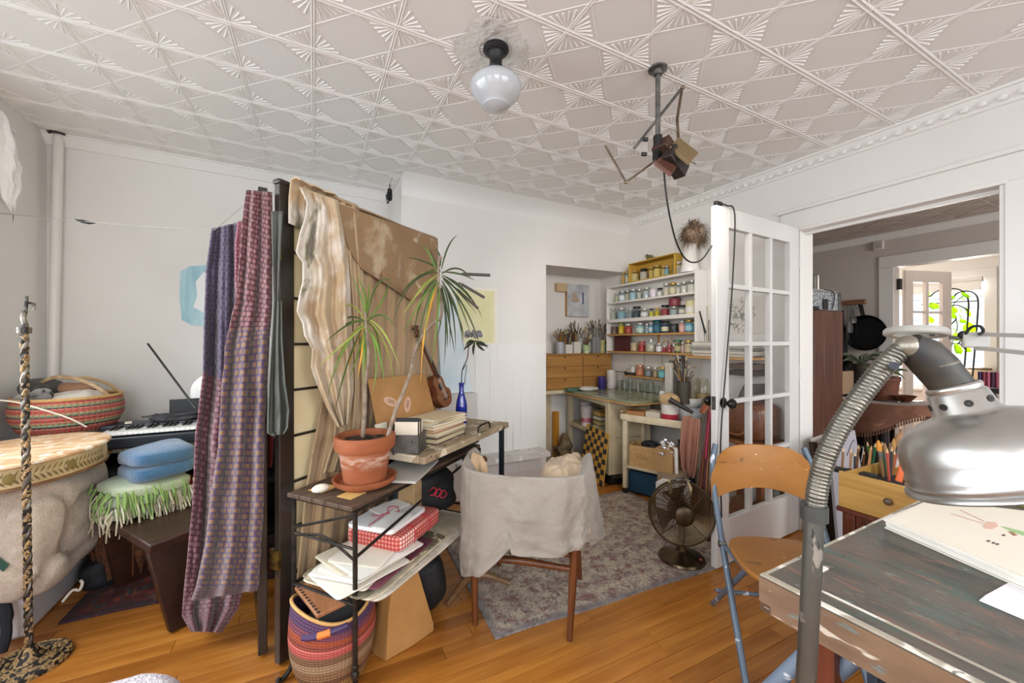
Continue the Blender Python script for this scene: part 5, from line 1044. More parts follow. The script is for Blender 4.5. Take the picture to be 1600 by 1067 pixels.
def jar(u, wpx, hpx, z, fill, lid, where, k, kind='jar', x=JX, lvl=.8, desc=None, stack=None, label_c=None, group=None):
    base = WX(u, 533.5, x); d = base.x*SY+base.y*CY; rr = wpx*d/FPX/2; h = hpx*d/FPX; base.z = z
    desc = desc or ('glass jar of %s' % fill[1])
    o = T('glass_jar' if kind == 'jar' else 'paint_tin', '%s, %s from chimney end, %s' % (desc, ORD[k], where), 'jar' if kind == 'jar' else 'tin', base, 0, group or 'jars '+where)
    hb = h*(.86 if lid else .98)
    if kind == 'jar':
        G().lathe([(.001, .001), (rr*.9, .001), (rr, rr*.12), (rr, hb*.84), (rr*.84, hb*.95), (rr*.84, hb)], base, 16).build('glass', JG, o)
        if lvl > 0: G().lathe([(.001, .003), (rr*.86, .003), (rr*.95, rr*.14), (rr*.95, hb*lvl), (.001, hb*lvl)], base, 14).build('pigment', mat(fill[0], .8, col2=None, bump=.3, bs=60), o)
        if lid: G().lathe([(.001, h), (rr*.86, h), (rr*.9, h-.003), (rr*.9, hb*.96), (rr*.84, hb*.96)], base, 16).build('lid', mat(lid, .35, .5), o)
    else:
        G().lathe([(.001, 0), (rr, 0), (rr*1.03, .003), (rr, .006), (rr, h-.006), (rr*1.03, h-.003), (rr, h), (rr*.9, h-.003), (.001, h-.003)], base, 18).build('tin_body', mat(fill[0], .45), o)
        if lid: G().lathe([(rr*1.0, h-.004), (rr*1.04, h-.002), (rr*1.0, h+.001), (rr*.8, h-.001), (.001, h-.001)], base, 18).build('lid', mat(lid, .4, .4), o)
    if label_c: G().lathe([(rr*1.012, hb*.18), (rr*1.012, hb*.62)], base, 16).build('label', mat(label_c, .7), o)
    return o
GRYL, GOLD, BLKL = 'B9B8B4', 'B79A54', '2A2A2C'
# tier 1, in and around the yellow crate
w1 = 'top of white shelf'
for k, (u, w_, h, f, lid, lc) in enumerate([(973.5, 6, 21, ('C9A45C', 'ochre powder'), GOLD, None), (980.5, 7, 21, ('9FB0A8', 'grey-green powder'), GOLD, 'D8D4BC')]): jar(u, w_, h, TIERS[0], f, lid, w1, k, label_c=lc)
jar(1060, 16, 21, TIERS[0], ('B5AFA4', 'pale grey powder'), GRYL, 'beside yellow crate', 0, label_c='9E9C90')
cr = T('yellow_crate', 'open yellow wooden crate lying on its side on top of the white shelf', 'crate', (2.86, 2.75, 1.85))
YEL = wood('C49A3A', 'D6B04E', 1, 3, .55); ya, yb_ = 2.475, 3.045
for a in (((2.80, ya, 1.851), (2.925, yb_, 1.861)), ((2.80, ya, 2.03), (2.925, yb_, 2.04)), ((2.80, ya, 1.861), (2.925, ya+.012, 2.03)), ((2.80, yb_-.012, 1.861), (2.925, yb_, 2.03)), ((2.917, ya+.012, 1.861), (2.925, yb_-.012, 2.03))): G().box2(*a).build('crate_panel', YEL, cr, bevel=.002)
for k, (u, w_, h, f, lid) in enumerate([(992, 12, 18, ('C9B888', 'straw coloured powder'), GOLD), (1006, 12, 18, ('B8B2A6', 'stone grey powder'), BLKL), (1018, 9, 19, ('C0A85A', 'mustard powder'), GOLD), (1027, 12, 20, ('D2BC6A', 'yellow powder'), GOLD), (1037, 8, 17, ('B7A468', 'sand powder'), GOLD), (1042, 7, 16, ('7FB4C0', 'light blue powder'), GRYL)]): jar(u, w_, h, 1.862, f, lid, 'inside yellow crate', k)
# bird on the crate
bp = WX(1015, 391, 2.86); bp.z = 2.041; r = T('bird_ornament', 'small olive bird figurine perched on the yellow crate', 'ornament', bp)
BM_ = mat('7A7240', .6, col2='57522E', vs=40); M3 = Matrix.Rotation(rad(90), 3, 'Z')
G().ball(bp+V((0, 0, .028)), (.022, .042, .024), 14, 10).build('body', BM_, r); G().ball(bp+V((0, .032, .048)), .017, 12, 8).build('head', BM_, r)
G().tube([bp+V((0, .046, .05)), bp+V((0, .062, .047))], [.006, .001], 6).build('beak', mat('4A3A20', .5), r); G().bar(bp+V((0, -.03, .025)), bp+V((0, -.085, .012)), .018, .005).build('tail', BM_, r)
# white vase with a fluffy grass head
vp = V((2.86, 2.335, 1.85)); vp = WX(1078, 425, 2.84); vp.z = 1.851
r = T('fluffy_vase', 'tall white vase with a thick brown fur-like tuft on the end of the white shelf', 'vase', vp)
G().lathe([(.001, 0), (.075, 0), (.078, .01), (.066, .06), (.055, .14), (.052, .2), (.058, .25), (.05, .25), (.045, .2), (.001, .02)], vp, 28).build('vase_body', mat('E8E6E3', .3), r)
g = G()
for k in range(700):
    a = R(0, 6.28); e = R(-.9, 1.45); d = V((math.cos(a)*math.cos(e), math.sin(a)*math.cos(e), math.sin(e))); c = vp+V((-.02, -.05, .305)); L = R(.10, .175)
    p = c+d*.02; s_ = d.cross(V((0, 0, 1))).normalized()*R(.003, .006); m_ = c+d*L*.6+V((0, 0, .012)); q = c+d*L+V((0, 0, -.06*R(.2, 1)))
    g.add([p-s_, p+s_, m_+s_*.9, m_-s_*.9, q], [(0, 1, 2, 3), (3, 2, 4)])
for q in g.v: q.x = min(q.x, 2.922)
t = NT('tuft'); g.ball(vp+V((-.02, -.05, .305)), (.085, .10, .075), 10, 8); g.build('fur_tuft', t.col(t.ramp(t.noise(28, stretch=(1, 1, .4)), [(.35, '5C4A3C'), (.5, '8E7660'), (.65, 'B8A48E')])).fin(.95), r, kind='stuff')
# tier 2
w2 = 'second tier of white shelf'
for k, (u, w_, h, f, lid, lc) in enumerate([(964.5, 8, 15, ('C2C09A', 'pale green powder'), GRYL, None), (972.5, 11, 17, ('A9C2CC', 'ice blue powder'), GRYL, 'DDE4E6'), (980.5, 7, 17, ('C9C2AC', 'putty powder'), GRYL, None), (989.5, 13, 18, ('9CBCCB', 'sky blue powder'), GRYL, None), (999, 8, 17, ('C2BCB0', 'warm grey powder'), GRYL, None), (1010, 11, 18, ('B4C2C6', 'blue grey powder'), GRYL, None), (1021, 12, 19, ('D8CFD6', 'lilac white powder'), None, 'DAD2DC'), (1031, 8, 14, ('C8C4BA', 'chalk white powder'), BLKL, 'D9D9D4'), (1041.5, 11, 20, ('CCC6B6', 'bone coloured powder'), GRYL, None), (1051.5, 11, 20, ('C4BC9C', 'buff powder'), GOLD, 'CBC6A4'), (1060, 7, 18, ('CDC9C0', 'off-white powder'), GRYL, None), (1069, 10, 19, ('D6D3CC', 'white powder'), GRYL, None), (1081, 14, 20, ('D9D6D0', 'bright white powder'), GRYL, None)]): jar(u, w_, h, TIERS[1], f, lid, w2, k, label_c=lc, lvl=.72)
# tier 3
w3 = 'third tier of white shelf'
T3 = [(958, 10, 18, ('AEB0A4', 'grey powder'), GRYL, None), (971, 14, 18, ('86A9B8', 'dusty blue powder'), GRYL, None), (985, 7, 16, ('8A949C', 'slate powder'), GRYL, None), (995, 13, 18, ('3E4650', 'dark slate powder'), BLKL, None), (1007, 12, 14, ('B6B6B4', 'silver grey powder'), GRYL, 'D8D8D6'), (1018, 8, 13, ('BFB64C', 'lemon powder'), BLKL, None), (1027, 8, 14, ('C6B034', 'bright yellow powder'), GOLD, None), (1039, 13, 17, ('93343E', 'raspberry red powder'), BLKL, None), (1053, 13, 14, ('9AA6A8', 'blue-grey powder'), GRYL, None), (1066, 11, 15, ('8A8C74', 'olive grey powder'), BLKL, 'C9C8BC')]
for k, (u, w_, h, f, lid, lc) in enumerate(T3): jar(u, w_, h, TIERS[2], f, lid, w3, k, label_c=lc, lvl=.75)
d_ = WX(1053, 533, JX); jar(1054, 17, 12, TIERS[2]+14.3*(d_.x*SY+d_.y*CY)/FPX, ('7E3640', 'dark red'), '5E2A32', 'stacked on a grey jar', 0, 'tin', desc='squat dark red paint tin')
jar(1080.5, 18, 21, TIERS[2], ('D8D2A8', 'cream'), 'C8C040', 'third tier by the door', 0, 'tin', desc='large cream paint tin with lime rim', label_c='E4E2E0')
# tier 4
w4 = 'fourth tier of white shelf'
T4 = [(960, 11, 14, ('6A5246', 'brown shards'), None, None), (971, 10, 17, ('D8B41E', 'chrome yellow paint'), 'A9B060', None), (982, 12, 16, ('A83E36', 'vermilion paint'), GRYL, None), (1000.5, 14, 17, ('8FB9BC', 'pale turquoise paint'), GRYL, 'B7CCC0'), (1011, 7, 15, ('98A6B0', 'grey-blue paint'), GRYL, None), (1017.5, 8, 17, ('6AA0C0', 'clear blue paint'), GRYL, 'C9DDE8'), (1027, 13, 20, ('1E5C70', 'deep teal paint'), '1B6A78', '3C6E80'), (1040, 13, 18, ('2A3A62', 'navy paint'), BLKL, 'D8D6B4'), (1052.5, 15, 14, ('22262E', 'black-blue paint'), BLKL, None), (1066, 10, 19, ('D89A94', 'salmon pink paint'), GRYL, 'DCB4AE'), (1077, 13, 20, ('5E9CB8', 'azure paint'), GOLD, '9CC6D4'), (1086, 8, 16, ('3E86A0', 'peacock blue paint'), GRYL, None)]
for k, (u, w_, h, f, lid, lc) in enumerate(T4): jar(u, w_, h, TIERS[3], f, lid, w4, k, label_c=lc, lvl=.85)
# tier 5
w5 = 'bottom pine tier'
g = G(); a, b = WX(960, 547, 2.84), WX(985, 547, 2.84); g.box2((2.835, b.y, 1.169), (2.85, a.y, 1.325)); g.build('maroon_panel', splat(('4A1E22', '55262A'), [('D8D0CC', 40, .72)], 9), at=((2.84, (a.y+b.y)/2, 1.169)), label='maroon painted board standing at the chimney end of the bottom tier', cat='board', bevel=.002)
T5 = [(991, 12, 17, ('C0A98A', 'crumbled biscuit coloured chalk'), None, None), (1003, 11, 16, ('B03830', 'scarlet paint'), 'A83E36', None), (1030, 10, 14, ('CFD4D6', 'white paint'), GRYL, 'E6E8EA'), (1038.5, 8, 10, ('A83444', 'crimson paint'), GRYL, None), (1046, 8, 12, ('A44A4C', 'brick red paint'), 'B8484C', None), (1053, 8, 14, ('8E4A52', 'dull rose paint'), GRYL, None), (1059.5, 11, 20, ('6A7A4A', 'moss green paint'), '1E7A5A', 'B9B48C'), (1067, 7, 17, ('C9A6A0', 'pale rose paint'), GRYL, None), (1076, 13, 20, ('D2C2A2', 'beige paint'), GOLD, None), (1085, 11, 17, ('68A6B8', 'aqua paint'), GRYL, '9CC6CE')]
for k, (u, w_, h, f, lid, lc) in enumerate(T5): jar(u, w_, h, TIERS[4], f, lid, w5, k, label_c=lc, lvl=.82)
jar(1016.5, 16, 24, TIERS[4], ('B8B09E', 'dried stalks'), None, 'middle of bottom tier', 0, lvl=.5, desc='tall wide clear jar of dried stalks')
for k in range(7):
    u = 1036+k*4.2; p = WX(u, 542, 2.83); p.z = 1.168+.085+.012*math.sin(k*2); o = G(); o.tube([p, p+V((0, R(-.03, .03), R(.02, .035)))], .0075, 7); o.build('paint_tube', mat(['9C8A5C', 'C2AA86', '6E6A60', 'B8926A', '8A7A64', 'BFA27A', '7A6A5A'][k], .5, .2), at=p, label='crumpled paint tube lying across the small red jars', cat='paint tube', group='paint tubes on the small red jars')
# small brushes and palette knives hung on the end of the shelf
for k, (u, v, u2, v2, lab) in enumerate(((1093, 486, 1102, 520, 'long black palette knife hung on the end panel of the white shelf'), (1105, 478, 1106, 545, 'pale wooden stick standing beside the white shelf'), (1101, 518, 1104, 545, 'grey scraper hung below the black palette knife'), (1108, 500, 1109, 540, 'thin grey brush hung behind the open door'))):
    p, q = WX(u, v, 2.78+.03*(k > 0)), WX(u2, v2, 2.78+.03*(k > 0)); o = G(); o.tube([p, p.lerp(q, .6), q], [.006, .007, .010 if k != 2 else .02], 7); o.build('palette_knife' if k != 1 else 'wooden_stick', [BLACK, mat('B9AF9E', .6), STEEL, STEEL][k], at=p, label=lab, cat='tool')
G().box2((2.80, 1.9, 1.155), (2.925, 2.245, 1.172)).build('pine_shelf', PINE, at=(2.86, 2.07, 1.16), label='short pine board continuing the bottom tier behind the open door', cat='shelf', bevel=.002)
# board-clad wall under the shelf
t = S('trim_13', G().box2((2.918, 2.3, .78), (2.93, 3.17, 1.14)), mat('DEDAD2', .5))
for yy in (2.5, 2.72, 2.95): G().box2((2.9165, yy, .78), (2.9185, yy+.004, 1.14)).build('board_seam', mat('8A857C', .8), t)
LSZ = .93; G().box2((2.80, 2.62, LSZ-.014), (2.917, 3.12, LSZ)).build('pine_shelf', PINE, at=(2.86, 2.85, LSZ), label='narrow pine shelf just above the green desk top', cat='shelf', bevel=.002)
w6 = 'narrow pine shelf'
for k, (u, w_, h, f, lid, lc) in enumerate([(989.5, 9, 17, ('D9D6D0', 'white plaster'), None, 'DCDCD8'), (1000, 14, 17, ('C07A56', 'terracotta chips'), 'C88A68', None), (1013, 12, 16, ('7E828A', 'graphite dust'), GRYL, None), (1024, 8, 16, ('A8906A', 'umber powder with a red foot'), GRYL, None), (1036, 15, 18, ('5CA8B0', 'turquoise paint'), GOLD, '7CBCC0')]): jar(u, w_, h, LSZ, f, lid, w6, k, x=2.86, label_c=lc, lvl=.8)
c = WX(972, 580, 2.86); c.z = LSZ; c.y = 3.07
r = T('frying_pan', 'small dark pan heaped with scraps at the end of the narrow pine shelf', 'pan', c); G().lathe([(.001, .0), (.06, .0), (.075, .03), (.078, .03), (.064, -.002+.003), (.001, .004)], c, 24).build('pan_body', mat('4A4844', .5, .5), r); G().bar(c+V((-.06, .04, .028)), c+V((-.14, .09, .034)), .014, .007).build('handle', BLACK, r)
heap('scraps', c+V((0, 0, .037)), (.11, .11, .05), cloth('B9B2A4', '8A8274', 30), 'pale scraps heaped in the small dark pan', 'scraps', .008)
# ================================================================ alcove: drawers, brushes, picture, desk
DZ = .775
DT = splat(('7C8268', '8E9078'), [('5E6A54', 6, .58), ('B0A88C', 14, .63), ('C26A34', 7, .73), ('D8D4C8', 40, .72)], 4, .22, (1, 1, 1), .05)
CRW = mat('CFC3A4', .45, col2='C2B594', vs=8)
r = T('work_desk', 'long cream cupboard desk with a glossy green painted top in the alcove', 'desk', (2.6, 3.0, 0))
dp = [(2.27, 3.64), (2.31, 2.53), (2.36, 2.47), (2.925, 2.45), (2.925, 3.64)]
G().prism(dp, DZ-.022, DZ).build('green_top', DT, r, bevel=.004)
e = [(2.268, 3.64), (2.306, 2.522), (2.302, 2.522), (2.264, 3.64)]
G().prism(dp, DZ-.034, DZ-.0225).build('wooden_edge', PINE, r)
CF = Fr((2.43, 3.58), (-.12, -.83))   # along the cupboard front, towards the camera
for a0, a1, b0, b1, z0, z1, nm in ((0, .05, 0, .05, 0, DZ-.035, 'post'), (.77, .83, 0, .07, .09, DZ-.035, 'post'), (0, .825, 0, .02, DZ-.085, DZ-.035, 'apron'), (0, .825, .01, .40, .40, .42, 'shelf'), (0, .825, 0, .025, .385, .42, 'shelf_edge'), (.0, .825, .42, .44, .05, DZ-.04, 'back_panel'), (.80, .825, .03, .42, .05, DZ-.04, 'end_panel'), (.02, .825, .04, .42, .06, .08, 'bottom_board')):
    g = G(); CF.box(g, a0, a1, b0, b1, z0, z1); g.build(nm, CRW, r, bevel=.003)
g = G(); CF.box(g, .75, .825, .01, .4, 0, .09); g.build('plinth', BLACK, r)
# two stacks of small drawers standing on the desk against the alcove wall
DRW = wood('9C6C34', 'B68648', 0, 3, .5)
for nm, x0, x1, nd, lab in ((0, 2.06, 2.508, 3, 'honey pine chest of three drawers in the alcove, nearer the chimney breast'), (1, 2.513, 2.895, 3, 'honey pine chest of three drawers in the alcove corner, behind the mugs')):
    zb = DZ+.001; y0 = 3.40; r = T('drawer_chest', lab, 'drawers', ((x0+x1)/2, 3.5, zb), 0, 'drawer chests on the alcove desk')
    hh = .115; G().box2((x0, y0+.012, zb), (x1, 3.64, zb+nd*hh+.012)).build('carcass', DRW, r, bevel=.002)
    for k in range(nd):
        d = G().box2((x0+.006, y0, zb+.006+k*hh), (x1-.006, y0+.012, zb+k*hh+hh-.002)).build('drawer', DRW, r, bevel=.003)
        xm = (x0+x1)/2; G().prism([(-.009, 0), (.009, 0), (.009, -.008), (0, -.022), (-.009, -.008)], 0, .001, Matrix(((1, 0, 0, xm), (0, 0, -1, y0-.0002), (0, 1, 0, zb+k*hh+hh-.004), (0, 0, 0, 1)))).build('finger_notch', mat('2A1708', .8), d)
G().box2((1.94, 3.39, DZ-.035), (2.28, 3.645, DZ)).build('support_board', CRW, at=(2.1, 3.5, DZ), label='cream board extending the desk under the drawer chests in the alcove', cat='board', bevel=.002)
G().box2((1.945, 3.63, 0), (2.26, 3.648, DZ-.036)).build('alcove_plinth', CRW, at=(2.1, 3.62, 0), label='cream panel under the alcove board', cat='panel')
ZC_ = DZ+.001+3*.115+.012
G().box2((2.06, 3.39, ZC_), (2.90, 3.645, ZC_+.008)).build('top_board', DRW, at=(2.4, 3.5, ZC_), label='thin pine board laid over both drawer chests', cat='board', bevel=.001); ZC_ += .008
def SHORT(s): return s.split(' holding')[0].split(' crammed')[0].split(' of old')[0]
def brushpot(u, wpx, hpx, m, lab, nb, cols, spread, hts, sq=False, group='pots of brushes on the drawer chests', y=3.5, z=None, x=None):
    c = WY(u, 533.5, y) if x is None else WX(u, 533.5, x); d = c.x*SY+c.y*CY; rr = wpx*d/FPX/2; h = hpx*d/FPX; c.z = ZC_ if z is None else z
    o = T('brush_pot', lab, 'pot', c, 0, group)
    if sq: G().box(c+V((0, 0, h/2)), (rr*2, rr*1.6, h)).build('pot', m, o, bevel=.003)
    else: G().lathe([(.001, 0), (rr*.92, 0), (rr, h), (rr*.92, h), (rr*.85, .01), (.001, .01)], c, 18).build('pot', m, o)
    for k in range(nb):
        a = R(0, 6.28); L = h+R(*hts); q = V((math.cos(a), math.sin(a)*.5, 0)); p0 = c+q*rr*.3+V((0, 0, h*.9)); p1 = c+q*(rr*.6+spread*R(.2, 1))+V((0, 0, L)); cc = random.choice(cols)
        p = T('paint_brush', 'used artist brush in the %s' % SHORT(lab), 'brush', p0, 0, 'brushes in the %s' % SHORT(lab))
        dd = (p1-p0); G().tube([p0, p0+dd*.72], [.0026, .004], 6).build('handle', mat(cc, .5), p); G().tube([p0+dd*.72, p0+dd*.82], [.0045, .0055], 6).build('ferrule', STEEL, p); G().tube([p0+dd*.82, p0+dd*.92, p1], [.006, .007, .002], 6).build('bristles', mat(random.choice(['8A7458', '4A3A2C', 'B7A688', '5E4E3E']), .9), p)
BC2 = ['6A4A2A', '3A2A20', '8A6A40', '4C4A48', 'A07838', '2A3240', 'B8A890', '70503A']
brushpot(875, 14, 18, mat('A4A6AA', .3), 'squat grey glass jar holding brushes, at the chimney end of the drawer chests', 18, BC2, .07, (.06, .16))
brushpot(887, 12, 14, mat('D2CFC8', .5), 'low white square tub holding brushes on the drawer chests', 15, BC2, .06, (.08, .18), True)
brushpot(899.5, 13, 18, mat('D0CEC4', .5), 'white square pot crammed with tall brushes on the drawer chests', 24, BC2, .08, (.1, .24), True)
brushpot(915.5, 11, 13, mat('8CAA5C', .5, col2='DDE4CC', vs=16), 'small green and white printed tin holding brushes', 10, BC2, .06, (.06, .14))
brushpot(929, 14, 25, mat('8E9094', .4, .4, col2='A6A8AA', vs=9, stretch=(8, 8, .3)), 'tall grey tin crammed with thin brushes near the alcove corner', 20, ['7A7670', '9A948A', '5E5A56', 'A8977C'], .07, (.08, .2), True)
brushpot(941, 11, 20, mat('C4BE84', .5, col2='A4A06A', vs=20), 'yellow speckled pot crammed with thin brushes near the alcove corner', 18, ['7A7670', '9A948A', '5E5A56'], .07, (.08, .2))
c = WY(952.5, 551, 3.44); c.z = ZC_; d = c.x*SY+c.y*CY; rr = 12*d/FPX/2; h = 16*d/FPX
r = T('printed_tin', 'blue and white printed tin with a black lid beside the yellow brush pot', 'tin', c); G().lathe([(.001, 0), (rr, 0), (rr, h), (.001, h)], c, 20).build('tin_body', mat('2E8AA0', .4, col2='C4DCE0', vs=14), r); G().lathe([(rr*1.02, h*.9), (rr*1.02, h+.012), (rr*.9, h+.014), (.001, h+.014)], c, 20).build('lid', BLACK, r)
heap('straw_hat', V((2.42, 3.585, ZC_+.165)), (.22, .1, .15), mat('8A744A', .9, col2='6A5836', vs=30, bump=1, bs=80), 'brown straw bundle behind the squat grey brush jar', 'bundle', .01, M3=None)
bpy.data.objects['straw_hat'].name = 'straw_bundle'
G().box((2.42, 3.585, ZC_+.045), (.16, .08, .09)).build('carton', mat('5A5048', .7), at=(2.42, 3.585, ZC_), label='low dark carton under the straw bundle in the alcove', cat='box', bevel=.002)
for k, (u, v, m, lab) in enumerate(((915, 518, mat('B8A888', .6), 'wide flat brush with a beige bristle head among the pots'), (920, 530, mat('D8D0B8', .6), 'pale flat scraper leaning among the brush pots'))):
    p = WY(u, v, 3.52); q = p+V((R(-.02, .02), 0, -.14)); g = G(); g.bar(q, p, .014, .012).bar(p, p+V((.01, 0, .05)), .05, .014); g.build('flat_brush', m, at=q, label=lab, cat='brush')
# little painting in the alcove and a wooden block beside it
r = T('small_painting', 'small grey-blue still life on a wooden panel hung in the alcove', 'picture', WY(904, 469, YB))
a, b = WY(886, 443, YB-.04), WY(920, 495, YB-.04); G().box2((a.x, YB-.04, b.z), (b.x, YB-.001, a.z)).build('panel', wood('A9763E', 'C09050', 2, 5), r, bevel=.002)
t = NT('still_life'); G().box2((a.x+.001, YB-.0425, b.z), (b.x, YB-.0405, a.z)).build('paint_layer', t.col(t.ramp(t.noise(9, detail=3), [(.3, 'A4A8B0'), (.55, 'C2C6CA'), (.7, 'D2CEC8')])).fin(.7), r)
q = WY(911, 466, YB-.043); G().box(q, (.016, .002, .13)).build('painted_bottle', mat('2E3E7A', .7), r); q = WY(900, 466, YB-.043); G().prism([(-.07, -.04), (.0, -.05), (.05, -.03), (0, .05), (-.03, .07), (-.05, .0)], 0, .0015, Matrix(((1, 0, 0, q.x), (0, 0, -1, q.y), (0, 1, 0, q.z), (0, 0, 0, 1)))).build('painted_pear', mat('B49E8E', .7), r)
a, b = WY(870, 442, YB-.05), WY(885, 456, YB-.05); G().box2((a.x, YB-.06, b.z), (b.x, YB-.001, a.z)).build('wall_block', mat('C9AE86', .6), at=(a.x, YB, a.z), label='small plain wooden block fixed to the alcove wall beside the painting', cat='block', bevel=.002)
# on the green top
def mug(u, v, wpx, hpx, m, lab, hand=True, xx=None, name='mug'):
    c = WY(u, v, 3.30); c.z = DZ+.001; d = c.x*SY+c.y*CY; rr = wpx*d/FPX/2; h = hpx*d/FPX; o = T(name, lab, name, c)
    G().lathe([(.001, 0), (rr*.9, 0), (rr, .01), (rr, h), (rr*.92, h), (rr*.9, .015), (.001, .012)], c, 24).build('mug_body', m, o)
    if hand: G().tube([c+V((rr*.95+.0*k, 0, 0))+V((math.sin(k/8*math.pi)*rr*.7, 0, h*.2+h*.6*k/8)) for k in range(9)], rr*.14, 7).build('handle', m, o)
    return o
mug(940, 599.5, 12, 19, mat('322A6A', .3, col2='3E3478', vs=9), 'deep purple mug standing on the green desk top')
mug(955, 598, 14, 28, mat('D9D2CC', .4, col2='B88AA4', vs=8, lo=.5, hi=.72), 'tall white and pink patterned paper cup behind the purple mug', False, name='cup')
gb_ = WY(898, 600, 3.31); gb_.z = DZ+.0135; g = G(); g.box(gb_, (.20, .06, .025), .0); g.build('green_box', mat('4E7460', .6), at=gb_, label='flat green box at the far end of the green desk top', cat='box', bevel=.002)
rg_ = WY(920, 600, 3.22); rg_.z = DZ+.022; heap('rag', rg_, (.22, .12, .04), cloth('DCD8D2', 'B8B2A8', 12, stains=[('55524E', 22, .64)]), 'white rag with dark spots lying on the green desk top', 'rag', .01)
for k, u in enumerate((968, 976, 985, 997, 1007, 1017, 1027)):
    c = Fz(u, 606-.0*k, DZ+.001); c = WX(u, 600, 2.84); c.z = DZ+.001; rr, h = .03+.004*(k % 2), .085+.012*(k % 3); o = T('tumbler', 'upturned clear tumbler under narrow pine shelf, %s from the drawer chests' % ORD[k], 'glass', c, 0, 'upturned tumblers on the desk')
    G().lathe([(rr, 0), (rr*.8, h), (.001, h), (.001, h-.004), (rr*.76, h-.004), (rr*.95, 0)], c, 18).build('glass', glass((.9, .92, .9), 1.4), o)
c = WX(1049, 600, 2.84); c.z = DZ+.001
r = T('cream_can', 'square white oil can with a steel cap on the desk by the open door', 'can', c); G().box(c+V((0, 0, .15)), (.09, .07, .30)).build('can_body', mat('D4D0C8', .4), r, bevel=.006); G().cyl(c+V((0, 0, .3)), c+V((0, 0, .325)), .018, n=12).build('cap', STEEL, r)
c = WX(1062, 600, 2.86); c.z = DZ+.001
r = T('steel_canister', 'brushed steel canister behind the white oil can', 'canister', c); G().lathe([(.001, 0), (.05, 0), (.05, .32), (.03, .34), (.03, .36), (.001, .36)], c, 20).build('canister_body', STEEL, r)
brushpot(1068, 22, 34, mat('4A443C', .5, .3), 'big dark tin of old brushes at the near end of the desk', 22, BC2, .10, (.05, .22), group='pots of brushes at the near end of the desk', z=DZ+.001, x=2.62)
c = V((2.68, 2.50, DZ+.001))
g = G(); g.lathe([(.001, .0), (.024, .0), (.026, .06), (.022, .062), (.02, .01), (.001, .008)], c, 18); g.build('white_cup', mat('E4E2DE', .35), at=c, label='small plain white cup by the near edge of the green top', cat='cup')
for k, (u, lab, m) in enumerate(((1083, 'square clear jar behind the big brush tin', 'A8A494'), (1098, 'amber tinted clear jar nearest the open door', 'A48C64'))):
    c = WX(u, 620, 2.82); c.z = DZ+.001; o = T('glass_jar', lab, 'jar', c); G().lathe([(.001, 0), (.055, 0), (.058, .01), (.058, .15), (.045, .17), (.045, .19)], c, 18).build('glass', glass((.86, .85, .8), 1.2), o); G().lathe([(.001, .004), (.05, .004), (.05, .07), (.001, .07)], c, 16).build('pigment', mat(m, .6), o)
# in the cupboard: stacked white tubs, clear boxes; the leaning chequer board
for k, (a, b, n, z0, lab) in enumerate(((.12, .16, 5, .421, 'tall stack of white paper tubs in the desk cupboard, further from the chair'), (.30, .07, 4, .421, 'shorter stack of white paper tubs at the front of the desk cupboard'))):
    c = CF.p(a, b, z0); o = T('paper_tub', lab, 'tub', c)
    for j in range(n): G().lathe([(.045, j*.022), (.055, j*.022+.115), (.06, j*.022+.12), (.057, j*.022+.124), (.05, j*.022+.118), (.001, j*.022+.02)], c, 22).build('cup', mat('E4DEDC', .4), o)
    G().lathe([(.0485, .035), (.0525, .08)], c, 18).build('printed_band', mat('C2607A', .5), o)
for k, (a, b, w_, h, cc, lab) in enumerate(((.50, .12, .15, .20, 'C8B27A', 'clear plastic box of yellow scraps in the desk cupboard'), (.42, .28, .16, .24, 'B9A48C', 'clear jar with a patterned wrapper at the back of the desk cupboard'), (.66, .09, .15, .05, 'DAD6CC', 'flat clear plastic tray in the desk cupboard'))):
    c = CF.p(a, b, .421); o = T('plastic_box', lab, 'box', c); g = G(); g.box(c+V((0, 0, h/2)), (w_, w_*.8, h), CF.ang); g.build('box_shell', glass((.92, .92, .9), 1.5, .1), o, bevel=.006)
    for j in range(4 if h > .1 else 1): g = G(); g.box(c+V((0, 0, .02+j*h*.22)), (w_*.85, w_*.65, h*.14), CF.ang+R(-.1, .1)); g.build('contents', mat(['D9D0B4', cc, 'E0DACB', 'C9A24A'][j % 4], .7), o)
# chequer board, squares are pieces
ob, ot = CF.p(.26, -.14, .004), None
p00, p01, p11, p10 = Dp(912, 672, 3.55), Dp(958, 689, 3.35), Dp(944, 762, 3.30), Dp(898, 742, 3.50)
bl = Fz(903, 728, .01); br = Fz(946, 766, .01); lean = V((.16, .02, 0))
p00 = V((2.350, 3.12, .475)); p01 = V((2.298, 2.745, .455)); p10 = V((2.275, 3.14, .006)); p11 = V((2.235, 2.75, .006))
r = T('chequer_board', 'painted yellow and black chequered board leaning on the desk cupboard', 'board', (p10+p11)/2)
n = (p01-p00).cross(p10-p00).normalized(); n = n if n.x < 0 else -n
def bil(a, b): return p00.lerp(p01, a).lerp(p10.lerp(p11, a), b)
g = G(); q = [p00, p01, p11, p10]; g.add([p+n*.0 for p in q]+[p-n*.012 for p in q], [(0, 1, 2, 3), (7, 6, 5, 4), (0, 4, 5, 1), (1, 5, 6, 2), (2, 6, 7, 3), (3, 7, 4, 0)]); g.build('board_back', mat('C9A24E', .5), r)
CH = [splat(('C8963A', 'D0A24C'), [('7A5A2A', 30, .66)], 9, .5), splat(('26282C', '34363A'), [('9A9A98', 30, .68)], 9, .5)]
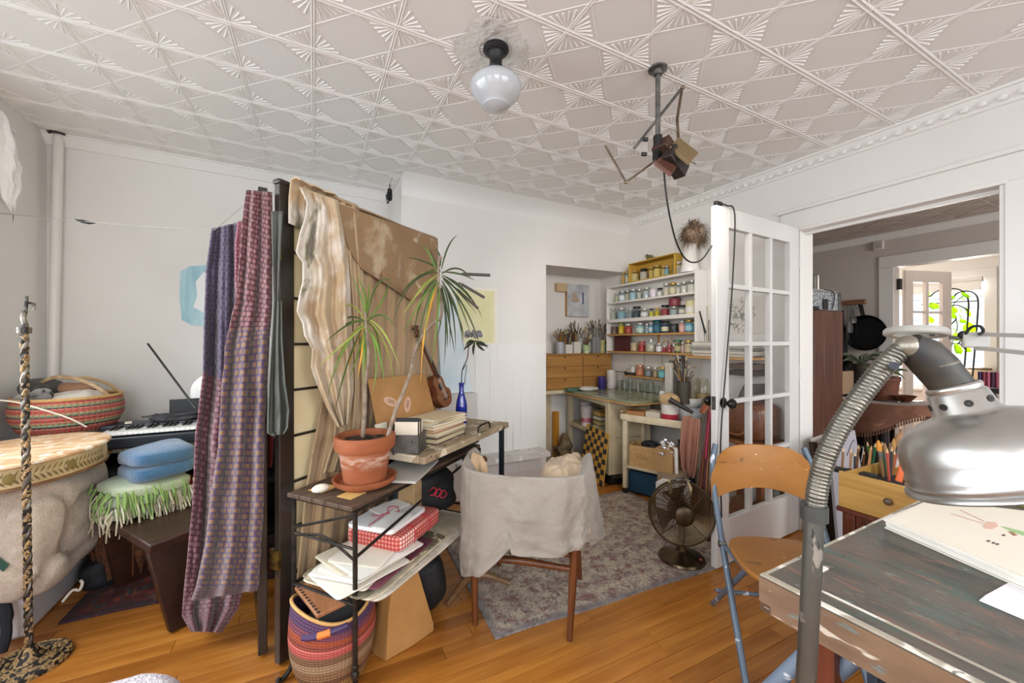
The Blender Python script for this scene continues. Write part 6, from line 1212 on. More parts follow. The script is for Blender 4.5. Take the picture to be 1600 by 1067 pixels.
for i in range(7):
    for j in range(10):
        a0, a1, b0, b1 = i/7+.002, (i+1)/7-.002, j/10+.002, (j+1)/10-.002; q = [bil(a0, b0), bil(a1, b0), bil(a1, b1), bil(a0, b1)]
        g = G(); g.add([p+n*.002 for p in q]+[p+n*.0003 for p in q], [(0, 1, 2, 3), (7, 6, 5, 4), (0, 4, 5, 1), (1, 5, 6, 2), (2, 6, 7, 3), (3, 7, 4, 0)]); g.build('square', CH[(i+j) % 2], r, flat=True)
heap('dried_bundle', V((2.28, 3.42, .13)), (.2, .2, .26), mat('8A7656', .9, col2='5C4C38', vs=24, bump=1, bs=40), 'heap of dried brown stems on the alcove floor beside the desk', 'stems', .03, 26)
G().box((2.30, 3.60, .26), (.05, .05, .52), .2).build('yellow_post', mat('C98A2A', .5), at=(2.30, 3.60, 0), label='short ochre wooden post standing in the alcove corner', cat='post', bevel=.002)
# ================================================================ kitchen trolley and what it carries
QF = Fr((2.29, 2.56), (.10, -.24))  # along the front, towards the camera
QW, QL, QZ = .40, .50, .665
r = T('kitchen_trolley', 'cream wooden trolley on black castors pushed under the desk end', 'trolley', QF.p(QL/2, QW/2))
for a, b in ((0, 0), (QL-.035, 0), (0, QW-.035), (QL-.035, QW-.035)):
    g = G(); QF.box(g, a, a+.035, b, b+.035, .055, QZ); g.build('leg', CREAMW, r, bevel=.003); c = QF.p(a+.017, b+.017, .028)
    w_ = G().lathe([(.001, -.012), (.024, -.012), (.027, -.006), (.027, .006), (.024, .012), (.001, .012)], c, 18, Matrix.Rotation(rad(90), 3, 'Y')).build('castor', BLACK, r)
    G().box(c+V((0, 0, .022)), (.02, .014, .02)).build('castor_fork', STEEL, w_)
for z, nm in ((QZ-.055, 'top_tray'), (.225, 'lower_shelf')):
    g = G(); QF.box(g, .0, QL, .0, QW, z, z+.016); g.build(nm, CREAMW, r, bevel=.002)
for b in (-.002, QW-.012): g = G(); QF.box(g, -.02, QL+.02, b, b+.014, QZ-.045, QZ+.0); g.build('side_rail', CREAMW, r, bevel=.003)
for a in (-.01, QL-.01): G().tube([QF.p(a, 0, QZ+.02), QF.p(a, QW, QZ+.02)], .009, 8).build('towel_rail', wood('B79A6A', 'CDB286', 0, 5), r)
G().tube(smoothpath([QF.p(QL-.02, -.012, .60), QF.p(QL, -.05, .52), QF.p(QL-.03, -.055, .40), QF.p(QL-.02, -.012, .20)], 5), .008, 7).build('bentwood_strut', wood('B79A6A', 'CDB286', 0, 5), r)
g = G(); c = QF.p(.16, .14, .241); bw_ = Fr(c, (.12, -.2))
r = T('pine_box', 'small pine crate full of cables on the trolley shelf', 'crate', c)
for a0, a1, b0, b1, z0, z1 in ((-.13, .13, -.1, -.09, 0, .17), (-.13, .13, .09, .1, 0, .17), (-.13, -.12, -.09, .09, 0, .17), (.12, .13, -.09, .09, 0, .17), (-.12, .12, -.09, .09, 0, .01)):
    g = G(); bw_.box(g, a0, a1, b0, b1, c.z+z0, c.z+z1); g.build('crate_panel', wood('C29A62', 'D4B078', 0, 4, .5), r, bevel=.002)
g = G()
for k in range(3): bw_.box(g, -.07, .0+.02*(k % 2), -.1015, -.1, c.z+.07+.014*k, c.z+.073+.014*k)
g.build('printed_line', mat('9A7444', .7), r, kind='stuff', label='faint printed lettering on the pine crate')
for k in range(7):
    cc = c+V((R(-.05, .05), R(-.05, .05), .165+R(0, .02))); rr = R(.03, .055); o = G(); o.tube([cc+V((rr*math.cos(a), rr*math.sin(a), .01*math.sin(2*a+k))) for a in [2*math.pi*i/16 for i in range(17)]], .006, 6, False); o.build('black_cable', mat(['17181A', '26282C', '4A5A64'][k % 3], .5), at=cc, label='coiled dark cable heaped in the pine crate', cat='cable', group='coiled cables in the pine crate')
g = G(); QF.box(g, .02, .46, .06, .42, .012, .19); g.build('blue_bin', mat('1E4A68', .45, col2='173C56', vs=6), at=QF.p(.24, .24, .0), label='dark blue plastic tub on the floor under the trolley', cat='tub', bevel=.01)
def vessel(name, c, prof, m, lab, cat): o = T(name, lab, cat, c); G().lathe(prof, c, 30).build(name+'_body', m, o); return o
ZQ = QZ-.038
c = QF.p(.36, .08, ZQ); o = vessel('printed_tub', c, [(.001, 0), (.05, 0), (.06, .02), (.068, .15), (.075, .155), (.064, .15), (.055, .02), (.001, .02)], mat('D8D4CC', .3), 'white tub printed in red and blue, stuffed with twine, on the trolley', 'tub')
G().lathe([(.0635, .035), (.0665, .075)], c, 24).build('printed_band', mat('A82A3C', .4), o); G().lathe([(.0625, .025), (.0635, .035)], c, 24).build('printed_stripe', mat('2A3A7A', .4), o)
heap('twine', c+V((0, 0, .18)), (.14, .14, .10), mat('C9AE86', .9, col2='B0926A', vs=40, bump=1, bs=70), 'ball of beige twine stuffed in the printed white tub', 'twine', .01)
c = QF.p(.50-.12, .27, ZQ); c = QF.p(.44, .27, ZQ)
BLU_E = mat('C2C8CE', .25); vessel('enamel_basin', c, [(.001, 0), (.07, 0), (.12, .07), (.135, .12), (.142, .123), (.13, .12), (.11, .065), (.06, .012), (.001, .01)], BLU_E, 'pale blue enamel basin on the near end of the trolley', 'basin')
c = QF.p(.43, .27, ZQ+.10); vessel('enamel_basin', c, [(.001, 0), (.06, 0), (.11, .05), (.12, .09), (.126, .093), (.115, .09), (.1, .045), (.05, .012), (.001, .01)], mat('DAD8D2', .3), 'white enamel bowl stacked behind the pale blue basin', 'basin')
p, q = Dp(1046, 624, 3.04), Dp(1083, 645, 2.95); g = G(); g.tube([p, p.lerp(q, .5), q], [.022, .018, .012], 10); g.build('rolling_pin', mat('2A2624', .5), at=p, label='thick black roller lying across the twine tub and the basin', cat='roller')
g = G(); p, q = Dp(1096, 645, 3.0), Dp(1112, 620, 3.0); g.bar(p, q, .06, .02); g.build('terracotta_block', mat('A4623E', .7), at=p, label='terracotta coloured wooden wedge poking out behind the basin', cat='wedge', bevel=.002)
for k, (u, w_, h, lab, cc) in enumerate(((992, .16, .06, 'shallow brown carton on the trolley top under the desk', 'A97A4A'), (1012, .12, .07, 'grey paper carton beside the shallow brown carton', 'C4BCAC'))):
    c = QF.p(.08+.15*k, .12, ZQ); g = G(); g.box(c+V((0, 0, h/2)), (w_, .12, h), QF.ang); g.build('carton', mat(cc, .7), at=c, label=lab, cat='box', bevel=.002)
# towel, striped apron, white box, bottles and foil at the trolley's near end
t = NT('striped_towel'); tcn = t.n('ShaderNodeTexCoord'); sp = t.n('ShaderNodeSeparateXYZ'); t.l(tcn.outputs['UV'], sp.inputs[0]); st = t.math('FRACT', t.math('MULTIPLY', sp.outputs[0], 17)); t.col(t.ramp(st, [(0, '8A4A3C'), (.5, 'BCA088'), (.8, '8A4A3C')], True)).bump(st, .2)
drape('striped_towel', [(1067, 649, 1094, 655), (1064, 672, 1094, 672), (1062, 700, 1092, 700), (1064, 730, 1088, 732), (1068, 738, 1084, 748)], lambda u, v, off, f: Dp(u, v, 2.93-off), .012, 2.4, t.fin(.9), 'red and beige striped towel hung over the trolley rail', 'towel', 40, 40, .006)
t = NT('striped_apron'); tcn = t.n('ShaderNodeTexCoord'); sp = t.n('ShaderNodeSeparateXYZ'); t.l(tcn.outputs['UV'], sp.inputs[0]); t.col(t.ramp(t.math('FRACT', t.math('MULTIPLY', sp.outputs[0], 2.5)), [(0, '7A3A44'), (.2, 'B8905A'), (.42, '6E3040'), (.5, 'C2A070'), (.75, '8A4A4C'), (.9, '4A2A30')], True))
drape('striped_apron', [(1106, 640, 1112, 640), (1101, 690, 1114, 690), (1093, 740, 1116, 740), (1087, 790, 1116, 790), (1085, 812, 1116, 830)], lambda u, v, off, f: Dp(u, v, 2.34-off), .010, 2.6, t.fin(.9), 'long striped maroon and ochre apron hanging by the edge of the open door', 'apron', 36, 40, .005)
drape('speckled_cloth', [(1108, 620, 1114, 620), (1106, 680, 1116, 680), (1106, 740, 1118, 740), (1104, 800, 1118, 800), (1104, 846, 1114, 846)], lambda u, v, off, f: Dp(u, v, 2.38-off), .010, 2, cloth('6A4A2C', '8A6A44', 40, stains=[('2A1A10', 50, .55)]), 'brown speckled cloth hanging between the striped apron and the door', 'cloth', 24, 30, .005)
g = G(); g.tube(smoothpath([V((2.047, 1.546, .945)), Dp(1112, 636, 2.32), Dp(1108, 660, 2.32), Dp(1105, 690, 2.32), Dp(1103, 716, 2.32)], 4), .006, 6); g.build('strap', mat('A83058', .7), bpy.data.objects['striped_apron'], label='bright pink strap looped on the door knob')
g = G(); g.tube([V((2.047, 1.548, .938)), Dp(1111, 622, 2.37)], .008, 6); g.build('hanging_loop', mat('6A4A2C', .8), bpy.data.objects['speckled_cloth'])
c = Fz(1066, 826, 0); g = G(); g.box(V((2.27, 2.02, .14)), (.2, .16, .28), .3); o = g.build('white_carton', mat('DEDAD6', .6), at=(2.27, 2.02, 0), label='white cardboard box with a drawn emblem behind the fan', cat='box', bevel=.003)
g = G(); cc = V((2.27, 2.02, .17)); RM = rotz(.3)
for k in range(4): g.tube([cc+RM @ V((-.02+.05*math.cos(a)*(1-.2*k), -.081, .035*math.sin(a)*(1-.2*k))) for a in [2*math.pi*i/20 for i in range(21)]], .0012, 4, False)
g.build('emblem', mat('6A6A6A', .7), o, kind='stuff', label='grey looping emblem drawn on the white box')
g = G(); g.box(V((2.33, 2.13, .40)), (.14, .12, .17), .4); g.build('brown_carton', mat('B08A5A', .7), at=(2.33, 2.13, .32), label='brown carton standing behind the white box under the towel', cat='box', bevel=.002)
g = G(); g.box(V((2.36, 2.10, .16)), (.2, .16, .315), .4); g.build('carton', mat('8E7A64', .7), at=(2.36, 2.10, 0), label='taller plain carton behind the white box', cat='box', bevel=.002)
for k, (u, v, w_, h, cc, lab) in enumerate(((1030, 765, .07, .21, '5A1E22', 'dark red tin bottle on the trolley shelf by the bentwood strut'), (1041, 766, .08, .24, '1A1B20', 'black bottle beside the dark red tin bottle'), (1052, 766, .06, .2, '22202A', 'slim dark bottle nearest the white box'))):
    c = Dp(u, v, 2.62); c.z = .242; c2 = QF.p(.36+.045*k, .12+.06*k, .242); vessel('bottle', c2, [(.001, 0), (w_/2, 0), (w_/2, h*.7), (w_*.2, h*.85), (w_*.2, h), (.001, h)], mat(cc, .3), lab, 'bottle')
t = NT('foil'); FOIL = t.col((.85, .85, .86)).bump(t.noise(60), .8, .01).fin(.2, .95)
r = T('foil_plant', 'branch of crumpled silver foil sticking up beside the trolley', 'foil', Dp(1045, 700, 2.9))
G().tube(smoothpath([Dp(1050, 740, 2.9), Dp(1042, 715, 2.88), Dp(1044, 700, 2.88), Dp(1050, 690, 2.88)], 4), .006, 6).build('stem', FOIL, r)
for k in range(14): c = Dp(1040+R(-8, 12), 695+R(-8, 22), 2.88+R(-.03, .03)); G().ball(c, (R(.012, .026), R(.01, .02), R(.006, .014)), 7, 5, Matrix.Rotation(R(-1, 1), 3, 'Y') @ rotz(R(0, 3))).build('foil_leaf', FOIL, r)
G().tube([Dp(1056, 700, 2.86), Dp(1057, 740, 2.86)], .012, 7).build('white_stalk', mat('E0DDD6', .6), r)
# ================================================================ fan
fc = V((1.90, 1.63, .0085)); r = T('table_fan', 'antique bronze table fan standing on the rug by the open door', 'fan', fc)
BRO = mat('5C4E3A', .28, .85, col2='463A2A', vs=6)
G().lathe([(.001, 0), (.122, 0), (.128, .008), (.122, .02), (.09, .032), (.05, .042), (.03, .055), (.026, .075), (.024, .12), (.001, .12)], fc, 44).build('base', BRO, r)
G().ball(fc+V((.05, -.088, .028)), (.012, .009, .005), 10, 6).build('switch', mat('9A4A2A', .4), r)
fx = V((-.60, -.80, .10)).normalized(); x_, y_ = basis(fx); FM = Matrix((x_, y_, fx)).transposed(); hc = fc+V((-.03, -.02, .288))
G().tube([fc+V((0, 0, .1)), fc+V((0, 0, .2)), hc-fx*.02], [.02, .022, .03], 14).build('neck', BRO, r)
G().lathe([(.001, -.12), (.05, -.115), (.062, -.06), (.055, 0), (.001, 0)], hc, 24, FM).build('motor', BRO, r)
FR_ = .174
for rr, z in ((FR_, 0), (FR_, .035)): G().tube([hc+FM @ V((rr*math.cos(a), rr*math.sin(a), z)) for a in [2*math.pi*i/56 for i in range(57)]], .005, 7, False).build('rim_ring', BRO, r)
g = G()
for k in range(18):
    rr = .05+k*.0069; z = .035+.055*(1-(rr/FR_)**2); g.tube([hc+FM @ V((rr*math.cos(a), rr*math.sin(a), z)) for a in [2*math.pi*i/44 for i in range(45)]], .0026, 4, False)
for k in range(8):
    a = 2*math.pi*k/8; g.tube([hc+FM @ V((rr*math.cos(a), rr*math.sin(a), .036+.055*(1-(rr/FR_)**2))) for rr in (.04, .08, .13, .173)], .003, 4)
g.build('front_grille', BRO, r, kind='stuff')
g = G()
for k in range(28):
    a = 2*math.pi*k/28; g.tube([hc+FM @ V((rr*math.cos(a), rr*math.sin(a), -.0-.05*(1-(rr/FR_)**2))) for rr in (.05, .11, .174)], .0024, 4)
g.build('rear_grille', BRO, r, kind='stuff')
G().lathe([(.001, .1), (.04, .098), (.052, .09), (.05, .084), (.001, .084)], hc, 32, FM).build('hub_badge', mat('4A3E2E', .35, .8), r)
for k in range(4):
    a0 = k*math.pi/2+.3; g = G(); vs = []
    for i in range(6):
        f = i/5; rr = lerp(.03, .152, f); wd = lerp(.25, .62, f)
        for s_, z in ((-1, .0), (1, .03)): a = a0+s_*wd*.8; vs += [hc+FM @ V((rr*math.cos(a), rr*math.sin(a), z)), hc+FM @ V((rr*math.cos(a), rr*math.sin(a), z+.0015))]
    g.add(vs, [(4*i+a, 4*i+b, 4*i+4+b, 4*i+4+a) for i in range(5) for a, b in ((0, 2), (2, 3), (3, 1), (1, 0))]+[(20, 21, 23, 22)]); g.build('blade', mat('3E3426', .3, .8), r)
tp_ = hc+V((0, 0, FR_+.005)); G().ball(tp_-fx*.02, (.03, .02, .014), 12, 8).build('carry_handle', STEEL, r)
RIB = mat('C9B48A', .8)
for q in (tp_+fx*.03+x_*.03, tp_+fx*.01-x_*.07, hc+FM @ V((.17, .06, .05))): G().tube(smoothpath([q, q+V((.01, -.01, -.03)), q+V((.0, -.015, -.075))], 4), [.006]*4+[.009]*5, 6).build('ribbon', RIB, r)
# ================================================================ the open glazed door
hg = V((2.893, 1.533, 0)); fr_ = V((1.985, 1.468, 0)); DF = Fr(hg, fr_-hg); DW = (fr_-hg).length   # a from the hinge, b<0 toward the wall side
DF.e2 = V((-DF.e1.y, DF.e1.x, 0))
d0, d1 = (0, -.035); DOORP = mat('D3D2D0', .3, bump=.08, bs=25)
r = T('glazed_door', 'white fifteen-pane glazed door standing open into the studio', 'door', DF.p(DW/2, 0))
def db(nm, a0, a1, z0, z1, b0=0, b1=-.035, par=None, m=None, bev=.003): g = G(); DF.box(g, a0, a1, b0, b1, z0, z1); return g.build(nm, m or DOORP, par or r, bevel=bev)
a_, b_ = .115, DW-.117; zl, zh = .265, 1.912
db('stile', 0, a_, .012, 2.022); db('stile', b_, DW, .012, 2.022); db('top_rail', a_, b_, zh, 2.022); db('bottom_rail', a_, b_, .012, zl)
for k in range(1, 3): a = lerp(a_, b_, k/3); db('glazing_bar', a-.013, a+.013, zl, zh)
for k in range(1, 5): z = lerp(zl, zh, k/5); db('glazing_bar', a_, b_, z-.013, z+.013, -.001, -.034)
for i in range(3):
    for k in range(5): db('pane', lerp(a_, b_, i/3)+.012, lerp(a_, b_, (i+1)/3)-.012, lerp(zl, zh, k/5)+.012, lerp(zl, zh, (k+1)/5)-.012, -.016, -.019, None, glass((1, 1, 1), .9), 0)
kc2 = DF.p(DW-.062, 0, .915); sgn = 1
for s_, b0 in ((1, .0), (-1, -.035)):
    M3 = Matrix((DF.e1, V((0, 0, 1)), DF.e2*s_)).transposed(); c = DF.p(DW-.058, b0, .925)
    k_ = G().lathe([(.001, 0), (.03, 0), (.03, .004), (.012, .008), (.011, .03), (.02, .036), (.028, .045), (.029, .055), (.022, .066), (.001, .07)], c, 26, M3).build('door_knob', mat('171514', .2, .3), r)
g = G(); g.box(DF.p(DW+.0005, -.0175, .925), (.002, .024, .075), DF.ang); g.build('latch_plate', STEEL, r)
for z in (.3, 1.05, 1.8): G().cyl(DF.p(-.004, .004, z-.045), DF.p(-.004, .004, z+.045), .007, n=8).build('hinge', DOORP, r)
# behind the open door: drawing, stack of boards, black portfolio, shelf with wooden things
r = T('ink_drawing', 'large sketch in ink on pale paper pinned to the wall behind the open door', 'picture', (XR-.004, 1.95, 1.45))
a, b = WX(1128, 450, XR-.004), WX(1198, 520, XR-.004); G().box2((XR-.006, b.y, 1.325), (XR-.001, a.y, 1.60)).build('paper', mat('D8D4CC', .8), r)
g = G()
for k in range(70):
    yy, zz = R(b.y+.1, a.y-.04), R(1.36, 1.57); pts = [V((XR-.0068, yy, zz))]
    for j in range(5): pts.append(pts[-1]+V((0, R(-.022, .022), R(-.02, .02))))
    g.tube(pts, .0013, 4)
g.build('ink_lines', mat('77787A', .8), r, kind='stuff')
for k in range(9):
    z = 1.19+k*.0125-.035; y0 = 1.78+R(-.03, .03); o = G(); o.box2((2.70+R(-.01, .02), y0, z), (2.92, 2.24+R(-.03, .0), z+.011)); o.build('canvas_board', mat(['D6D2C8', 'C8C2B4', 'E0DCD4', 'B4AEA4', '8E8A84'][k % 5], .7), at=(2.8, 2.0, z), label='canvas board in the stack behind the open door, %s from the bottom' % ORD[k], cat='board', group='canvas boards stacked behind the open door', bevel=.001)
G().box2((2.68, 1.72, 1.135), (2.925, 2.245, 1.153)).build('side_shelf', PINE, at=(2.8, 2.0, 1.14), label='pine wall shelf carrying the canvas boards behind the open door', cat='shelf', bevel=.002)
for k, z in enumerate((1.04, 1.085)): o = G(); o.box2((2.74, 1.76-.02*k, z-.02), (2.92, 1.93, z+.02)); o.build('dark_box', mat(['3A332E', '5C4C42'][k], .6), at=(2.83, 1.85, z), label=['black shallow box hung under the pine wall shelf', 'brown shallow box just under the pine wall shelf'][k], cat='box', bevel=.003)
pts = [(1146, 640), (1165, 601), (1250, 597), (1232, 618), (1210, 642)]
q = [Dp(u, v, 2.85+.0*u) for u, v in pts]; n_ = len(q); dv = V((SY, CY, 0))*.02
G().add(q+[p+dv for p in q], [tuple(range(n_-1, -1, -1)), tuple(range(n_, 2*n_))]+[(i, (i+1) % n_, n_+(i+1) % n_, n_+i) for i in range(n_)]).build('black_portfolio', mat('4C4A49', .6), at=q[0], label='black artist portfolio standing open behind the glazed door', cat='portfolio')
r = T('side_table', 'wooden table with a rounded case behind the glazed door', 'table', (2.76, 1.78, 0))
G().box2((2.60, 1.60, .56), (2.92, 1.97, .585)).build('table_top', wood('6E3E20', '8E5A32', 0, 3), r, bevel=.004)
for x, y_2 in ((2.625, 1.625), (2.895, 1.625), (2.625, 1.945), (2.895, 1.945)): G().box((x, y_2, .28), (.035, .035, .56)).build('leg', wood('6E3E20', '8E5A32', 2, 3), r)
rbox((2.76, 1.79, .715), (.28, .33, .255), 5, 30, 14).build('wooden_case', wood('5A301A', '7C4A28', 0, 3, .35), at=(2.76, 1.79, .587), label='rounded brown wooden case on the table behind the glazed door', cat='case')
for y_2 in (1.70, 1.87): G().box((2.617, y_2, .70), (.012, .03, .025)).build('brass_clasp', mat('C89A44', .3, .9), bpy.data.objects['wooden_case'])
g = G(); g.tube(smoothpath([V((2.615, 1.72, .66)), V((2.60, 1.75, .63)), V((2.60, 1.83, .63)), V((2.615, 1.86, .66))], 4), .006, 6); g.build('handle', mat('8A5A34', .5), bpy.data.objects['wooden_case'])
G().box((2.76, 1.72, .36), (.26, .03, .38)).build('grey_board', mat('A8A6A4', .7), at=(2.76, 1.72, .17), label='pale grey board leaning under the table behind the glazed door', cat='board', bevel=.002)
G().box((2.76, 1.76, .085), (.26, .16, .165)).build('low_box', mat('6A4A34', .7), at=(2.76, 1.76, 0), label='low brown box on the floor under the grey board', cat='box', bevel=.003)
drape('grey_coat', [(1228, 610, 1238, 600), (1216, 650, 1238, 640), (1208, 690, 1238, 690), (1206, 720, 1238, 720)], lambda u, v, off, f: Dp(u, v, 2.80-off), .012, 1.6, cloth('8E8E90', 'A8A8AA', 6), 'light grey cloth hanging behind the glazed door by the hinge', 'cloth', 24, 24, .006)
# ================================================================ kitchen and sunroom seen through the doorway
KWD = wood('46261C', '684234', 2, 2.2, .4)
r = T('wardrobe', 'tall reddish brown plank wardrobe just inside the kitchen', 'wardrobe', (3.6, 2.1, 0))
G().box2((3.10, 1.772, 0), (3.94, 2.35, 1.52)).build('carcass', KWD, r, bevel=.004)
for k in range(6): x = 3.10+k*.14; G().box2((x+.001, 1.752, .03), (x+.139, 1.772, 1.515)).build('plank', KWD, r, bevel=.003)
t = NT('speckle_grey'); SPK = t.col(t.ramp(t.noise(70, detail=2), [(.4, '3A3E42'), (.5, '8E969C'), (.62, 'C4CACE')])).fin(.5)
r = T('speckled_box', 'grey speckled metal box standing on the plank wardrobe', 'box', (3.62, 1.95, 1.521))
G().box2((3.2, 1.765, 1.521), (3.92, 2.15, 1.665)).build('box_body', SPK, r, bevel=.004); G().box2((3.18, 1.76, 1.665), (3.86, 2.16, 1.68)).build('lid', mat('8A8682', .5), r, bevel=.003)
G().box2((3.89, 1.758, 1.521), (3.93, 1.765, 1.668)).build('corner_strip', STEEL, r); G().box2((3.66, 1.758, 1.525), (3.73, 1.765, 1.61)).build('dark_plate', BLACK, r); G().box2((3.3, 1.75, 1.521), (3.58, 1.764, 1.545)).build('dark_tray', BLACK, r)
g = G(); g.tube(smoothpath([V((3.70, 1.775, 1.69)), V((3.80, 1.755, 1.67)), V((3.81, 1.755, 1.6)), V((3.78, 1.755, 1.53))], 4), .004, 5); g.build('wire', BLACK, r)
g = G(); g.box2((3.66, 1.82, 1.681), (3.84, 1.95, 1.70)); g.build('black_router', mat('C4C8CC', .4), at=(3.74, 1.88, 1.681), label='thin pale device lying on the grey speckled box', cat='device', bevel=.004)
c = V((3.34, 1.9, 1.681)); c = WY(1272, 452, 1.9); c.z = 1.681
r = T('tin_can', 'ribbed steel tin can standing on the grey speckled box', 'can', c); pr = [(.001, 0), (.048, 0)]
for k in range(12): pr += [(.05, .004+k*.0115), (.047, .010+k*.0115)]
pr += [(.05, .145), (.046, .147), (.044, .02), (.001, .02)]; G().lathe(pr, c, 24).build('can_body', mat('6E6A64', .3, .9), r, sharp=80)
# utensil rail and pan on the far kitchen wall
r = T('utensil_rail', 'wooden rail with hooks on the far kitchen wall', 'rail', WX(1330, 470, KX))
a, b = WX(1298, 476, KX-.03), WX(1352, 470, KX-.03); G().box2((KX-.05, b.y, a.z-.02), (KX-.002, a.y+.3, a.z+.035)).build('rail_board', wood('7A5238', '9A7050', 1, 4), r, bevel=.003)
c = WX(1349, 470, KX-.05)
for k in range(6): q = V((KX-.05, b.y+.06+k*.12, a.z-.01)); G().tube([q+V((0, 0, .0)), q+V((-.03, 0, -.01)), q+V((-.035, 0, -.05)), q+V((-.02, 0, -.06))], .005, 5).build('hook', STEEL, r)
pc_ = WX(1352, 520, KX-.06); CI = mat('121315', .45, .4)
r = T('cast_iron_pan', 'round black cast-iron pan hanging on the far kitchen wall', 'pan', pc_); M3 = Matrix.Rotation(rad(-90), 3, 'Y')
G().lathe([(.001, -.03), (.17, -.03), (.20, .02), (.205, .02), (.185, -.045), (.001, -.045)], pc_, 40, M3).build('pan_body', CI, r)
G().bar(pc_+V((0, .02, .19)), pc_+V((.01, .05, .33)), .05, .016).build('handle', CI, r, bevel=.005)
for k, (u, v, v2, lab, m) in enumerate(((1326, 478, 520, 'steel whisk hanging from the kitchen rail', STEEL), (1317, 485, 575, 'long black ladle hanging beside the plank wardrobe', BLACK), (1322, 515, 585, 'black-handled spatula hanging beside the cast-iron pan', BLACK), (1332, 480, 505, 'small steel strainer hanging from the kitchen rail', STEEL))):
    p, q = WX(u, v, KX-.08), WX(u+2, v2, KX-.08); g = G(); g.tube([p, p.lerp(q, .5), p.lerp(q, .75), q], [.01, .012, .035, .03], 8); g.build('kitchen_utensil', m, at=p, label=lab, cat='utensil')
# dark stove and worktop below
r = T('stove', 'black kitchen stove below the hanging pan', 'stove', (5.4, 2.55, 0))
G().box2((5.08, 2.25, 0), (5.70, 2.88, .90)).build('body', mat('141416', .35), r, bevel=.01); G().box2((5.06, 2.24, .90), (5.71, 2.89, .925)).build('hob', BLACK, r, bevel=.004)
G().box2((5.06, 2.30, .15), (5.08, 2.83, .65)).build('oven_door', mat('1E1F22', .2), r); G().tube([(5.04, 2.33, .70), (5.04, 2.80, .70)], .012, 8).build('handle', STEEL, r)
for k, yy in enumerate((2.4, 2.7)): G().lathe([(.001, 0), (.1, 0), (.1, .02), (.07, .02), (.001, .015)], (5.4, yy, .925), 20).build('burner', CI, r)
for k, (yy, h, m, lab) in enumerate(((2.42, .16, CI, 'black pot on the stove'), (2.70, .12, mat('2A2B2E', .4), 'lower dark pot at the back of the stove'))):
    c = V((5.38, yy, .946)); o = T('cooking_pot', lab, 'pot', c); G().lathe([(.001, 0), (.11, 0), (.12, h), (.125, h), (.11, .01), (.001, .01)], c, 24).build('pot_body', m, o); G().tube([c+V((-.12, 0, h*.8)), c+V((-.26, -.05, h*.85))], .012, 7).build('handle', m, o)
# plants by the stove
for k in range(7):
    p = Dp(1375+R(-8, 8), 560, 4.3); q = Dp(1360+k*5, 530+R(0, 30), 4.3+R(-.1, .1)); 
r = T('trailing_plant', 'dark trailing plant beside the kitchen stove', 'plant', Dp(1375, 585, 4.6))
G().lathe([(.001, 0), (.06, 0), (.08, .1), (.07, .1), (.001, .08)], V((5.2, 2.15, .93)), 18).build('pot', mat('3A2A22', .6), r)
for k in range(16):
    p = V((5.2, 2.15, 1.02)); a = k*.9; q = p+V((.1*math.cos(a), .1*math.sin(a), .12+R(-.03, .06))); e = p+V((.2*math.cos(a), .2*math.sin(a), R(-.1, .15))); leafb(p, q, e, .045, mat('3E4A36', .5, col2='6A7460', vs=14), 6)
G().box2((5.1, 2.08, 0), (5.6, 2.235, .93)).build('narrow_counter', mat('2A2624', .5), at=(5.35, 2.16, 0), label='narrow dark counter beside the kitchen stove', cat='counter', bevel=.004)
# smoke alarm
p = WX(1374, 384, KX); r = T('smoke_alarm', 'square white alarm box high on the far kitchen wall', 'alarm', p); G().box(p+V((-.02, 0, 0)), (.04, .10, .10)).build('alarm_body', mat('D0C9C4', .5), r, bevel=.012)
for k in range(4): G().box(p+V((-.0405, 0, -.025+k*.016)), (.003, .06, .005)).build('vent', mat('8A8480', .6), r)
# little table with a fringed cloth, terracotta pot, bowl
tc_ = V((4.45, 1.68, 0)); r = T('kitchen_table', 'small round kitchen table under a fringed brown cloth', 'table', tc_)
G().lathe([(.001, .725), (.30, .725), (.30, .748), (.001, .748)], tc_, 36).build('tabletop', mat('CFC9C4', .35), r)
G().cyl(tc_+V((0, 0, .02)), tc_+V((0, 0, .725)), .035, n=14).build('pedestal', BLACK, r); G().lathe([(.001, 0), (.22, 0), (.2, .02), (.04, .05), (.001, .05)], tc_, 24).build('base', BLACK, r)
TBC = cloth('5A3A2A', '7A5240', 9, stains=[('8E6A50', 7, .6)])
def tcl(a, b):
    t_ = math.pi*(.72+1.0*a)+.15; rr = .302; k = max(0, b-.25)/.75; hem = .17+.09*math.sin(a*math.pi*2.2+.4)
    rr2 = lerp(.12, .305, min(1, b/.25)) if b < .25 else .306+.02*k*(1+math.sin(11*a))
    return tc_+V((rr2*math.cos(t_), rr2*math.sin(t_), .752-hem*k))
g = G(); g.grid(tcl, 60, 24); o = g.build('table_cloth', TBC, at=tc_+V((0, 0, .75)), label='fringed brown patterned cloth hanging over the small kitchen table', cat='tablecloth', solid=.004, sharp=80)
for k in range(60): p = tcl(k/59, 1.0); G().tube([p, p+V((0, 0, -.03))], [.005, .007], 5).build('tassel', mat('6E4C3A', .9), o)
c = Dp(1381, 617, 3.52); c.z = .758; r = T('terracotta_planter', 'brown clay planter on the fringed kitchen table', 'planter', c)
G().lathe([(.001, 0), (.12, 0), (.125, .008), (.001, .008)], c, 24).build('saucer', mat('5A3828', .6), r); G().lathe([(.001, .008), (.085, .008), (.105, .16), (.112, .165), (.112, .2), (.1, .2), (.09, .05), (.001, .05)], c, 28).build('pot', mat('6E4230', .8, col2='5A3426', vs=9), r)
for k in range(9): a = k*.7; leafb(c+V((0, 0, .18)), c+V((.08*math.cos(a), .08*math.sin(a), .30)), c+V((.16*math.cos(a), .16*math.sin(a), .22+R(-.05, .08))), .03, LG[1], 6)
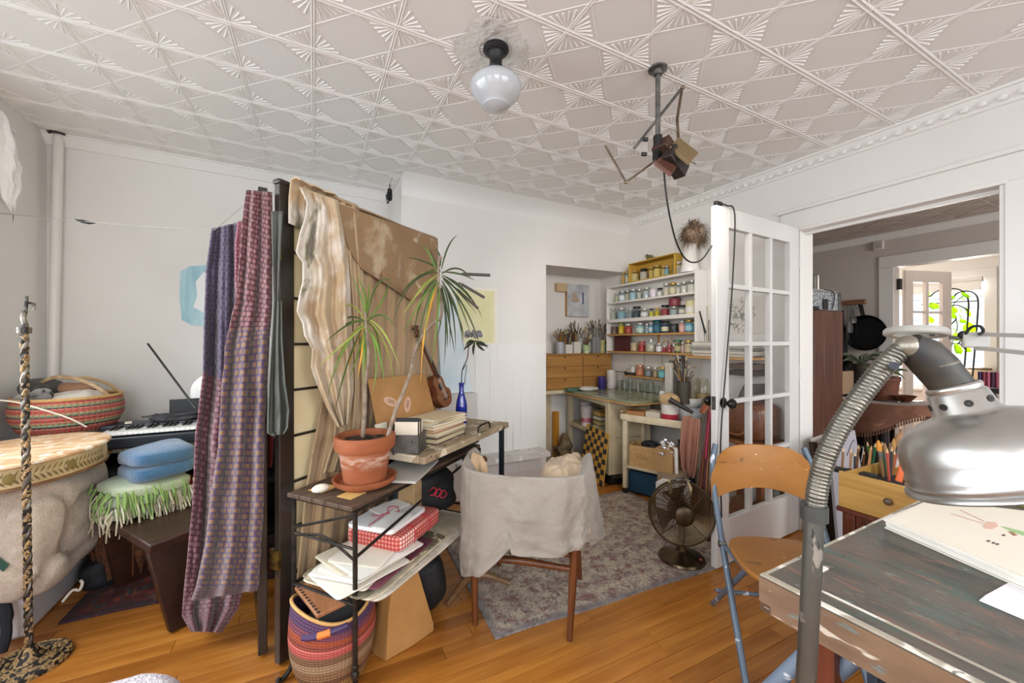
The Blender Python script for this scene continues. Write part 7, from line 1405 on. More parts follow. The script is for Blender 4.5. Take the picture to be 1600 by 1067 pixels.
c = Dp(1413, 620, 3.38); c.z = .758; r = T('wooden_bowl', 'small dark wooden bowl on the fringed kitchen table', 'bowl', c); G().lathe([(.001, 0), (.04, 0), (.075, .045), (.08, .05), (.07, .045), (.035, .01), (.001, .01)], c, 28).build('bowl_body', wood('4A2A1A', '6A4028', 0, 5), r)
r = T('kitchen_chair', 'beige-backed dark chair behind the kitchen table', 'chair', (4.88, 2.0, 0))
kc_c = Dp(1332, 612, 3.75); KCX, KCY = 4.88, 2.0
G().box((KCX, KCY, .45), (.38, .36, .05)).build('seat', BLACK, r, bevel=.01); G().box((KCX, KCY+.17, .84), (.38, .03, .24)).build('backrest', mat('A88E72', .6), r, bevel=.01)
for a, b in ((-.17, -.16), (.17, -.16), (-.17, .17), (.17, .17)): G().box((KCX+a, KCY+b, .22 if b < 0 else .40), (.03, .03, .43 if b < 0 else .80)).build('leg', BLACK, r)
G().box2((4.2, 2.45, 0), (4.95, 3.1, .72)).build('dark_cabinet', mat('17161A', .5), at=(4.6, 2.8, 0), label='black low cabinet standing behind the kitchen chair', cat='cabinet', bevel=.006)
# second glazed door into the sunroom
e = Dp(1482, 480, 4.55); hgk = V((5.87, 2.04, 0)); r = T('glazed_door', 'far white two-column glazed door opening into the sunroom', 'door', hgk)
KD = Fr(hgk, V((e.x-hgk.x, e.y-hgk.y, 0))); KW_ = .66; DP2 = mat('D8CCC4', .4)
def kb(nm, a0, a1, z0, z1, m=None, b0=-.018, b1=.018): g = G(); KD.box(g, a0, a1, b0, b1, z0, z1); return g.build(nm, m or DP2, r, bevel=.003)
kb('stile', 0, .11, .01, 2.06); kb('stile', KW_-.13, KW_, .01, 2.06); kb('top_rail', .11, KW_-.13, 1.93, 2.06); kb('bottom_rail', .11, KW_-.13, .01, .25); kb('glazing_bar', .29, .33, .25, 1.93)
for k in range(1, 5): z = lerp(.25, 1.93, k/5); kb('glazing_bar', .11, KW_-.13, z-.014, z+.014, None, -.016, .016)
for i in range(2):
    for k in range(5): kb('pane', (.11, .33)[i], (.29, KW_-.13)[i], lerp(.25, 1.93, k/5)+.014, lerp(.25, 1.93, (k+1)/5)-.014, glass(), -.002, .002)
G().box((5.80, 2.05, 1.9), (.05, .03, .12)).build('hinge', mat('3A3634', .5, .5), r)
# sunroom blind, trellis with vine, pot, striped candle pack
r = T('roller_blind', 'white roller blind rolled up at the top of the sunroom window', 'blind', (SX-.05, 2.33, 2.04)); G().box2((SX-.07, 1.88, 1.93), (SX-.05, 2.78, 2.05)).build('blind_cloth', mat('EDEBE8', .7), r); G().tube([(SX-.06, 1.87, 2.06), (SX-.06, 2.79, 2.06)], .03, 12).build('roll', mat('E4E1DE', .6), r); G().tube([(SX-.065, 1.88, 1.93), (SX-.065, 2.78, 1.93)], .01, 8).build('bottom_bar', PAINT, r)
t_o = Dp(1500, 620, 4.75); t_o = V((t_o.x, t_o.y, .60))
r = T('vine_trellis', 'black iron double-arched trellis with a lime green vine before the sunroom window', 'trellis', t_o); IRN = mat('2A2622', .5, .4)
TD = 4.75
def K(u, v, d=TD): return Dp(u, v, d)
G().tube(smoothpath([K(1503, 628), K(1508, 560), K(1512, 500), K(1513, 470), K(1505, 456), K(1490, 451), K(1470, 453), K(1455, 462), K(1448, 480), K(1444, 620)], 5), .008, 7).build('arch_rod', IRN, r)
G().tube(smoothpath([K(1516, 628), K(1522, 560), K(1527, 500), K(1528, 468), K(1520, 457), K(1508, 455), K(1496, 458), K(1487, 468)], 5), .008, 7).build('arch_rod', IRN, r)
for pts in ([(1440, 476), (1490, 472), (1528, 470)], [(1484, 478), (1496, 477), (1508, 482), (1512, 486)], [(1484, 508), (1493, 500), (1493, 494), (1488, 492)], [(1484, 536), (1496, 537), (1504, 530), (1510, 536)], [(1508, 545), (1501, 538), (1492, 536)], [(1484, 552), (1488, 557), (1482, 560)], [(1484, 575), (1490, 580), (1484, 585)]): G().tube(smoothpath([K(*p) for p in pts], 4), .007, 6).build('scroll', IRN, r)
t = NT('backlit_leaf'); tl = t.n('ShaderNodeBsdfTranslucent'); tl.inputs[0].default_value = hexc('C4E83A'); mxs = t.n('ShaderNodeMixShader'); mxs.inputs[0].default_value = .6; t.col('A8D42A').fin(.5); t.l(t.b.outputs[0], mxs.inputs[1]); t.l(tl.outputs[0], mxs.inputs[2]); t.l(mxs.outputs[0], t.out.inputs[0]); LIME = t.m; vn = smoothpath([K(1490, 622), K(1494, 580), K(1486, 545), K(1496, 510), K(1488, 480), K(1505, 462)], 5)
G().tube(vn, .005, 5).build('vine_stem', mat('5A7A1E', .6), r)
for k, (u, v, s_) in enumerate(((1507, 461, 11), (1486, 464, 8), (1484, 472, 9), (1486, 484, 13), (1499, 483, 9), (1511, 488, 14), (1485, 493, 12), (1499, 493, 9), (1514, 512, 15), (1504, 502, 8), (1495, 527, 12), (1483, 538, 8), (1495, 545, 16), (1511, 546, 9), (1484, 567, 10), (1503, 466, 7), (1448, 459, 12), (1458, 478, 12), (1452, 500, 10), (1462, 540, 9), (1455, 515, 9), (1500, 575, 9), (1490, 515, 9))):
    d = TD+R(-.12, .06); c = K(u, v, d); rr = s_*d/FPX*.5; M3 = Matrix.Rotation(R(.9, 1.5), 3, 'X') @ Matrix.Rotation(R(-.6, .6), 3, 'Y')
    pts = [(0, -.9), (.6, -1.1), (1.15, -.4), (1.0, .4), (0, 1.3), (-1.0, .4), (-1.15, -.4), (-.6, -1.1)]
    g = G(); vs = [c+rotz(-YAW) @ (M3 @ V((x*rr, y*rr, .18*rr*abs(x)))) for x, y in pts]+[c]; g.add(vs, [(i, (i+1) % 8, 8) for i in range(8)]); g.build('leaf', LIME, r, solid=.0008)
c = V((t_o.x+.06, t_o.y-.02, .0)); r = T('vine_planter', 'large pale planter on the sunroom floor holding the trellis', 'planter', c); G().lathe([(.001, 0), (.15, 0), (.2, .58), (.21, .6), (.18, .6), (.17, .55), (.001, .55)], c, 28).build('pot', mat('C9B49A', .6), r)
c = Dp(1527, 605, 4.9); r = T('candle_lantern', 'cream translucent lantern on the sunroom sill by the trellis', 'lantern', V((SX-.22, c.y, .60)))
q = WX(1529, 600, SX-.15); q.z = .78; G().box2((SX-.30, q.y-.12, .58), (SX-.02, q.y+.14, .60)).build('stone_ledge', PAINT, at=(SX-.1, q.y, .58), label='narrow ledge under the sunroom window', cat='ledge')
q.z = .601; G().lathe([(.001, 0), (.13, 0), (.13, .30), (.12, .31), (.12, .02), (.001, .02)], q, 28).build('lantern_body', mat('DCC6AC', .5), r); G().lathe([(.08, .31), (.11, .31), (.11, .34), (.08, .34)], q, 20).build('lantern_rim', mat('8A7864', .5), r)
c = Dp(1551, 606, 3.2); c2 = WX(1551, 606, 5.0); g_ = T('candle_pack', 'purple and pink striped pack standing at the edge of the doorway', 'pack', V((c2.x, c2.y, .55)))
z0 = c2.z
for k in range(7): q = V((c2.x, c2.y+.07-.024*k, z0)); G().cyl(q, q+V((0, 0, .13)), .012, n=10).build('candle', mat(['3A2A5E', '8E3A4E', 'B8607A', '4A2A4A', '9E4A62', 'C07A8E', '5A2A46'][k], .5), g_)
G().box((c2.x, c2.y, z0-.02), (.12, .22, .035)).build('pack_base', BLACK, g_); G().box((c2.x, c2.y, (z0-.04)/2), (.3, .3, z0-.042)).build('low_stand', mat('CFC6BE', .5), at=(c2.x, c2.y, 0), label='pale low stand carrying the striped candle pack in the kitchen', cat='stand', bevel=.004)
# canvases leaning by the doorway
def lean_panel(name, pts, m, label, th=.018, par=None):
    q = [V(p) for p in pts]; n = (q[1]-q[0]).cross(q[3]-q[0]).normalized()*th; g = G()
    g.add(q+[p+n for p in q], [(3, 2, 1, 0), (4, 5, 6, 7), (0, 1, 5, 4), (1, 2, 6, 5), (2, 3, 7, 6), (3, 0, 4, 7)]); return g.build(name, m, par, at=None if par else q[3], label=label, cat='canvas' if not par else None, bevel=.002)
lean_panel('grey_canvas', [Dp(1296, 684, 2.47), Dp(1336, 672, 2.55), Fz(1366, 852), Fz(1312, 862)], mat('8E8C94', .6, col2='9C9AA2', vs=4), 'blank lilac grey canvas board leaning by the doorway')
r = T('framed_canvas', 'dark brown framed canvas leaning behind the grey one at the doorway', 'canvas', Fz(1290, 850))
q = [Dp(1270, 690, 2.62), Dp(1303, 678, 2.72), Fz(1330, 842), Fz(1288, 846)]
lean_panel('canvas_back', q, mat('3A2A22', .7), None, .012, r)
for a, b in ((0, 1), (1, 2), (2, 3), (3, 0)): G().bar(q[a], q[b], .035, .03, V((SY, CY, 0))).build('frame_side', DARKWOOD if a else mat('C9C4BE', .5), r, bevel=.002)
# ================================================================ drawer full of brushes on a little chest
r = T('wooden_chest', 'small dark mahogany chest carrying the open drawer of brushes', 'chest', (2.25, .75, 0)); MAH = wood('4A2012', '6E3520', 2, 3, .35)
G().box2((2.075, .565, .10), (2.48, .925, .525)).build('carcass', MAH, r, bevel=.003); G().box2((2.055, .55, .525), (2.5, .94, .545)).build('chest_top', MAH, r, bevel=.004)
for y0, y1 in ((.575, .615), (.875, .915)):
    G().box2((2.065, y0, .0), (2.09, y1, .525)).build('corner_post', MAH, r, bevel=.002)
    for k in range(3): G().box2((2.0625, y0+.008+k*.011, .12), (2.0655, y0+.013+k*.011, .5)).build('reeding', MAH, r)
G().box2((2.066, .63, .3), (2.076, .86, .5)).build('drawer', MAH, r, bevel=.004); G().box2((2.066, .63, .12), (2.076, .86, .285)).build('drawer', MAH, r, bevel=.004)
DX0, DX1, DY0, DY1, DZ0, DZ1 = 2.06, 2.44, .553, .932, .546, .70
r = T('open_drawer', 'loose ochre wooden drawer crammed with brushes and pencils, set on the mahogany chest', 'drawer', (2.25, .74, DZ0)); OC = wood('B48840', 'C89C52', 1, 2, .5)
for a in (((DX0, DY0, DZ0), (DX0+.014, DY1, DZ1)), ((DX1-.012, DY0, DZ0), (DX1, DY1, DZ1-.02)), ((DX0+.014, DY0, DZ0), (DX1-.012, DY0+.012, DZ1-.01)), ((DX0+.014, DY1-.012, DZ0), (DX1-.012, DY1, DZ1-.01)), ((DX0+.014, DY0+.012, DZ0), (DX1-.012, DY1-.012, DZ0+.01))): G().box2(*a).build('drawer_panel', OC, r, bevel=.002)
k_ = WX(1389, 783, DX0); G().ball(k_+V((-.012, 0, 0)), .014, 14, 10).build('knob', mat('5A4A3E', .4), r)
G().box2((2.11, .575, DZ0+.011), (2.40, .905, DZ1-.05)).build('divider_block', mat('2A2420', .8), r)
PEN = [(1318, 700, '8A6A4A'), (1330, 702, 'B89068'), (1342, 695, '9A6A3A'), (1355, 690, '4A7A3A'), (1362, 696, 'C98A5A'), (1368, 692, '2E6A4A'), (1373, 697, '1E7A44'), (1378, 690, '24804A'), (1386, 700, 'B04A3A'), (1394, 698, '3A3A3E'), (1350, 705, '6A4A30'), (1398, 704, '8A5A34'), (1336, 708, '2A2A2C')]
col_names = ['brown', 'tan', 'chestnut', 'leaf green', 'salmon', 'dark green', 'emerald', 'bright green', 'red', 'black', 'umber', 'russet', 'charcoal']
zb_ = DZ1-.048
for k, (u, v, c) in enumerate(PEN):
    p1 = Dp(u, v, 1.86+.02*(k % 4)-(.10 if u > 1384 else 0)); p0 = V((p1.x+R(-.01, .02), p1.y+R(-.015, .015), zb_)); d = p1-p0; o = T('pencil', '%s pencil standing in the ochre drawer of brushes' % col_names[k], 'pencil', p0, 0, 'pencils in the ochre drawer')
    G().tube([p0, p0+d*.86], .0052, 6).build('barrel', mat(c, .4), o); G().tube([p0+d*.86, p1], [.0052, .0008], 6).build('tip', mat('D2AE80', .7), o)
BRU = [(1372, 688, 'C9862E', 'amber flat brush with a light ferrule in the ochre drawer', .011), (1382, 692, '8A6A48', 'brown-haired flat brush next to the amber one in the drawer', .009), (1391, 692, '6A523A', 'dark-haired round brush in the middle of the ochre drawer', .009), (1397, 685, 'A87A44', 'ginger-haired brush beside the red handled brush', .009), (1403, 678, '8A6844', 'largest brush in the drawer, brown hair on a red handle', .013)]
for k, (u, v, c, lab, wd) in enumerate(BRU):
    p1 = Dp(u, v, 1.83); p0 = V((p1.x-.004, p1.y+.01*(k-2), zb_)); d = p1-p0; o = T('paint_brush', lab, 'brush', p0, 0, 'brushes in the ochre drawer'); hd_ = mat('A8321E', .3) if k == 4 else mat(['7A5A3A', '4A6A4A', '3A3A40', 'B88A5A'][k], .4)
    G().tube([p0, p0+d*.5], [.006, .008], 8).build('handle', hd_, o); G().tube([p0+d*.5, p0+d*.7], [.007, wd*.9], 8).build('ferrule', STEEL, o); G().tube([p0+d*.7, p0+d*.85, p1], [wd*.95, wd, wd*.35], 8).build('bristles', mat(c, .8), o)
p0, p1 = V((2.085, .70, zb_)), Dp(1415, 700, 1.62); g = G(); g.tube([Dp(1404, 752, 1.66), Dp(1414, 715, 1.66)], .012, 8); g.build('orange_marker', mat('D9622A', .4), at=Dp(1404, 752, 1.66), label='fat orange marker leaning in the near corner of the ochre drawer', cat='marker')
for k, (u, v) in enumerate(((1332, 690), (1345, 700))): p = Dp(u, v, 1.9); q = Dp(u-9, v+22, 1.9); g = G(); g.tube(smoothpath([q, p, p+V((.006, -.008, 0)), q+V((.016, -.016, 0))], 4), .0022, 5); g.build('tweezers', STEEL, at=q, label=['bent wire tweezers standing in the ochre drawer', 'second wire tweezers nearer the pencils in the drawer'][k], cat='tweezers')
g = G(); g.box(Dp(1330, 735, 1.84), (.05, .18, .02), .2); g.build('dark_pouch', mat('17181B', .6), at=Dp(1330, 735, 1.84), label='black pouch lying at the far end of the ochre drawer', cat='pouch', bevel=.006)
bpy.data.objects['dark_pouch'].location.z = zb_+.012
# ================================================================ folding chair
CF2 = Fr(Dp(1185, 790, 1.83)*1.0, (.805, -.593)); CF2 = Fr((1.817, 1.128), (.805, -.593)); CF2.e2 = -CF2.e2*-1
fwd = V((-.593, -.805, 0)); sd_ = CF2.e1
def H(s_, f_, z): return V((1.817, 1.128, 0))+sd_*s_+fwd*f_+V((0, 0, z))
BLUEM = splat(('4A5868', '586878'), [('B8C0C8', 26, .64), ('3E464E', 30, .66)], 10, .4, (1, 1, .4)); PLY = splat(('94622A', 'A26E34'), [('E4D8C8', 34, .7), ('7A5226', 10, .64)], 4, .4, (1, 1, 2.5), .06)
r = T('folding_chair', 'folding chair with a worn plywood back and blue painted tube frame', 'chair', H(0, .15, 0))
for s_ in (-1, 1):
    G().tube(smoothpath([H(s_*.185, -.005, .79), H(s_*.205, .02, .70), H(s_*.205, .06, .55), H(s_*.205, .40, .012)], 6), .0125, 10).build('leg', BLUEM, r)
    G().tube([H(s_*.18, .34, .40), H(s_*.18, -.06, .012)], .011, 10).build('leg', BLUEM, r)
    G().tube([H(s_*.205, .15, .40), H(s_*.18, .36, .398)], .008, 8).build('side_strut', BLUEM, r); G().cyl(H(s_*.19, .15, .40), H(s_*.22, .15, .40), .014, n=10).build('pivot', STEEL, r)
G().tube([H(-.18, -.02, .1), H(.18, -.02, .1)], .009, 8).build('stretcher', BLUEM, r)
def bk(a, b, off):
    x = a*2-1; w_ = .218+.0*b; top = .795-.045*abs(x)**5-.01*x*x; bot = .545+.06*(1-x*x)-.0*b; tap = lerp(.86, 1.0, 1-b) if b > .6 else 1
    x2 = x*w_*(1-.16*max(0, b-.55)/.45); z = lerp(bot, top, b); return H(x2, .032-.035*(1-x*x)+.02*(1-b)+off, z)
g = G(); nu, nv = 28, 12; vs = [bk(i/nu, j/nv, 0) for j in range(nv+1) for i in range(nu+1)]+[bk(i/nu, j/nv, -.012) for j in range(nv+1) for i in range(nu+1)]
W_ = nu+1; N = W_*(nv+1); fs = [(j*W_+i, j*W_+i+1, (j+1)*W_+i+1, (j+1)*W_+i) for j in range(nv) for i in range(nu)]; fs += [tuple(N+q for q in reversed(f)) for f in fs]
rm = list(range(W_))+[j*W_+nu for j in range(1, nv+1)]+[nv*W_+i for i in range(nu-1, -1, -1)]+[j*W_ for j in range(nv-1, 0, -1)]
fs += [(rm[k], N+rm[k], N+rm[(k+1) % len(rm)], rm[(k+1) % len(rm)]) for k in range(len(rm))]; g.add(vs, fs); g.build('backrest', PLY, r, bevel=.002)
pts = []
for i in range(48):
    a = 2*math.pi*i/48; pts.append((.20*math.copysign(abs(math.cos(a))**.62, math.cos(a)), .285+.185*math.copysign(abs(math.sin(a))**.62, math.sin(a))))
vs = [H(x, y, .405) for x, y in pts]+[H(x, y, .423) for x, y in pts]; g = G(); g.add(vs, [tuple(range(48)), tuple(range(95, 47, -1))]+[(i, 48+i, 48+(i+1) % 48, (i+1) % 48) for i in range(48)]); g.build('seat', PLY, r, bevel=.004)
# ================================================================ painting table
TB = Fr((.879, .545), (1, .03)); TW, TL, TZ = 1.10, 1.05, .752
t = NT('paint_table'); sx_ = (8, 2.4, 3)
c = t.ramp(t.noise(2.2, stretch=sx_, detail=6), [(.3, '3E3F3A'), (.5, '57524B'), (.7, '66574C')])
for k, (cc, sc, th, st_) in enumerate((('4C5C54', 2.6, .55, (7, 2, 2)), ('7A5A4C', 4.6, .56, (7, 2, 2)), ('8A8880', 9, .64, (7, 2, 3)), ('2A2C2C', 9, .62, (7, 3, 4)), ('A46A50', 11, .64, (8, 3, 3)), ('6E8478', 9, .62, (9, 2.4, 3)), ('BDB6A8', 14, .72, (6, 3, 3)), ('2E4A6E', 10, .72, (6, 3, 3)), ('7A1E2A', 10, .72, (6, 3, 4)), ('E4DDD0', 26, .755, (4, 2.4, 2)), ('A88A3A', 9, .76, (3, 8, 3)))):
    n = t.noise(sc, stretch=st_, detail=7, rough=.68, dist=.5); c = t.mix(t.ramp(n, [(th, (0, 0, 0)), (th+.05, (.85, .85, .85))]), c, cc)
TOP = t.col(c).bump(t.noise(30, stretch=(2, 1, 1)), .2, .003).fin(.48)
SIDE = splat(('6E5644', '80664F'), [('C2B6A8', 9, .6), ('6A7470', 14, .64), ('E0D8CC', 30, .68)], 6, .5, (1, 1, 4)); WS = splat(('B0A594', '9A9484'), [('E2DCD0', 9, .52), ('6A6E66', 20, .63), ('A4583A', 16, .69)], 10, .5)
r = T('painting_table', 'paint-crusted work table in the near corner of the studio', 'table', TB.p(TW/2, -TL/2))
g = G(); TB.box(g, 0, TW, -TL, 0, TZ-.03, TZ); g.build('tabletop', TOP, r, bevel=.003)
g = G(); TB.box(g, .0, .014, -TL, 0, TZ-.0005, TZ+.003); g.build('edge_strip', WS, r, label='whitened paint-caked strip along the near edge', bevel=.001)
g = G(); TB.box(g, .052, .058, -TL, -.07, TZ-.0005, TZ+.0015); g.build('edge_strip', WS, r); g = G(); TB.box(g, .0, TW, -.007, 0, TZ-.0005, TZ+.001); g.build('edge_strip', WS, r)
g = G(); TB.box(g, .1, .16, -.06, -.035, TZ-.0005, TZ+.003); g.build('white_dab', mat('E6E0D6', .5), r)
g = G(); TB.box(g, -.003, 0.0, -TL, 0, TZ-.055, TZ-.002); g.build('side_face', SIDE, r)
g = G(); TB.box(g, -.0, .022, -TL, -.001, TZ-.075, TZ-.031); g.build('apron', SIDE, r); g = G(); TB.box(g, 0, TW, -.023, -.001, TZ-.075, TZ-.031); g.build('apron', SIDE, r)
for a, b in ((.10, -.085), (.10, -TL+.09), (TW-.09, -.085), (TW-.09, -TL+.09)): g = G(); TB.box(g, a-.021, a+.021, b-.021, b+.021, 0, TZ-.031); g.build('leg', MAH, r, bevel=.003)
for p, q in ((Dp(1195, 1082, .99), Dp(1318, 968, .86)), (Dp(1270, 1084, .90), Dp(1352, 1012, .80))): G().tube([p+(p-q)*((p.z-.018)/(q.z-p.z)), q], .0165, 14).build('tube_brace', splat(('6A7A8E', '7A8A9C'), [('D8DEE4', 18, .64)], 8, .35), r, label='blue steel tube brace splashed with white paint')
bpy.data.objects
# sketchbook, sheets, notebook
r = T('sketch_pad', 'thick open sketch pad with a faint tulip drawing on the paint-crusted table', 'sketchbook', (1.5, .3, TZ)); SPQ = [(1.405, .528), (1.245, .07), (1.76, -.06), (1.86, .345), (1.70, .532)]
G().prism(SPQ, TZ+.001, TZ+.005).build('cover', mat('D8D2C8', .6), r)
for k in range(4):
    q = [(x+R(-.004, .004), y+R(-.004, .004)) for x, y in SPQ]; G().prism(q, TZ+.0055+k*.0055, TZ+.0105+k*.0055).build('page_block', mat(['E6E0D6', 'E0DACE'][k % 2], .8, col2='EEEAE2', vs=3), r, bevel=.001)
zt = TZ+.0275; G().prism([(1.41, .522), (1.25, .075), (1.755, -.05), (1.855, .34), (1.695, .526)], zt, zt+.0012).build('top_page', mat('E9E1D2', .8, col2='E4D8C6', vs=2.5), r)
def flat(pts, z, nm, m, par): q = [Fz(u, v, z) for u, v in pts]; return G().prism([(p.x, p.y) for p in q], z-.0003, z+.0004).build(nm, m, par)
zf = zt+.0016
flat([(1536, 820), (1543, 815), (1556, 816), (1560, 822), (1550, 827), (1540, 826)], zf, 'tulip_petal', mat('DAB4A0', .8), r); flat([(1564, 822), (1570, 823), (1600, 831), (1600, 837), (1580, 830)], zf, 'tulip_stem', mat('9CBE84', .8), r); flat([(1575, 830), (1582, 831), (1590, 836), (1584, 837)], zf, 'brown_leaf', mat('9A6A50', .8), r)
for pts in ([(1486, 802), (1535, 817), (1535, 818), (1486, 803)], [(1500, 796), (1538, 814), (1538, 815), (1500, 797)]): flat(pts, zf, 'pencil_line', mat('C9A894', .8), r)
for u, v in ((1544, 845), (1552, 848), (1558, 850), (1568, 836)): flat([(u-3, v), (u, v-1.4), (u+4, v), (u, v+1.6)], zf, 'ink_mark', mat('5A4440', .8), r)
q = [Fz(u, v, TZ+.002) for u, v in ((1530, 938), (1540, 930), (1584, 906), (1640, 925), (1640, 985))]; G().prism([(p.x, p.y) for p in q], TZ+.001, TZ+.003).build('white_sheet', mat('EDEBF0', .8), at=(q[0].x, q[0].y, TZ), label='loose white sheet lying on the paint-crusted table before the sketch pad', cat='paper', bevel=.0005)
q = [Fz(u, v, TZ+.012) for u, v in ((1556, 777), (1640, 796), (1640, 786), (1585, 774))]; G().prism([(p.x, p.y) for p in q], TZ+.001, TZ+.014).build('green_notebook', mat('8CA82A', .5), at=(q[0].x, q[0].y, TZ), label='lime green notebook at the far edge of the paint-crusted table', cat='notebook', bevel=.001)
# black mesh bin under the table
BFm = Fr((.955, .375), (1, .03)); MB_ = mat('23303E', .45, .3)
r = T('mesh_crate', 'dark blue steel mesh crate standing under the paint-crusted table', 'crate', BFm.p(.17, -.17)); mw_, mh = .34, .663
for a in (0, mw_):
    for b in (0, -mw_): g = G(); BFm.box(g, a-.008, a+.008, b-.008, b+.008, 0, mh); g.build('corner_post', MB_, r, bevel=.002)
for z in (.01, mh-.01):
    for a0, a1, b0, b1 in ((0, mw_, -.008, .008), (0, mw_, -mw_-.008, -mw_+.008), (-.008, .008, -mw_, 0), (mw_-.008, mw_+.008, -mw_, 0)): g = G(); BFm.box(g, a0, a1, b0, b1, z-.01, z+.01); g.build('frame_bar', MB_, r)
for nm, f in (('left', lambda a, z: BFm.p(0, -a, z)), ('front', lambda a, z: BFm.p(a, 0, z))):
    g = G()
    for k in range(-28, 16):
        for s_ in (1, -1):
            a0 = k*.022; pts = []
            for j in range(2):
                z = mh*j; a = a0+(z if s_ > 0 else mh-z)
                pts.append((a, z))
            (aa, za), (ab, zb) = pts
            def clip(a): tt = (a-aa)/(ab-aa); return za+(zb-za)*tt
            lo, hi = max(min(aa, ab), .008), min(max(aa, ab), mw_-.008)
            if hi-lo > .01: g.bar(f(lo, clip(lo)), f(hi, clip(hi)), .002, .002)
    g.build('wire_mesh', MB_, r, kind='stuff')
# ================================================================ goose-neck lamp and ring magnifier
pb = Dp(1259, 1067, .63); LP = [V((pb.x-.004, pb.y+.0, .02)), Dp(1259, 1067, .63), Dp(1268, 900, .63), Dp(1273, 800, .63)]
r = T('gooseneck_lamp', 'old goose-neck lamp with a dented aluminium shade over the painting table', 'lamp', (LP[0].x, LP[0].y, 0))
PIPE = splat(('6E6E68', '5C5C58'), [('A4A098', 26, .58), ('3A4240', 30, .62)], 9, .38, (1, 1, .5), .1); PIPE.node_tree.nodes['Principled BSDF'].inputs['Metallic'].default_value = .75
G().tube(LP, .0135, 16).build('pole', PIPE, r); G().lathe([(.001, 0), (.13, 0), (.135, .012), (.11, .022), (.03, .03), (.016, .05), (.001, .05)], (LP[0].x, LP[0].y, 0), 32).build('base', BLACKIRON, r)
q = Dp(1272, 800, .63); G().cyl(q+V((0, 0, -.012)), q+V((0, 0, .012)), .0185, n=18).build('clamp_ring', mat('4A4C4A', .45, .6), r)
gp = smoothpath([Dp(1273, 800, .63), Dp(1278, 760, .63), Dp(1290, 715, .63), Dp(1312, 668, .63), Dp(1345, 618, .625), Dp(1375, 580, .62), Dp(1402, 552, .615), Dp(1420, 541, .61)], 14)
fp = []; fr2 = []
for i, p in enumerate(gp): fp.append(p); fr2.append(.0148 if i < 7 else (.0165 if i % 2 else .0132))
dn_ = []
for i in range(len(gp)-1):
    for j in range(3): dn_.append(gp[i].lerp(gp[i+1], j/3))
rr_l = []; acc = 0; out = []
for i, p in enumerate(dn_):
    if i: acc += (p-dn_[i-1]).length
    out.append(p); rr_l.append(.0138+.0026*(.5+.5*math.sin(acc*2*math.pi/.0088)) if .02 < acc else .0145)
# resample finely so that the spiral reads
fine = []; rads = []; acc = 0
for i in range(len(gp)-1):
    L = (gp[i+1]-gp[i]).length; m_ = max(2, int(L/.0009))
    for j in range(m_): fine.append(gp[i].lerp(gp[i+1], j/m_)); rads.append(.0128+.0020*abs(math.sin((acc+L*j/m_)*math.pi/.0058))**.6 if acc > .012 else .0145)
    acc += L
G().tube(fine, rads, 14).build('gooseneck', mat('858278', .36, .85, col2='686660', vs=20), r, sharp=75)
th_ = rad(51.1); rho = .89; vd = V((math.sin(YAW+th_), math.cos(YAW+th_), 0)); lt = V((-math.cos(YAW+th_), math.sin(YAW+th_), 0))
RC = vd*rho+V((0, 0, 1.071)); axu = (V((0, 0, 1))*math.cos(rad(21))+lt*math.sin(rad(21))+vd*-.02).normalized(); x_, y_ = basis(axu); LM = Matrix((x_, y_, axu)).transposed()
t = NT('dented_aluminium'); ALU = t.col(t.ramp(t.noise(5, detail=5), [(.35, 'A4A4A6'), (.65, 'C4C2BE')])).bump(t.noise(9, detail=2), .12, .02).fin(.34, .95)
def dent(rr, z, a):
    for aa, zz, dd in ((3.9, .055, .006), (5.1, .045, .005)):
        d = math.hypot((a-aa)*.1, z-zz)
        rr -= dd*math.exp(-(d/.012)**2)
    return rr, z
G().lathe([(.105, -.006), (.109, -.003), (.108, .001), (.103, .004), (.105, .009), (.1015, .013), (.103, .018), (.0995, .023), (.099, .04), (.096, .055), (.088, .071), (.075, .083), (.058, .0925), (.044, .097), (.0385, .099), (.0375, .101), (.036, .1025), (.0325, .128), (.0295, .131), (.031, .134), (.031, .138), (.028, .140), (.027, .138), (.027, .13), (.034, .1), (.07, .084), (.095, .05), (.102, .0), (.105, -.006)], RC, 72, LM, dent).build('shade', ALU, r, sharp=60)
for k in range(8): a = k*math.pi/4+.2; c = RC+LM @ V((.0345*math.cos(a), .0345*math.sin(a), .114)); M3 = LM @ rotz(a) @ Matrix.Rotation(rad(90), 3, 'Y'); G().lathe([(.001, 0), (.0048, 0), (.0048, .0012), (.001, .0012)], c, 12, M3).build('vent_hole', mat('16130F', .7), r)
nt = RC+axu*.136; ge = gp[-1]; sa = (ge+V((0, 0, .004))-nt); G().tube([nt, nt+sa*.3+axu*.012, nt+sa*.62+axu*.012, ge+V((0, 0, .006))], [.025, .0265, .0255, .017], 22).build('socket', mat('17181B', .55, 0, col2='3A352C', vs=22), r)
m_ = nt+sa*.3+axu*.012; G().lathe([(.0267, -.002), (.0275, 0), (.0267, .002)], m_, 22, LM).build('socket_band', mat('7A746A', .4, .7), r)
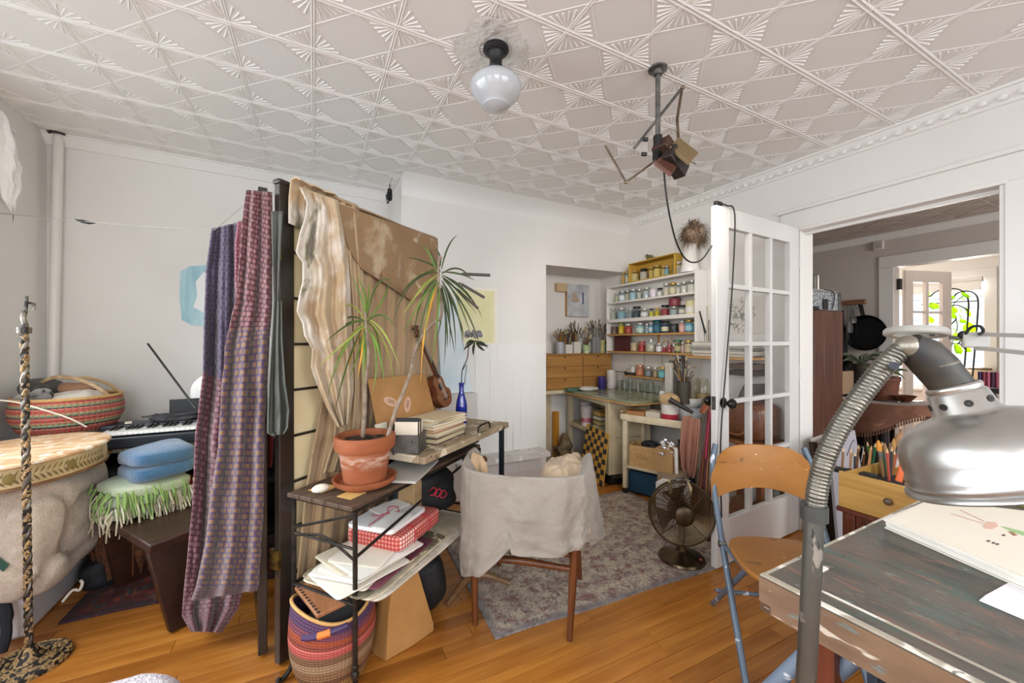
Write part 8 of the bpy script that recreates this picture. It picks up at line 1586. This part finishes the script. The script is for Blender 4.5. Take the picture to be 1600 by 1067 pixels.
G().ball(ge+V((-.004, 0, 0)), .0165, 14, 10).build('swivel', mat('8A8478', .4, .7), r); p = Dp(1397, 571, .59); G().cyl(p, p+V((.012, .006, -.004)), .006, n=10).build('key_switch', mat('3A3E46', .3, .4), r)
RGC = Dp(1430, 521, 1.6); r = T('magnifier_lamp', 'white ring magnifier lamp on a twin-bar arm behind the aluminium shade', 'lamp', (1.9, .2, TZ))
RM3 = Matrix.Rotation(rad(-9), 3, V((math.cos(YAW+rad(45)), -math.sin(YAW+rad(45)), 0))); WPL = mat('B4B2AC', .4)
G().lathe([(.062, .018), (.090, .018), (.096, .010), (.096, -.004), (.090, -.010), (.066, -.006), (.060, .004), (.062, .018)], RGC, 48, RM3).build('ring_head', WPL, r); G().lathe([(.001, .002), (.061, .002), (.061, .006), (.001, .006)], RGC, 36, RM3).build('magnifier_glass', glass((.97, .98, .98), 1.), r)
q = RGC+V((-.04, -.06, -.008)); G().box(q, (.014, .01, .008)).build('switch', BLACK, r)
J = Dp(1524, 531, 1.5); G().tube([RGC+(J-RGC).normalized()*.094, J], .007, 8).build('ring_stalk', mat('5A5A56', .4), r); G().ball(Dp(1506, 524, 1.52), .018, 12, 8).build('knuckle', BLACK, r)
g = G(); g.box(J, (.07, .03, .06), -YAW-.6); g.build('joint_plate', WPL, r, bevel=.006)
E0, E1_ = V((1.86, .17, 1.30)), V((1.86, .17, 1.235))
G().bar(J+V((0, 0, .022)), E0-V((0, 0, .03)), .012, .014).build('arm_bar', WPL, r); G().bar(J-V((0, 0, .03)), E1_-V((0, 0, .03)), .012, .014).build('arm_bar', WPL, r)
G().tube(smoothpath([Dp(1508, 522, 1.5), Dp(1518, 511, 1.48), Dp(1532, 510, 1.46), Dp(1536, 518, 1.46), Dp(1528, 523, 1.47)], 5), .005, 6).build('cord_loop', BLACK, r)
G().box((1.86, .17, 1.22), (.04, .05, .16)).build('elbow', WPL, r, bevel=.006); G().bar((1.86, .17, 1.18), (1.90, .12, .80), .012, .02).build('lower_arm', WPL, r); G().box((1.90, .12, .778), (.06, .06, .05)).build('clamp_base', WPL, r, bevel=.004)
